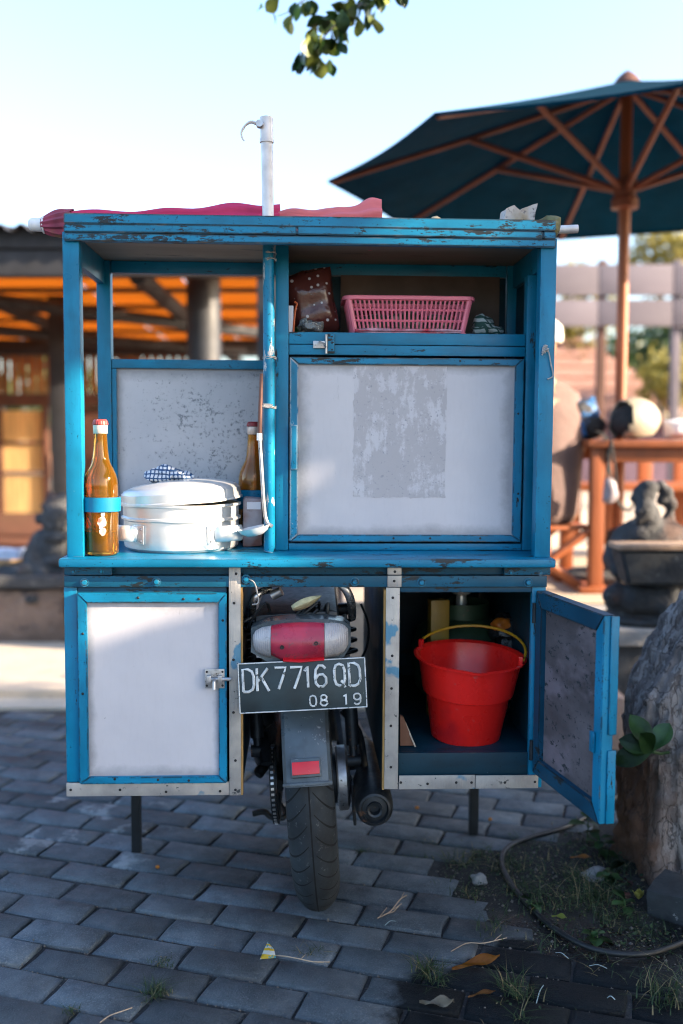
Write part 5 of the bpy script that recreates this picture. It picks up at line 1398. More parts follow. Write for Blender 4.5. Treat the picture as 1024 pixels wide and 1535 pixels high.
M_LEAF = leaf_mat("glossy_leaf", (.018, .05, .016), (.04, .095, .025), .28, .2)
M_WEED = leaf_mat("weed_leaf", (.025, .07, .02), (.05, .11, .035), .5)
def leaf_mesh(name, L, W, curl=.15, fold=.12, n=9, m=None, tipw=.55, wav=0.0):
    """one leaf from base (origin) along +x, face up, obovate"""
    bm = bmesh.new(); rows = []
    for k in range(n + 1):
        f = k / n; w = W * (math.sin(math.pi * f ** (1 + tipw * .6)) ** .75 if 0 < f < 1 else 0.02)
        z = -curl * L * f * f + .04 * L * math.sin(f * 3)
        row = [bm.verts.new((L * f, s * w, z + abs(s) * fold * w + wav * math.sin(9 * f + s * 2))) for s in (-1, -.5, 0, .5, 1)]
        rows.append(row)
    for A, B in zip(rows, rows[1:]):
        for j in range(4): bm.faces.new((A[j], A[j+1], B[j+1], B[j]))
    bmesh.ops.solidify(bm, geom=list(bm.faces), thickness=.0006)
    o = obj(name, bm, m, None, ang=70); me = o.data; bpy.data.objects.remove(o); return me
WL = [leaf_mesh('leaf', .040, .014, .2, .2, 6, M_WEED), leaf_mesh('leaf', .026, .011, .3, .2, 6, M_WEED)]
def weed(label, px, py, n, h, s, seed):
    rs_ = random.Random(seed); p = gnd(px, py)
    t = thing('weed', label, 'weed', T(p.x, p.y, soil_z(p.x, p.y) - .001), 'small leafy weeds in the soil bed')
    bm = bmesh.new(); tube(bm, [(0, 0, 0), (.004, .002, h * .6), (.002, .004, h)], .0016, 6); obj('stem', bm, M_WEED, t)
    for k in range(n):
        f = .3 + .7 * k / max(1, n - 1); a = k * 2.4 + rs_.uniform(-.4, .4)
        inst('leaf', WL[k % 2], t, T(.003, .003, h * f) @ RZ(a) @ RY(R(rs_.uniform(-35, 15))) @ Matrix.Scale(s * rs_.uniform(.75, 1.25), 4))
weed('broad leaved weed growing between the hose and the tree trunk', 898, 1282, 9, .05, 1.25, 1)
weed('tallest leafy weed, behind the hose near the open door', 880, 1262, 7, .07, 1.3, 2)
weed('low weed beside the flat grey stone', 912, 1322, 9, .03, .95, 3)
weed('small weed growing on the hose bend by the pale stone', 795, 1368, 5, .025, .8, 4)
weed('low weed at the front of the bed by the wet soil', 893, 1415, 8, .03, .9, 5)
weed('weed beside the yellow fallen flower', 935, 1372, 7, .035, .9, 6)
M_BROWNLEAF = leaf_mat("brown_fallen_leaf", (.20, .075, .02), (.34, .15, .03), .6, .2)
M_ORANGELEAF = leaf_mat("orange_fallen_leaf", (.30, .10, .008), (.42, .16, .012), .55, .25)
M_PALELEAF = leaf_mat("pale_fallen_leaf", (.30, .25, .19), (.42, .37, .29), .7, .1)
M_MAROON = leaf_mat("maroon_fallen_leaf", (.12, .04, .035), (.17, .06, .05), .6, .1)
M_LIME = leaf_mat("lime_fallen_leaf", (.35, .42, .07), (.45, .5, .12), .5, .25)
def fallen(label, px, py, L, W, rot, m, curl=-.25, tilt=0, wav=.002, z=.004):
    me = leaf_mesh('fallen_leaf', L, W, curl, .35, 10, m, wav=wav); p = gnd(px, py)
    o = inst('fallen_leaf', me, None, T(p.x, p.y, z) @ RZ(R(rot)) @ RX(R(tilt)) @ T(-L/2, 0, 0)); return tag(o, label, 'fallen leaf')
fallen('large curled orange leaf on the wet soil', 712, 1450, .105, .0115, 14, M_ORANGELEAF, -.2, 25, .005)
fallen('brown curled leaf beside the hose and tall weed', 870, 1294, .055, .0085, -22, M_BROWNLEAF, -.2, 10, z=.012)
fallen('flat brown leaf on the paver edge beside the wet soil', 722, 1494, .06, .006, 16, M_BROWNLEAF, -.05, 5)
fallen('crumpled pale grey leaf on the front pavers', 655, 1508, .07, .009, -10, M_PALELEAF, -.3, 35, .009)
fallen('maroon leaf lying by the concrete block', 938, 1352, .035, .012, 60, M_MAROON, -.2, 10, z=.01)
fallen('maroon leaf standing beside the flat grey stone', 942, 1330, .03, .010, 120, M_MAROON, -.1, 30, z=.012)
fallen('lime green leaf lying over the black hose', 838, 1388, .035, .009, -25, M_LIME, -.1, 5, z=.02)
fl = thing('fallen_flower', 'yellow flower fallen on the soil beside the concrete block', 'flower', T(*gnd(957, 1356)) @ T(0, 0, .014))
M_FLOWER = leaf_mat("yellow_petal", (.55, .50, .10), (.66, .62, .22), .6, .3)
ptl = leaf_mesh('petal', .022, .0075, -.5, .3, 6, M_FLOWER, wav=.0015)
for k in range(7): inst('petal', ptl, fl, RZ(k * 2*math.pi/7 + .2) @ RY(R(-28 - 14 * (k % 3))))
p = gnd(402, 1436)
def wrap_mat():
    m, nt, b = mat("printed_wrapper"); v = coords(nt, shift=False)
    w_ = nd(nt, 'ShaderNodeTexWave', {'Vector': v, 'Scale': 22.0, 'Distortion': 6.0}, bands_direction='Y').outputs[1]
    c = mx(nt, mr(nt, w_, .45, .6), (.65, .68, .66), (.70, .50, .04)); c = mx(nt, mr(nt, nz(nt, v, 90, 3), .58, .62), c, (.08, .35, .40))
    nt.links.new(c, b.inputs['Base Color']); b.inputs['Roughness'].default_value = .35; return m
bm = bmesh.new(); vs = [bm.verts.new(q) for q in ((-.017, -.012, .002), (.018, -.008, .003), (.012, .012, .012), (-.003, .028, .02), (-.010, .008, .012))]; c_ = bm.verts.new((.001, .004, .013))
for k in range(5): bm.faces.new((vs[k], vs[(k+1) % 5], c_))
bmesh.ops.solidify(bm, geom=list(bm.faces), thickness=.0008)
tag(obj('wrapper', bm, wrap_mat(), None, smooth=False, matrix=T(p.x, p.y, .0015)), 'small torn yellow and white wrapper lying on the pavers', 'wrapper')
M_TWIG = surf("dry_twig", (.36, .27, .19), .85, var=.3)
def twig(label, pxs, r=.0013, br=()):
    bm = bmesh.new(); P = [gnd(*q) for q in pxs]; tube(bm, smooth_path([(p.x, p.y, .003 + .004 * math.sin(k)) for k, p in enumerate(P)], 4), r, 5)
    for b2 in br: Q = [gnd(*q) for q in b2]; tube(bm, [(q.x, q.y, .005 + .004 * k) for k, q in enumerate(Q)], r * .7, 5)
    return tag(obj('twig', bm, M_TWIG, None), label, 'twig')
twig('branched dry twig lying on the pavers right of the tyre', [(566, 1378), (585, 1370), (600, 1352), (610, 1344)], .0014, (((576, 1374), (590, 1372), (598, 1366)), ((590, 1366), (602, 1360)), ((600, 1352), (606, 1343)), ((570, 1376), (580, 1366))))
twig('long dry stem on the wet soil below the pale stone', [(676, 1428), (700, 1418), (725, 1418), (760, 1408)], .0011, (((740, 1414), (752, 1406)),))
twig('thin dry root between the front left pavers', [(150, 1535), (165, 1527), (185, 1520), (198, 1513)], .0011)
twig('short twig lying by the yellow wrapper', [(414, 1434), (430, 1438), (450, 1442), (470, 1444), (495, 1442)], .0012, (((450, 1442), (458, 1436)),))
M_SHAVE = surf("pale_shaving", (.28, .36, .36), .5, var=.1, bmp=None)
for k, (q0, q1, lab) in enumerate((((883, 1450), (910, 1455), 'pale curled scrap on the wet soil near the hose'), ((804, 1506), (815, 1480), 'pale blue scrap standing among grass on the wet soil'), ((577, 1389), (593, 1384), 'pale blue scrap lying under the branched twig'), ((833, 1430), (852, 1440), 'short pale scrap beside the hose on wet soil'), ((910, 1498), (922, 1502), 'small pale scrap on the wet soil front'))):
    a, b_ = gnd(*q0), gnd(*q1); bm = bmesh.new(); tube(bm, smooth_path([(a.x, a.y, .003), ((a.x + b_.x)/2, (a.y + b_.y)/2 + .003, .008), (b_.x, b_.y, .005)]), .0011, 6, flat=.4); tag(obj('scrap', bm, M_SHAVE, None), lab, 'scrap')
for k, (px, py, lab) in enumerate(((735, 1230, 'small orange fruit lying on pavers by the right cart leg'), (236, 1302, 'tiny orange seed husk near the left cart leg'), (625, 1213, 'tiny brown seed husk on the pavers by the silencer'))):
    p = gnd(px, py); bm = bmesh.new(); ell(bm, (0, 0, .004), (.006, .005, .0045), u=10, v=8); rough_up(bm, .0015, 120, k); tag(obj('seed_husk', bm, M_ORANGELEAF, None, matrix=T(p.x, p.y, .0005)), lab, 'seed')
# ================================================================== the leaning tree
def bark_mat():
    m, nt, b = mat("bark"); v = coords(nt, (1, 1, .45), shift=False)
    n1 = nz(nt, v, 9, 8, .7, .6); n2 = nz(nt, v, 55, 8, .78)
    vo = nd(nt, 'ShaderNodeTexVoronoi', {'Vector': nd(nt, 'ShaderNodeVectorMath', {0: v, 1: nd(nt, 'ShaderNodeVectorMath', {0: nd(nt, 'ShaderNodeTexNoise', {'Vector': v, 'Scale': 14.0, 'Detail': 4.0}).outputs[1], 1: (.22, .22, .22)}, operation='MULTIPLY').outputs[0]}, operation='ADD').outputs[0], 'Scale': 17.0}, feature='DISTANCE_TO_EDGE').outputs['Distance']
    crk = mr(nt, vo, .0, .05, 1, 0)
    vc = nd(nt, 'ShaderNodeTexVoronoi', {'Vector': nd(nt, 'ShaderNodeVectorMath', {0: nd(nt, 'ShaderNodeMapping', {'Vector': v, 'Scale': (1, 1, .5)}).outputs[0], 1: nd(nt, 'ShaderNodeVectorMath', {0: nd(nt, 'ShaderNodeTexNoise', {'Vector': v, 'Scale': 30.0, 'Detail': 5.0}).outputs[1], 1: (.06, .06, .06)}, operation='MULTIPLY').outputs[0]}, operation='ADD').outputs[0], 'Scale': 48.0})
    cell = nd(nt, 'ShaderNodeSeparateColor', {0: vc.outputs['Color']}).outputs[0]
    c = mx(nt, mr(nt, n1, .32, .68), (.13, .10, .09), (.46, .40, .38)); c = mx(nt, mr(nt, cell, 0, 1, 0, .75), c, mx(nt, mr(nt, cell, .3, .7), (.06, .048, .044), (.55, .50, .48))); c = mx(nt, mr(nt, n2, .58, .66), c, (.60, .56, .54)); c = mx(nt, mr(nt, n2, .42, .33), c, (.03, .022, .018))
    sep = nd(nt, 'ShaderNodeSeparateXYZ', {0: nd(nt, 'ShaderNodeTexCoord').outputs['Object']})
    c = mx(nt, mth(nt, 'MULTIPLY', mr(nt, mth(nt, 'ADD', sep.outputs[0], mth(nt, 'MULTIPLY', n1, .12)), .83, .92, 1, 0), mr(nt, mth(nt, 'ADD', sep.outputs[2], mth(nt, 'MULTIPLY', n2, .12)), .34, .48, 1, 0)), c, (.13, .062, .036))
    c = mx(nt, mth(nt, 'MULTIPLY', mth(nt, 'MULTIPLY', crk, mr(nt, n1, .40, .55)), .75), c, (.03, .024, .022))
    nt.links.new(c, b.inputs['Base Color']); b.inputs['Roughness'].default_value = .9
    bump(nt, b, mth(nt, 'SUBTRACT', mth(nt, 'ADD', n1, n2), mth(nt, 'SUBTRACT', mth(nt, 'MULTIPLY', crk, .25), mth(nt, 'MULTIPLY', cell, .35))), 1.0, .02); return m
M_BARK = bark_mat()
tree = thing('tree', 'leaning tree with gnarled grey trunk and a wide leafy crown beside the cart', 'tree', T(0, 0, 0))
bm = bmesh.new()
TY_ = .46
tp_ = [(.97, TY_, -.05, .205), (.958, TY_, .06, .188), (.938, TY_, .20, .174), (.938, TY_, .33, .166), (.942, TY_, .43, .163), (.978, TY_, .527, .152), (1.03, TY_, .62, .144), (1.125, TY_, .726, .138), (1.30, TY_ + .01, .90, .134), (1.58, TY_, 1.25, .128), (1.76, TY_ - .08, 1.7, .115), (1.95, TY_ - .25, 2.15, .10)]
P_ = smooth_path([q[:3] for q in tp_], 14); Rr = []
for k in range(len(P_)):
    f = k / 14; i_ = min(int(f), len(tp_) - 2); t_ = f - i_; Rr.append(tp_[i_][3] * (1 - t_) + tp_[i_ + 1][3] * t_)
rings_t = tube(bm, P_, Rr, 150)
BUMPS = [(at(952, 1058, .38), .040, .060), (at(990, 1035, .31), .035, .030), (at(995, 1040, .30), .05, .035), (at(1000, 960, .34), .03, .022), (at(1012, 1120, .28), .06, .03), (at(985, 1180, .28), .07, .02), (at(950, 1120, .36), .05, .012), (at(1015, 1000, .30), .025, .02), (at(940, 1240, .38), .06, .025)]
HOLES = [(at(985, 1092, .28), .032, .085), (at(1012, 1088, .27), .03, .08), (at(962, 1102, .33), .022, .05), (at(985, 1150, .27), .018, .025)]
for ri_, (ring, ctr) in enumerate(zip(rings_t, P_)):
    for v in ring:
        rad = (v.co - ctr).normalized(); a = math.atan2(rad.y, rad.x); z = v.co.z; o_ = v.co.copy()
        fl_ = max(0, .16 - z) / .16
        d_ = .03 * math.sin(5 * a + 1) * fl_ + .026 * mnoise.noise(Vector((math.cos(a)*1.8, math.sin(a)*1.8, z*3))) + .016 * mnoise.noise(Vector((math.cos(a)*5, math.sin(a)*5, z*7)))
        rdg = 1 - abs(mnoise.noise(Vector((math.cos(a)*9, math.sin(a)*9, z*7 + 3)))) * 2
        d_ += .014 * rdg + .010 * mnoise.noise(o_ * 34) + .004 * mnoise.noise(o_ * 80)
        for (c, r_, h_) in BUMPS: d_ += h_ * math.exp(-((o_ - c).length / r_) ** 2 * .8) * (1 + .35 * math.sin((o_ - c).length * 260))
        for (c, r_, h_) in HOLES: d_ -= h_ * math.exp(-((o_ - c).length / r_) ** 2 * 1.2)
        v.co += rad * d_
trunk = obj('trunk', bm, M_BARK, tree, ang=80)
for (a, b_, c_, d_, r_) in (((1.85, .33, 1.95), (2.2, -.2, 2.6), (2.9, -.9, 3.0), (3.8, -1.6, 3.3), .085), ((1.6, .36, 1.8), (2.4, .3, 2.4), (3.2, .0, 2.9), (4.2, -.5, 3.2), .07), ((1.5, .38, 1.6), (1.45, .7, 2.5), (.9, 1.05, 3.2), (.45, 1.12, 3.1), .055), ((1.85, .2, 2.15), (2.1, -.8, 2.9), (2.3, -1.9, 3.3), (2.6, -3.0, 3.5), .06)):
    bm = bmesh.new(); tube(bm, smooth_path([a, b_, c_, d_], 6), [r_ * (1 - .75 * k / 18) for k in range(19)], 12); obj('limb', bm, M_BARK, tree)
# crown: leaf-sized faces through the lobes
lobes = [((2.75, -1.0, 3.0), (1.35, 1.5, .62), 6500), ((3.7, -1.3, 3.35), (1.2, 1.6, .7), 5000), ((2.5, -2.4, 3.1), (1.3, 1.2, .6), 4500), ((3.1, .1, 2.95), (.95, .75, .5), 2500), ((2.05, -.6, 2.75), (.6, .8, .35), 1800)]
def H(x, y, z): return CART_M @ Vector((x, y, z))
# holes cut in both crowns along the sun rays, aimed at chosen sunlit spots
GAPS = [(H(-.42, .05, ZC + .06), .21), (H(-.53, .02, ZC + .12), .15), (H(-.25, .04, ZC + .05), .13), (H(XL + .03, .0, ZC + .33), .12), (H(-.158, .07, 1.27), .075), (H(.22, -.01, ZRB + .03), .10), (H(.27, -.01, ZRB + .06), .10), (H(-.36, -.01, .80), .10), (at(1000, 760, 1.86), .12), (at(515, 35, 1.2), .28), (at(570, 0, 1.2), .2), (H(-.57, 0, 1.40), .05)]
def leaf_mass(name, parent, lobes, clumps, lo, hi, floor=None):
    P = []
    for (c, r, n) in lobes:
        d = RNG.normal(size=(n, 3)); d /= np.linalg.norm(d, axis=1)[:, None]
        P.append(np.array(c) + d * (RNG.random(n) ** (1 / 2.2))[:, None] * np.array(r))
    P = np.concatenate(P)
    K = P[RNG.integers(0, len(P), clumps)]
    near = K[RNG.integers(0, clumps, len(P))] + RNG.normal(size=P.shape) * .13      # leaves gather at twig ends
    P = np.where((RNG.random(len(P)) < .6)[:, None], near, P)
    if floor is not None: P[:, 2] = np.abs(P[:, 2] - floor) + floor
    keep = np.ones(len(P), bool); depth = P[:, 1] + 2.13
    keep &= ~((depth > .2) & (P[:, 0] < .343 * depth + .16) & (P[:, 2] < 1.14 + .4357 * depth + .14))
    s_ = np.array(SUN)
    for (g, r) in GAPS:
        w = P - np.array(g); t = w @ s_; dist = np.linalg.norm(w - t[:, None] * s_, axis=1); keep &= ~((dist < r) & (t > 0))
    P = P[keep]; n = len(P)
    dirs = RNG.normal(size=(n, 3)); dirs[:, 2] -= .5; dirs /= np.linalg.norm(dirs, axis=1)[:, None]
    up = RNG.normal(size=(n, 3)) * .6 + np.array([0, 0, 1.0]); sd = np.cross(dirs, up); sd /= np.linalg.norm(sd, axis=1)[:, None]
    nr = np.cross(sd, dirs); L = RNG.uniform(lo, hi, n)[:, None]; W = L * .21
    vv = np.stack([P, P + dirs*L*.45 + sd*W + nr*.008, P + dirs*L, P + dirs*L*.45 - sd*W + nr*.008, P + dirs*L*.5 - nr*.006], 1).reshape(-1, 3)
    base = np.arange(n)[:, None] * 5
    ff = np.concatenate([base + np.array([0, 4, 1]), base + np.array([1, 4, 2]), base + np.array([2, 4, 3]), base + np.array([3, 4, 0])], 0)
    me = bpy.data.meshes.new(name); me.from_pydata(vv.tolist(), [], ff.tolist()); me.materials.append(M_LEAF)
    o = bpy.data.objects.new(name, me); COL.objects.link(o); o.parent = parent; return stuff(o)
leaf_mass('crown', tree, lobes, 1200, .08, .125)
# unseen tree added at right, its low crown shaped to block the evening sun
shade = thing('added_shade_tree', 'broad low crowned tree added out of view to the right, to shade the cart', 'tree', T(0, 0, 0))
bm = bmesh.new(); tube(bm, smooth_path([(5.0, -.8, -.05), (4.95, -.75, .8), (5.05, -.9, 1.6), (4.9, -.8, 2.5)], 5), [.2 - .009 * k for k in range(16)], 16); rough_up(bm, .02, 6); obj('trunk', bm, M_BARK, shade)
for (dx, dy, dz) in ((.6, .9, 1.0), (-.5, -1.0, 1.1), (.3, -1.6, .9), (-.4, .8, .6)):
    bm = bmesh.new(); tube(bm, smooth_path([(5.0, -.85, 1.2), (5.0 + dx * .5, -.85 + dy * .5, 1.2 + dz * .6), (5.0 + dx, -.85 + dy, 1.2 + dz)], 5), [.08 - .006 * k for k in range(11)], 8); obj('limb', bm, M_BARK, shade)
leaf_mass('crown', shade, [((4.9, -.9, 2.4), (.9, 1.5, 1.0), 9000), ((5.0, -.3, 1.5), (.9, 1.15, 1.0), 8000), ((5.0, -1.7, 1.6), (.9, 1.2, 1.1), 8000), ((5.0, -.8, .7), (.9, 1.6, .7), 7000), ((5.1, -2.6, 1.7), (.9, 1.1, 1.2), 6000), ((5.1, -1.3, 3.0), (.9, 1.4, .5), 4000)], 1600, .09, .14, floor=.02)
# hanging branch in view, each leaf its own piece
LB = [leaf_mesh('leaf', .072, .022, .15, .15, 7, M_LEAF), leaf_mesh('leaf', .058, .020, .3, .2, 7, M_LEAF)]
M_LEAFY = leaf_mat("yellow_green_leaf", (.12, .16, .03), (.2, .24, .05), .35, .35)  # lighter yellow-green leaf tone, mixed in at random
LB.append(leaf_mesh('leaf', .062, .024, .1, .15, 7, M_LEAFY))
yb = 1.2
def hang(pxs, leaves, seed, r=.006):
    rs_ = random.Random(seed); pts = smooth_path([at(q[0], q[1], yb + q[2]) for q in pxs], 6)
    bm = bmesh.new(); tube(bm, pts, [r * (1 - .7 * k / (len(pts) - 1)) for k in range(len(pts))], 7); b_ = obj('hanging_branch', bm, M_BARK, tree)
    for k in range(leaves):
        f = rs_.uniform(.1, 1.0); p = pts[min(len(pts) - 1, int(f * (len(pts) - 1)))] + Vector((rs_.gauss(0, .028), rs_.gauss(0, .04), rs_.gauss(0, .022)))
        inst('leaf', LB[0 if rs_.random() < .38 else (1 if rs_.random() < .4 else 2)], b_, Matrix.Translation(p) @ RZ(rs_.uniform(0, 6.28)) @ RY(R(rs_.uniform(5, 85))) @ RX(R(rs_.uniform(-60, 60))) @ Matrix.Scale(rs_.uniform(.7, 1.12), 4))
hang([(640, -95, 0), (600, -48, 0), (560, -12, 0), (530, 16, .02), (500, 40, 0), (478, 66, -.02), (464, 88, 0)], 104, 4)
hang([(560, -60, .1), (500, -30, .1), (455, 0, .05), (432, 18, .05), (416, 24, .05)], 20, 9, .004)
# young shoot on the trunk
LS = [leaf_mesh('leaf', .098, .026, .22, .18, 9, M_LEAF), leaf_mesh('leaf', .082, .025, .1, .18, 9, M_LEAF)]
def face_leaf(d):
    n_ = Vector((-.25, -1, .55)); n_ = (n_ - d * n_.dot(d)).normalized(); y_ = n_.cross(d)
    return Matrix(((d.x, y_.x, n_.x, 0), (d.y, y_.y, n_.y, 0), (d.z, y_.z, n_.z, 0), (0, 0, 0, 1)))
so = at(978, 1127, .20)
bm = bmesh.new(); e_ = at(1002, 1128, .30); tube(bm, [e_, (e_ + so) / 2 + Vector((0, 0, -.004)), so], .004, 8); shoot = obj('shoot', bm, M_WEED, tree)
for (tx, ty, dy, k, roll) in ((917, 1140, -.02, 0, 20), (926, 1106, .01, 1, 30), (948, 1066, .03, 0, 40), (1006, 1078, .02, 1, -30), (962, 1100, -.05, 1, 10)):
    t_ = at(tx, ty, .20 + dy); d = (t_ - so).normalized()
    inst('leaf', LS[k], shoot, Matrix.Translation(so) @ face_leaf(d) @ RX(R(roll * .4)))
# ================================================================== behind the cart, left: path, stone ledge, statue, pavilion
M_CONC = surf("pale_concrete", (.42, .36, .29), .9, var=.15, scale=2.5, spot=((.25, .21, .17), 16, .6), bmp=(.4, 60, .006))
M_KERB = surf("grey_kerb", (.24, .22, .20), .9, var=.2, scale=8, bmp=(.4, 60, .006))
bm = bmesh.new(); slab(bm, [(-9, PAV_END + .01), (2.4, PAV_END + .01), (2.4, 2.09), (-9, 2.09)], -.028, .004)
struct(obj('path', bm, M_CONC, smooth=False))
bm = bmesh.new(); slab(bm, [(-9, 2.095), (-.01, 2.095), (-.01, 3.1), (-9, 3.1)], -.028, .035)
struct(obj('walkway', bm, M_CONC, smooth=False))
M_ROUGHSTONE = surf("rough_brown_stone", (.17, .12, .095), .9, var=.35, scale=7, spot=((.06, .05, .05), 9, .58), alt=((.26, .19, .15), 4, .58), bmp=(.9, 16, .03))
M_STATUE = surf("weathered_statue_stone", (.042, .044, .048), .9, var=.4, scale=14, spot=((.12, .115, .108), 18, .61), alt=((.075, .045, .036), 5, .6), bmp=(.9, 45, .015))
ledge = thing('stone_ledge', 'rough brown stone ledge carrying the squatting statue', 'ledge', T(0, 0, 0))
bm = bmesh.new()
x = -4.6
rs = random.Random(12)
while x < -.75:
    w = rs.uniform(.5, .8); bm = bmesh.new(); box(bm, x, x + w - .015, 3.12, 3.75, .0, .31 + rs.uniform(-.012, .012), .025)
    bmesh.ops.subdivide_edges(bm, edges=bm.edges, cuts=3, use_grid_fill=True); rough_up(bm, .022, 5, x)
    obj('ledge_stone', bm, M_ROUGHSTONE, ledge); x += w
bm = bmesh.new(); box(bm, -4.7, -.75, 3.08, 3.72, .325, .385, .01); obj('ledge_slab', bm, M_STATUE, ledge)
def sp(px, py, y): return at(px, py, y)
# squatting guardian
YS = 3.34
def guardian():
    bm = bmesh.new(); o = sp(78, 902, YS); c = lambda px, py, dy=0: sp(px, py, YS + dy)
    ell(bm, c(86, 852), (.13, .12, .14)); ell(bm, c(84, 822), (.12, .10, .11)); ell(bm, c(90, 872), (.16, .13, .08))
    ell(bm, c(84, 778), (.082, .085, .085)); ell(bm, c(84, 770, -.05), (.06, .06, .055)); ell(bm, c(85, 778, -.09), (.026, .03, .022)); ell(bm, c(84, 789, -.07), (.05, .04, .018))
    for s in (-1, 1): ell(bm, c(84 + s*9, 768, -.085), .017); ell(bm, c(84 + s*27, 778, .0), (.02, .03, .035))
    ell(bm, c(84, 758), (.085, .08, .03)); ell(bm, c(84, 750), (.06, .06, .03)); ell(bm, c(76, 742), (.022, .022, .03)); ell(bm, c(95, 746), (.03, .03, .03))
    limb(bm, [c(62, 808), c(46, 835, -.06), c(62, 862, -.14)], [.055, .05, .04]); limb(bm, [c(106, 808), c(120, 838, -.06), c(104, 862, -.14)], [.055, .05, .04])
    limb(bm, [c(72, 880), c(34, 862, -.14), c(52, 895, -.14)], [.07, .065, .045]); limb(bm, [c(96, 880), c(132, 862, -.14), c(112, 895, -.14)], [.07, .065, .045])
    ell(bm, c(50, 898, -.20), (.045, .07, .028)); ell(bm, c(114, 898, -.20), (.045, .07, .028))
    limb(bm, [c(30, 862, -.08), c(8, 860, -.04), c(-14, 862, 0)], [.05, .05, .04]); ell(bm, c(64, 866, -.17), (.03, .03, .035)); ell(bm, c(84, 806, -.09), (.075, .03, .03)); ell(bm, c(84, 842, -.11), (.07, .03, .02))
    st = fuse(obj('statue', bm, M_STATUE, None), .011, 3)
    return tag(st, 'dark stone guardian statue squatting on the rough ledge, hands on knees', 'statue')
guardian()
M_BLUECLOTH = surf("white_blue_cloth", (.55, .62, .75), .8, var=.15, scale=9, trans=.1)
M_BASKETB = surf("tan_offering_tray", (.42, .27, .14), .8, var=.3, scale=40)
tr = sp(8, 845, 3.34); bm = bmesh.new(); lathe(bm, [(0, 0), (.10, 0), (.13, .05), (.128, .055), (.095, .006), (0, .006)], 28)
tag(obj('tray', bm, M_BASKETB, None, matrix=T(tr.x, 3.42, .386)), 'round tan woven tray on the stone ledge beside the squatting statue', 'tray')
bm = bmesh.new(); box(bm, -.10, .075, -.08, .08, 0, .026, .008); box(bm, -.09, .07, -.075, .075, .027, .05, .008); bmesh.ops.subdivide_edges(bm, edges=bm.edges, cuts=2, use_grid_fill=True); rough_up(bm, .012, 14)
tag(obj('folded_cloth', bm, M_BLUECLOTH, None, matrix=T(tr.x, 3.42, .386 + .058)), 'folded pale blue cloth lying on the woven tray by the squatting statue', 'cloth')

# pavilion
M_WOODDARK = surf("dark_red_wood", (.075, .028, .016), .7, var=.35, scale=6, stretch=(1, 1, .3), bmp=(.3, 40, .004))
M_WOODBLACK = surf("blackened_wood", (.010, .011, .015), .7, var=.4, scale=6, bmp=(.3, 40, .004))
M_SLAT = surf("bamboo_slat", (.24, .12, .045), .7, var=.3, scale=10, rnd=.35, stretch=(1, 1, .2))
M_BLIND = surf("tan_blind", (.80, .58, .28), .8, var=.2, scale=6, stretch=(4, 1, .5), trans=.55)
M_TIN_ROOF = surf("dark_corrugated_tin", (.05, .05, .055), .55, .3, var=.3, scale=5)
M_ORANGEROOF = surf("orange_translucent_sheet", (.44, .11, .008), .6, var=.12, scale=3, stretch=(.2, 1, 1), trans=.8, bmp=None)
pv = thing('pavilion', 'open timber pavilion with orange translucent roof sheets and dark rafters', 'pavilion', T(0, 0, 0))
YE, YW = 4.05, 8.4                        # eave line, back wall
ze = sp(50, 372, YE).z
x0, x1 = -7.5, -.35
# roof sheet: front strip of corrugated tin, the rest orange sheet, sloping gently
def corr(name, y0, z0, y1, z1, m, xa, xb, pitch=.13, amp=.022, th=.004):
    bm = bmesh.new(); n = int((xb - xa) / pitch * 8); rows = []
    for t_ in (0, th):
        A = []; B = []
        for k in range(n + 1):
            x_ = xa + (xb - xa) * k / n; dz = amp * math.sin(2*math.pi*x_/pitch) + t_
            A.append(bm.verts.new((x_, y0, z0 + dz))); B.append(bm.verts.new((x_, y1, z1 + dz)))
        for k in range(n): bm.faces.new((A[k], A[k+1], B[k+1], B[k]))
        rows.append((A, B))
    for j in (0, 1):
        for k in range(n): bm.faces.new((rows[0][j][k], rows[0][j][k+1], rows[1][j][k+1], rows[1][j][k]))
    return obj(name, bm, m, pv)
zt0 = sp(50, 347, YE).z
corr('tin_eave', YE - .12, zt0, YE + .32, zt0 + .05, M_TIN_ROOF, x0, x1)
RZ0, RZ1 = zt0 - .10, zt0 - .22
for k in range(9):
    xa_ = x0 + k * (x1 - x0) / 9; bm = bmesh.new(); vs = [bm.verts.new(q) for q in ((xa_ + .004, YE + .2, RZ0), (xa_ + (x1 - x0) / 9 - .004, YE + .2, RZ0), (xa_ + (x1 - x0) / 9 - .004, YW + 2.6, RZ1), (xa_ + .004, YW + 2.6, RZ1))]
    bm.faces.new(vs); bmesh.ops.solidify(bm, geom=list(bm.faces), thickness=.004); obj('roof_sheet', bm, M_ORANGEROOF, pv)
def rz(y): return RZ0 + (RZ1 - RZ0) * (y - YE - .2) / (YW + 2.4 - YE)
def pbox(name, xa, xb, ya, yb_, za, zb_, m, bev=.004):
    bm = bmesh.new(); box(bm, xa, xb, ya, yb_, za, zb_, bev); return obj(name, bm, m, pv)
pbox('eave_beam', x0, x1, YE, YE + .12, sp(50, 413, YE).z, sp(50, 371, YE).z, M_WOODBLACK)
pbox('eave_board', x0, x1, YE - .03, YE - .005, sp(50, 373, YE).z, sp(50, 341, YE).z, M_WOODBLACK)
k = 0; y_ = YE + .55
while y_ < YW + 2.4:
    pbox('purlin', x0, x1, y_, y_ + .06, rz(y_) - .045, rz(y_) - .012, M_WOODBLACK); y_ += .86
for xr in (-6.6, -5.2, -3.85, -2.55, -1.28):
    bm = bmesh.new(); m0 = Vector((xr, YE + .15, rz(YE + .15) - .14)); m1 = Vector((xr + .0, YW + 2.4, rz(YW + 2.4) - .14))
    tube(bm, [m0, m1], .06, 8); obj('rafter', bm, M_WOODBLACK, pv)
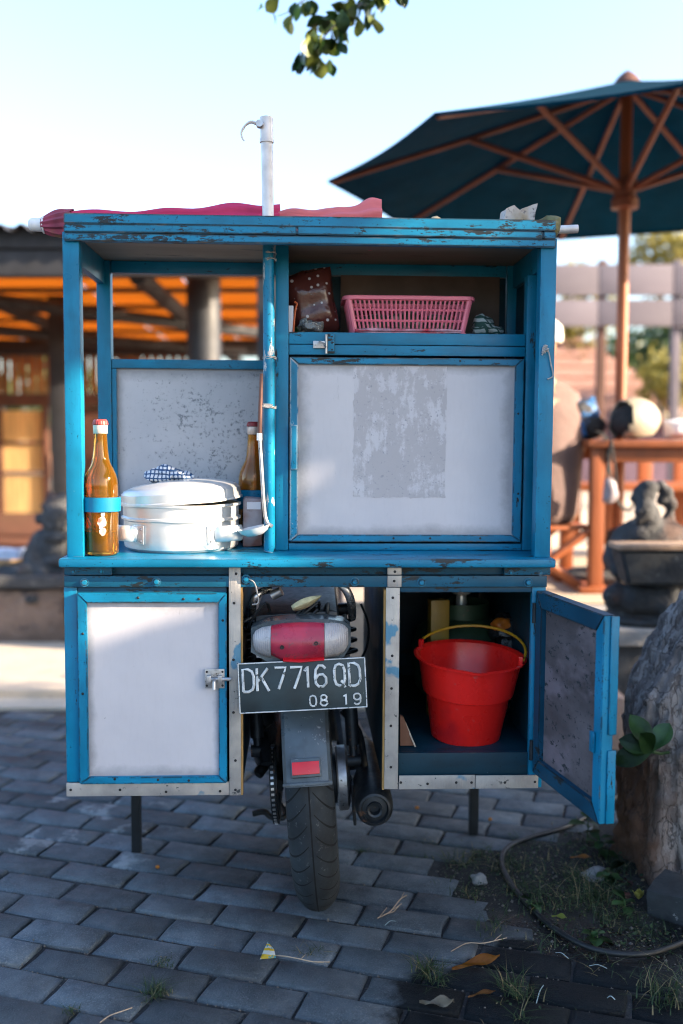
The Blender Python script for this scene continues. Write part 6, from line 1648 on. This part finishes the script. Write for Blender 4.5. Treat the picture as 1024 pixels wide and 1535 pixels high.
for (xa, ya, xb, yb_) in ((-4.6, 5.0, -1.0, 8.2), (-2.6, 4.6, -.5, 6.8), (-6.5, 5.2, -3.6, 8.2)):
    bm = bmesh.new(); tube(bm, [(xa, ya, rz(ya) - .2), (xb, yb_, rz(yb_) - .22)], .05, 8); obj('brace', bm, M_WOODBLACK, pv)
cL, cR = sp(280, 480, 4.9), sp(331, 480, 4.9)
bm = bmesh.new(); lathe(bm, [(0, 0), (.16, 0), (.16, .12), ((cR.x - cL.x) / 2, .16), ((cR.x - cL.x) / 2, rz(4.9) - .03), (0, rz(4.9) - .03)], 32, T((cL.x + cR.x) / 2, 4.9, 0)); obj('column', bm, surf("dark_column", (.012, .015, .022), .6, var=.3, scale=3), pv)
for xx in (-5.6, -.52):
    pbox('post', xx, xx + .14, YE + .02, YE + .16, 0, sp(50, 413, YE).z - .002, M_WOODBLACK)
pA, pB = sp(76, 680, 5.9), sp(98, 680, 5.9); pbox('post', pA.x, pB.x + .02, 5.9, 6.02, 0, sp(80, 590, 5.9).z + .9, M_WOODBLACK)
# floor and back wall
pbox('floor', x0, x1, 3.9, YW + .4, .0, .30, M_WOODDARK)
zsill = sp(30, 780, YW).z
pbox('wall_base', x0, x1, YW, YW + .06, .30, zsill, M_WOODDARK)
zh_ = sp(30, 610, YW).z
pbox('wall_head', x0, x1, YW - .02, YW + .06, zh_, sp(30, 590, YW).z, M_WOODDARK)
pbox('wall_top_plate', x0, x1, YW - .02, YW + .08, sp(30, 532, YW).z, sp(30, 512, YW).z, M_WOODBLACK)
zs0, zs1 = sp(30, 590, YW).z + .004, sp(30, 532, YW).z - .004
bm = bmesh.new(); box(bm, -.038, .038, -.012, .012, 0, zs1 - zs0, .006); so_ = obj('slat', bm, M_SLAT, pv); SL = so_.data; bpy.data.objects.remove(so_)
for k in range(44):
    inst('slat', SL, pv, T(x0 + 2.2 + k * .093, YW + .02, zs0) @ RY(R(rs.uniform(-.6, .6))))
rows = ((615, 661), (666, 706), (712, 777))
for (a, b_) in rows:
    za, zb_ = sp(30, b_, YW).z, sp(30, a, YW).z
    for (xa, xb) in ((sp(-140, 690, YW).x, sp(-72, 690, YW).x), (sp(-66, 690, YW).x, sp(-4, 690, YW).x), (sp(-2, 690, YW).x, sp(64, 690, YW).x)):
        bm = bmesh.new(); box(bm, xa, xb, YW + .02, YW + .026, za, zb_, 0); obj('blind_panel', bm, M_BLIND, pv)
    pbox('wall_rail', x0, sp(70, 690, YW).x, YW - .005, YW + .045, za - .035, za - .003, M_WOODDARK)
for pxx in (-144, -69, -3, 66):
    pbox('mullion', sp(pxx, 690, YW).x - .01, sp(pxx, 690, YW).x + .05, YW - .02, YW + .055, zsill, zh_ - .002, M_WOODDARK)
# darker boarded bay next to the window, with a pale brace
pbox('boarded_bay', sp(70, 690, YW).x + .06, x1, YW + .03, YW + .05, zsill, zh_ - .002, M_WOODDARK)
M_PALEW = surf("pale_pink_plaster", (.50, .30, .22), .85, var=.12, scale=3)
bm = bmesh.new(); q = [sp(*s_, YW - .05) for s_ in ((73, 680), (97, 690), (97, 742), (75, 716))]; prism(bm, [(w.x, w.z) for w in q], YW - .03, YW + .02); obj('plaster_patch', bm, M_PALEW, pv)

# ================================================================== behind the cart, right: terrace, table, parasol, person, statue
TZ = .42; TYF = 2.10
M_SLABS = surf("tan_paving_slab", (.40, .32, .24), .9, var=.12, scale=5, rnd=.08, bmp=(.3, 60, .004))  # the slabs' own tan, varied slightly from slab to slab
M_RISER = surf("terrace_riser", (.34, .27, .21), .9, var=.2, scale=6, bmp=(.4, 40, .006))
bm = bmesh.new(); slab(bm, [(.0, TYF), (9, TYF), (9, 16), (.0, 16)], -.02, TZ - .012); terr = struct(obj('terrace', bm, M_RISER, smooth=False))
for i_ in range(6):
    for j in range(9):
        xa, ya = .0 + i_ * .8, TYF - .015 + j * .85; bm = bmesh.new(); box(bm, xa + .006, xa + .794, ya + .006, ya + .844, TZ - .0115, TZ, .005); obj('terrace_slab', bm, M_SLABS, terr)
M_TEAK = surf("orange_teak", (.26, .072, .022), .5, var=.2, scale=5, stretch=(3, 3, .3), bmp=(.2, 60, .003))
M_CANVAS = surf("dark_teal_canvas", (.001, .046, .082), .9, var=.15, scale=6, spec=.1, trans=.02, bmp=(.3, 300, .001))
M_TEAK_SHADED = surf("shaded_teak", (.16, .040, .018), .55, var=.25, scale=5, bmp=(.2, 60, .003))  # darker copy of the teak, with the canopy's shade in its colour
# parasol
DC = 2.67; pc_ = sp(937, 285, DC); XU = pc_.x
zrim = sp(505, 270, DC).z; zap = sp(938, 121, DC).z; zhub = sp(936, 283, DC).z; RU = .292 * 4.8
um = thing('patio_parasol', 'big dark teal patio parasol with orange wooden ribs and pole', 'parasol', T(XU, DC, TZ))
um_T = Matrix.Translation((0, 0, -TZ))
def uz(z): return z - TZ
bm = bmesh.new(); tube(bm, [(0, 0, 0), (0, 0, uz(zap) - .02)], .027, 20); obj('pole', bm, M_TEAK, um)
bm = bmesh.new(); lathe(bm, [(0, 0), (.24, 0), (.24, .05), (.07, .07), (.05, .25), (.03, .26)], 28); obj('base', bm, M_STATUE, um)
cor = []
for k in range(8):
    a = math.pi + k * math.pi / 4; cor.append(Vector((RU * math.cos(a), RU * math.sin(a), uz(zrim))))
apx = Vector((0, 0, uz(zap)))
for k in range(8):
    A, B = cor[k], cor[(k + 1) % 8]; bm = bmesh.new(); N = 8; rows_ = []
    for i_ in range(N + 1):
        f = i_ / N; row = []
        for j in range(N + 1):
            g = j / N; e_ = A.lerp(B, g); sag = -.008 * math.sin(math.pi * g) * f - .010 * math.sin(math.pi * f)
            p = apx.lerp(e_, .03 + .97 * f); row.append(bm.verts.new((p.x * (1 - .02 * math.sin(math.pi * g) * f), p.y * (1 - .02 * math.sin(math.pi * g) * f), p.z + sag)))
        rows_.append(row)
    for i_ in range(N):
        for j in range(N): bm.faces.new((rows_[i_][j], rows_[i_+1][j], rows_[i_+1][j+1], rows_[i_][j+1]))
    # short hem
    hem = [bm.verts.new(v.co + Vector((0, 0, -.012))) for v in rows_[-1]]
    for j in range(N): bm.faces.new((rows_[-1][j], hem[j], hem[j+1], rows_[-1][j+1]))
    bmesh.ops.solidify(bm, geom=list(bm.faces), thickness=.002); obj('canopy_panel', bm, M_CANVAS, um)
    rt = apx.lerp(A, .985); bm = bmesh.new(); tube(bm, [apx.lerp(A, .04) - Vector((0, 0, .03)), apx.lerp(A, .5) - Vector((0, 0, .028)), rt - Vector((0, 0, .015))], .013, 8); rib = obj('rib', bm, M_TEAK_SHADED, um)
    bm = bmesh.new(); tube(bm, [Vector((.05 * math.cos(math.pi + k*math.pi/4), .05 * math.sin(math.pi + k*math.pi/4), uz(zhub))), apx.lerp(A, .52) - Vector((0, 0, .035))], .014, 8); obj('strut', bm, M_TEAK_SHADED, rib)
bm = bmesh.new(); lathe(bm, [(.03, uz(zhub) - .10), (.062, uz(zhub) - .09), (.062, uz(zhub) - .05), (.05, uz(zhub) - .04), (.055, uz(zhub) + .04), (.03, uz(zhub) + .05)], 24); obj('hub', bm, M_TEAK_SHADED, um)
bm = bmesh.new(); lathe(bm, [(.07, uz(zap) - .02), (.05, uz(zap) + .01), (.03, uz(zap) + .03), (0, uz(zap) + .05)], 20); obj('finial', bm, M_WOODDARK, um)
# table
tf = DC - .36
tt0 = sp(884, 660, tf); TT = tt0.z
tab = thing('wooden_table', 'orange wooden slatted table on the terrace under the teal parasol', 'table', T(0, 0, 0))
def tbx(name, xa, xb, ya, yb_, za, zb_, m=M_TEAK, bev=.006):
    bm = bmesh.new(); box(bm, xa, xb, ya, yb_, za, zb_, bev); return obj(name, bm, m, tab)
TX0, TX1 = tt0.x, tt0.x + 1.25
for k in range(6):
    ya = tf + k * .12
    if k == 3: 
        tbx('top_slat', TX0, XU - .032, ya, ya + .112, TT - .032, TT); tbx('top_slat', XU + .032, TX1, ya, ya + .112, TT - .032, TT)
    else: tbx('top_slat', TX0, TX1, ya, ya + .112, TT - .032, TT)
for xx in (TX0 + .02, TX1 - .08):
    for ya in (tf + .03, tf + .62): tbx('table_leg', xx, xx + .062, ya, ya + .062, TZ, TT - .033)
for ya in (tf + .035, tf + .625): tbx('apron', TX0 + .083, TX1 - .081, ya, ya + .03, TT - .10, TT - .034)
tbx('foot_rail', TX0 - .03, TX0 + .1, tf + .0, tf + .72, TZ - .0, TZ + .03)
# slatted bench behind the table
ben = thing('wooden_bench', 'slatted orange wooden bench standing behind the table', 'bench', T(0, 0, 0))
for k in range(7):
    xx = TX0 + .02 + k * .21; bm = bmesh.new(); box(bm, xx, xx + .085, 3.75, 3.79, TZ + .06, TZ + .60, .006); obj('back_slat', bm, M_TEAK, ben)
for (za, zb_, ya, yb_) in ((.40, .44, 3.4, 3.745), (.60, .66, 3.74, 3.80)):
    bm = bmesh.new(); box(bm, TX0 - .03, TX0 + 1.5, ya, yb_, TZ + za, TZ + zb_, .006); obj('bench_seat' if za < .5 else 'top_rail', bm, M_TEAK, ben)
for xx in (TX0, TX0 + 1.4):
    for ya in (3.42, 3.68): bm = bmesh.new(); box(bm, xx, xx + .07, ya, ya + .06, TZ, TZ + .399, .006); obj('bench_leg', bm, M_TEAK, ben)
# helmet on the table
M_HELM = surf("cream_shell", (.30, .27, .21), .5, var=.06)
M_LINING = surf("black_lining", (.02, .02, .022), .9)
hc = sp(952, 655, tf + .14)
hm = thing('helmet', 'cream motorcycle helmet lying on the table with its dark opening to the cart', 'helmet', T(hc.x, tf + .16, TT + .001) @ RZ(R(204)) @ RY(R(4)) @ Matrix.Diagonal((1.0, .85, .86, 1)))
bm = bmesh.new(); bmesh.ops.create_uvsphere(bm, u_segments=36, v_segments=20, radius=1)
for v in list(bm.verts): v.co = Vector((v.co.x * .135, v.co.y * .115, v.co.z * .12 + .105))
bmesh.ops.delete(bm, geom=[v for v in bm.verts if v.co.x > .075 - .2 * (v.co.z - .15) and v.co.z < .21 and v.co.x > .03], context='VERTS')
bmesh.ops.delete(bm, geom=[v for v in bm.verts if v.co.z < .015], context='VERTS')
bmesh.ops.solidify(bm, geom=list(bm.faces), thickness=.006); hs = obj('shell', bm, M_HELM, hm)
bm = bmesh.new(); ell(bm, (-.005, 0, .10), (.118, .10, .098), u=24, v=14); obj('lining', bm, M_LINING, hm)
bm = bmesh.new(); tube(bm, smooth_path([(.05, -.06, .02), (.1, -.05, .01), (.17, -.02, .006), (.2, .02, -.02), (.205, .03, -.12)]), .007, 6, flat=.4); obj('chin_strap', bm, M_LINING, hm)
p = sp(1012, 652, tf + .2); bm = bmesh.new(); pillow(bm, .09, .045, .07, 4); tag(obj('paper_bag', bm, M_WHITE, None, matrix=T(p.x + .05, tf + .25, TT + .006)), 'crumpled white bag lying on the table beside the helmet', 'bag')
# blue backpack at the table end with a hanging strap
M_BACKBLUE = surf("blue_nylon", (.015, .13, .36), .6, var=.4, scale=9, spot=((.01, .012, .02), 10, .52), bmp=(.5, 30, .01))
bp_ = sp(886, 650, tf + .12)
bk = thing('backpack', 'blue and black backpack on the table end with a strap hanging down', 'backpack', T(bp_.x - .005, tf + .22, TT + .001) @ RZ(R(25)) @ RY(R(-8)))
bm = bmesh.new(); pillow(bm, .075, .095, .07, 6); obj('bag_body', bm, M_BACKBLUE, bk)
bm = bmesh.new(); ell(bm, (.02, -.05, .06), (.06, .035, .055), u=18, v=12); rough_up(bm, .01, 26); obj('pocket', bm, M_LINING, bk)
bm = bmesh.new(); tube(bm, smooth_path([(-.02, -.07, .05), (-.035, -.19, .02), (-.035, -.20, -.10), (-.025, -.20, -.22), (.01, -.20, -.30), (.06, -.2, -.33), (.10, -.2, -.28)]), .009, 6, flat=.4); obj('strap', bm, M_LINING, bk)
M_HANGBAG = surf("pale_drink_bag", (.28, .25, .28), .4, var=.15, scale=9, trans=.3)
p = sp(913, 735, tf - .015); hb = thing('drink_bag', 'pale plastic drink bag hanging by its string from the table edge', 'plastic bag', T(p.x, tf - .03, 0))
z_ = sp(913, 745, tf).z; bm = bmesh.new(); ell(bm, (0, 0, z_ + .03), (.036, .022, .055), u=20, v=14); rough_up(bm, .016, 20); obj('bag', bm, M_HANGBAG, hb)
bm = bmesh.new(); tube(bm, [(-.02, 0, z_ + .07), (.0, -.004, TT + .004), (.0, .03, TT + .006)], .006, 6); tube(bm, [(.03, 0, z_ + .06), (.0, -.004, TT + .004)], .006, 6); obj('string', bm, M_LINING, hb)

# ---- person sitting on a folding chair, back to the cart
M_SHIRT = surf("dusty_pink_shirt", (.125, .082, .076), .9, var=.12, scale=6, bmp=(.5, 14, .02))
M_TROUSER = surf("khaki_trousers", (.42, .25, .12), .9, var=.15, scale=8, bmp=(.4, 16, .015))
M_SKIN = surf("brown_skin", (.30, .15, .09), .55, var=.1, scale=12, bmp=(.1, 90, .001))
M_CAPW = surf("white_cap_cloth", (.72, .70, .66), .9, var=.06, bmp=(.3, 60, .003))
M_SHOE = surf("brown_sandal", (.06, .035, .025), .7)
YP = 2.52
pq = sp(804, 775, YP)
SEAT = sp(840, 784, YP).z - TZ
CHM = T(pq.x, YP, TZ) @ RZ(R(8))
chr_ = thing('folding_chair', 'low wooden folding stool under the person in the pink shirt', 'chair', CHM)
for k in range(5):
    bm = bmesh.new(); box(bm, -.21, .21, -.17 + k * .07, -.112 + k * .07, SEAT - .018, SEAT, .004); obj('seat_slat', bm, M_TEAK, chr_)
for s in (-1, 1):
    for t_ in (-1, 1):
        bm = bmesh.new(); tube(bm, [(s * t_ * -.19, t_ * .0 + s * .15, 0.0), (s * t_ * .19, t_ * .0 + s * .15 + t_ * .03, SEAT - .02)], .020, 10); obj('chair_leg', bm, M_TEAK, chr_)
per = thing('person', 'person in dusty pink shirt and white cap sitting with their back to the cart', 'person', CHM)
zsho = sp(840, 566, YP).z - TZ; zhem = SEAT - .01
bm = bmesh.new(); hip = SEAT + .09; sh = zsho - .03
limb(bm, [(0, 0, hip), (0, -.02, hip + .16), (0, .01, sh - .14), (0, .03, sh - .02), (0, .06, sh + .07)], [.135, .13, .15, .10, .050])
for s in (-1, 1):
    limb(bm, [(s*.09, .02, hip - .005), (s*.12, .40, hip + .0), (s*.11, .44, .09)], [.09, .058, .04])
    ell(bm, (s*.115, .50, .035), (.042, .12, .03))
    limb(bm, [(s*.16, .02, sh - .10), (s*.215, .05, sh - .29), (s*.15, .25, sh - .36)], [.052, .042, .030])
    hx_, hy_, hz_ = s*.13, .31, sh - .385
    ell(bm, (hx_, hy_, hz_), (.040, .045, .022))
    for k_, (dx, ln) in enumerate(((-.028, .060), (-.010, .074), (.009, .07), (.026, .055))):
        limb(bm, [(hx_ + dx, hy_ + .035, hz_), (hx_ + dx, hy_ + .035 + ln*.55, hz_ - .008), (hx_ + dx, hy_ + .035 + ln*.9, hz_ - .03)], [.0095, .0085, .0075])
    limb(bm, [(hx_ - s*.036, hy_ + .0, hz_), (hx_ - s*.056, hy_ + .03, hz_ - .008), (hx_ - s*.06, hy_ + .055, hz_ - .016)], [.011, .0095, .008])
zhd = sh + .195
ell(bm, (.03, .075, zhd), (.075, .095, .115)); ell(bm, (0, .155, zhd - .045), (.05, .035, .055)); ell(bm, (0, .177, zhd - .012), (.014, .018, .024)); ell(bm, (0, .168, zhd - .05), (.026, .014, .010))
for s in (-1, 1): ell(bm, (s*.078, .07, zhd - .01), (.012, .022, .032)); ell(bm, (s*.03, .160, zhd + .012), (.012, .010, .008))
body = fuse(obj('body', bm, M_SKIN, per), .009, 4)
def loft(name, secs, m, n=32):
    bm = bmesh.new(); rings_ = []
    for (cx, cy, z, rx, ry) in secs: rings_.append([bm.verts.new((cx + rx*math.cos(2*math.pi*k/n), cy + ry*math.sin(2*math.pi*k/n), z)) for k in range(n)])
    for A, B in zip(rings_, rings_[1:]):
        for k in range(n): bm.faces.new((A[k], A[(k+1) % n], B[(k+1) % n], B[k]))
    rough_up(bm, .010, 9, len(secs)); o = obj(name, bm, m, per, ang=80); md = o.modifiers.new("thick", 'SOLIDIFY'); md.thickness = .004; return o
loft('shirt', [(0, .0, zhem + .015, .165, .16), (0, -.01, zhem + .06, .19, .165), (0, -.015, zhem + .16, .20, .165), (0, .0, zhem + .32, .215, .165), (0, .015, sh - .14, .225, .16), (0, .03, sh - .05, .205, .13), (0, .04, sh + .0, .15, .10), (0, .055, sh + .035, .075, .075), (0, .06, sh + .045, .066, .066)], M_SHIRT)
for s in (-1, 1):
    bm = bmesh.new(); tube(bm, smooth_path([(s*.06, .02, sh - .13), (s*.17, .03, sh - .14), (s*.222, .05, sh - .27)], 5), [.078, .084, .08, .077, .075, .073, .071, .07, .069, .068, .068], 20, caps=False); rough_up(bm, .006, 12); o = obj('sleeve', bm, M_SHIRT, per, ang=80); o.modifiers.new("thick", 'SOLIDIFY').thickness = .003
    bm = bmesh.new(); tube(bm, smooth_path([(s*.075, -.03, hip + .0), (s*.10, .2, hip + .0), (s*.122, .40, hip - .01), (s*.112, .44, .28), (s*.112, .44, .12)], 5), [.12 - .0024 * k for k in range(21)], 22, caps=False); rough_up(bm, .006, 11); o = obj('trouser_leg', bm, M_TROUSER, per, ang=80); o.modifiers.new("thick", 'SOLIDIFY').thickness = .003
    bm = bmesh.new(); box(bm, s*.115 - .048, s*.115 + .048, .37, .63, .0005, .016, .006); obj('sandal', bm, M_SHOE, per)
bm = bmesh.new(); lathe(bm, [(.088, .0), (.092, .03), (.085, .075), (.055, .105), (0, .115)], 28, T(.045, .07, zhd + .0)); prism(bm, [(-.07, 0), (.07, 0), (.05, .006), (-.05, .006)], .15, .23, T(0, 0, zhd + .03)); o = obj('cap', bm, M_CAPW, per); o.modifiers.new("thick", 'SOLIDIFY').thickness = .003

# ---- seated stone figure with a planter, on a plinth
YR = 1.74
M_PLINTH = surf("mossy_plinth", (.07, .07, .072), .9, var=.4, scale=9, spot=((.2, .19, .18), 12, .62), bmp=(.7, 30, .012))
M_LEDGEW = surf("grey_capstone", (.30, .29, .28), .9, var=.2, scale=9, bmp=(.5, 50, .006))
zp = sp(970, 945, YR - .2).z
pl = thing('plinth', 'dark mossy stone plinth with grey capstone under the seated statue', 'plinth', T(0, 0, 0))
xa, xb = sp(912, 980, YR - .2).x, 1.95
bm = bmesh.new(); box(bm, xa + .02, xb, YR - .17, YR + .35, .0, zp - .065, .012); bmesh.ops.subdivide_edges(bm, edges=bm.edges, cuts=3, use_grid_fill=True); rough_up(bm, .014, 8); obj('plinth_block', bm, M_PLINTH, pl)
bm = bmesh.new(); box(bm, xa, xb, YR - .2, YR + .37, zp - .06, zp, .01); rough_up(bm, .003, 12); obj('capstone', bm, M_LEDGEW, pl)
M_BLOCKP = surf("pinkish_block", (.30, .22, .19), .9, var=.2, scale=9, bmp=(.5, 40, .006))
bp2 = sp(922, 1088, YR - .35); bm = bmesh.new(); box(bm, -.07, .045, 0, .16, 0, .20, .012); rough_up(bm, .004, 12); tag(obj('stone_block', bm, M_BLOCKP, None, matrix=T(bp2.x - .01, YR - .37, 0)), 'pinkish stone block standing at the foot of the dark plinth', 'stone block')
def seated():
    bm = bmesh.new(); c = lambda px, py, dy=0: sp(px, py, YR + dy)
    ell(bm, c(985, 905, .0), (.21, .14, .06)); ell(bm, c(985, 925, -.02), (.23, .17, .03)); ell(bm, c(985, 938, .0), (.235, .18, .025))
    limb(bm, [c(925, 892, -.08), c(950, 898, -.12), c(985, 900, -.14), c(1000, 905, -.16)], [.045, .055, .05, .04]); limb(bm, [c(1050, 892, -.08), c(1020, 898, -.12), c(990, 902, -.13)], [.05, .055, .045])
    ell(bm, c(922, 893, -.10), (.05, .05, .045)); limb(bm, [c(1000, 880, -.15), c(1003, 925, -.17)], [.035, .03])
    ell(bm, c(985, 850, .02), (.15, .11, .13)); ell(bm, c(985, 815, .03), (.14, .10, .10)); ell(bm, c(960, 800, .02), (.09, .08, .06))
    limb(bm, [c(938, 806, .02), c(918, 838, -.02), c(928, 856, -.08)], [.055, .042, .032]); limb(bm, [c(1035, 806, .02), c(1055, 838, -.02), c(1040, 856, -.08)], [.055, .042, .032])
    ell(bm, c(972, 778, .0), (.048, .055, .07)); ell(bm, c(966, 764, -.03), (.038, .042, .045)); ell(bm, c(957, 768, -.05), (.018, .02, .016)); ell(bm, c(958, 780, -.045), (.02, .018, .010))
    for (px, py, r_) in ((966, 742, .040), (972, 730, .036), (960, 736, .026), (951, 748, .018)): ell(bm, c(px, py, 0), (r_ * 1.2, r_ * 1.2, r_ * .8))
    for (px, py, r_) in ((990, 728, .024), (1000, 738, .028), (1006, 756, .028), (1003, 776, .026), (1000, 795, .026), (992, 750, .024)): ell(bm, c(px, py, .05), r_)
    limb(bm, [c(972, 790), c(975, 805, .02)], [.05, .06])
    o = fuse(obj('statue', bm, M_STATUE, None), .010, 3)
    return tag(o, 'dark stone figure with a turban sitting cross legged on the plinth', 'statue')
seated()
plr = thing('planter', 'dark rectangular trough with worn tan rim held on the statue lap', 'planter', T(0, 0, 0))
y0_ = YR - .24; a_, b_ = sp(934, 880, y0_), sp(1060, 880, y0_); zt_p = sp(990, 826, y0_).z; zb_p = sp(990, 878, y0_).z
bm = bmesh.new(); prism(bm, [(a_.x + .02, zb_p), (b_.x, zb_p), (b_.x, zt_p), (a_.x - .01, zt_p)], y0_, y0_ + .14); bmesh.ops.bevel(bm, geom=list(bm.edges), offset=.01, segments=3, affect='EDGES'); rough_up(bm, .003, 20); obj('trough', bm, M_DARKSTONE, plr)
M_RIMT = surf("worn_tan_rim", (.34, .23, .16), .9, var=.3, scale=30, spot=((.05, .04, .04), 30, .6), bmp=(.6, 50, .006))
bm = bmesh.new(); box(bm, a_.x - .02, b_.x + .01, y0_ - .006, y0_ + .15, zt_p + .001, zt_p + .022, .006); rough_up(bm, .003, 30); obj('trough_rim', bm, M_RIMT, plr)

# ---- plank screen on posts, kiosk, trees, far treeline
M_PLANKG = surf("greyish_plank", (.12, .105, .125), .9, var=.18, scale=3, stretch=(.3, 1, 1), bmp=(.3, 30, .004))
YG = 7.2
scr = thing('plank_screen', 'weathered grey plank screen on tall posts beyond the terrace', 'screen', T(0, 0, 0))
for (pa, pb_) in ((396, 443), (449, 489)):
    z1_, z0_ = sp(930, pa, YG).z, sp(930, pb_, YG).z; xs_ = [sp(q, 440, YG).x for q in (780, 898, 1010, 1120)]
    for u_, v_ in zip(xs_, xs_[1:]): bm = bmesh.new(); box(bm, u_ + .004, v_ - .004, YG, YG + .04, z0_, z1_, .006); obj('plank', bm, M_PLANKG, scr)
for pxx in (780, 902, 1014, 1118):
    xx = sp(pxx, 500, YG + .06).x; bm = bmesh.new(); box(bm, xx - .04, xx + .04, YG + .045, YG + .12, TZ, sp(900, 388, YG).z, .006); obj('screen_post', bm, M_WOODDARK if pxx == 902 else M_PLANKG, scr)
# kiosk with a low pyramid roof
M_ROOFP = surf("pink_clay_tile", (.46, .26, .20), .85, var=.15, scale=5, stretch=(1, 1, 4), bmp=(.5, 18, .02))
M_MAUVE = surf("mauve_wall", (.09, .055, .085), .85, var=.2, scale=3)
YK = 11.0
ax = sp(868, 500, YK); ki = thing('kiosk', 'low kiosk with pinkish pyramid tile roof behind the plank screen', 'kiosk', T(ax.x, YK + 1.4, 0))
ez = sp(1030, 636, YK).z; hw = 2.1
apz = sp(862, 488, YK + 1.4).z
e_ = [(-hw, -1.5), (hw * .9, -1.5), (hw * .9, 1.5), (-hw, 1.5)]
for k in range(4):
    A, B = e_[k], e_[(k+1) % 4]; n_ = 9
    for j in range(n_):
        f0, f1 = j / n_, (j + 1.12) / n_
        f1 = min(1.0, f1); pt = lambda P, f, dz: Vector((P[0] * f, P[1] * f, apz + (ez - apz) * f + dz))
        if f0 == 0: f0 = .02
        bm = bmesh.new(); vs = [bm.verts.new(pt(A, f0, 0)), bm.verts.new(pt(B, f0, 0)), bm.verts.new(pt(B, f1, .03)), bm.verts.new(pt(A, f1, .03))]; bm.faces.new(vs); bmesh.ops.solidify(bm, geom=list(bm.faces), thickness=.03); obj('tile_course', bm, M_ROOFP, ki)
bm = bmesh.new(); box(bm, -hw * .8, hw * .75, -1.2, 1.2, 0, ez + .15, .01); obj('wall', bm, M_MAUVE, ki)
def card_tree(name, label, px, py, y, rx, rz_, n, leafs, seed, mat_, zground=0, trunk_r=.09, group='trees beyond the terrace'):
    c = sp(px, py, y); t = thing(name, label, 'tree', T(c.x, y, zground), group); rg = np.random.default_rng(seed)
    bm = bmesh.new(); tube(bm, [(0, 0, 0), (.05, 0, (c.z - zground) * .5), (0, 0, c.z - zground)], [trunk_r, trunk_r * .8, trunk_r * .4], 10)
    for k in range(6):
        a = k * 1.05; tube(bm, [(0, 0, (c.z - zground) * .6), (math.cos(a) * rx * .6, math.sin(a) * rx * .6, c.z - zground + rz_ * .3 * math.sin(k * 2.0))], [trunk_r * .45, trunk_r * .12], 6)
    obj('trunk', bm, M_BARK, t)
    cl = rg.normal(size=(46, 3)); cl /= np.linalg.norm(cl, axis=1)[:, None]; cl *= (rg.random(46) ** .4)[:, None] * np.array([rx, rx, rz_]) * .85
    P = cl[rg.integers(0, 46, n)] + rg.normal(size=(n, 3)) * np.array([rx, rx, rz_]) * .17 + np.array([0, 0, c.z - zground])
    P[:, 2] = np.maximum(P[:, 2], .05)
    d = rg.normal(size=(n, 3)); d /= np.linalg.norm(d, axis=1)[:, None]; u = rg.normal(size=(n, 3)); s = np.cross(d, u); s /= np.linalg.norm(s, axis=1)[:, None]
    L = rg.uniform(.7, 1.3, n)[:, None] * leafs; W = L * .28
    v = np.stack([P, P + d*L*.5 + s*W, P + d*L, P + d*L*.5 - s*W], 1).reshape(-1, 3); b0 = np.arange(n)[:, None] * 4
    me = bpy.data.meshes.new('crown'); me.from_pydata(v.tolist(), [], (b0 + np.array([0, 1, 2, 3])).tolist()); me.materials.append(mat_)
    o = bpy.data.objects.new('crown', me); COL.objects.link(o); o.parent = t; stuff(o); return t
M_FAR = leaf_mat("far_leaf_green", (.02, .055, .02), (.06, .11, .03), .45, .3)
M_FARY = leaf_mat("far_leaf_yellow", (.16, .14, .03), (.30, .26, .05), .5, .35)
card_tree('leafy_tree', 'dark green leafy tree behind the kiosk roof', 1005, 545, 13.6, 1.25, .95, 5200, .13, 1, M_FAR)
card_tree('leafy_tree', 'yellowish tree showing above the plank screen', 1030, 392, 13.2, 1.0, .55, 2600, .12, 2, M_FARY)
card_tree('leafy_tree', 'yellow green shrub tree low beside the kiosk', 1012, 570, 10.6, .55, .42, 1500, .10, 3, M_FARY)
card_tree('leafy_tree', 'thin green tree behind the person and the plank screen', 868, 470, 12.4, .6, .8, 1500, .11, 4, M_FARY)
fv, ff_ = [], []
rg = np.random.default_rng(9); n = 16000
X = rg.uniform(-60, 60, n); Yy = 34 + rg.uniform(0, 6, n); Zt = 2.2 + 1.4 * np.sin(X * .35) + 1.0 * np.sin(X * 1.1 + 1); Z = rg.random(n) * np.maximum(1.2, Zt)
P = np.stack([X, Yy, Z], 1); d = rg.normal(size=(n, 3)); d /= np.linalg.norm(d, axis=1)[:, None]; u = rg.normal(size=(n, 3)); s = np.cross(d, u); s /= np.linalg.norm(s, axis=1)[:, None]
v = np.stack([P - d*.4, P + s*.25, P + d*.4, P - s*.25], 1).reshape(-1, 3); b0 = np.arange(n)[:, None] * 4
me = bpy.data.meshes.new('treeline'); me.from_pydata(v.tolist(), [], (b0 + np.array([0, 1, 2, 3])).tolist()); me.materials.append(M_FAR)
tl = bpy.data.objects.new('treeline', me); COL.objects.link(tl); stuff(tag(tl, 'far green treeline closing the horizon', 'trees'))
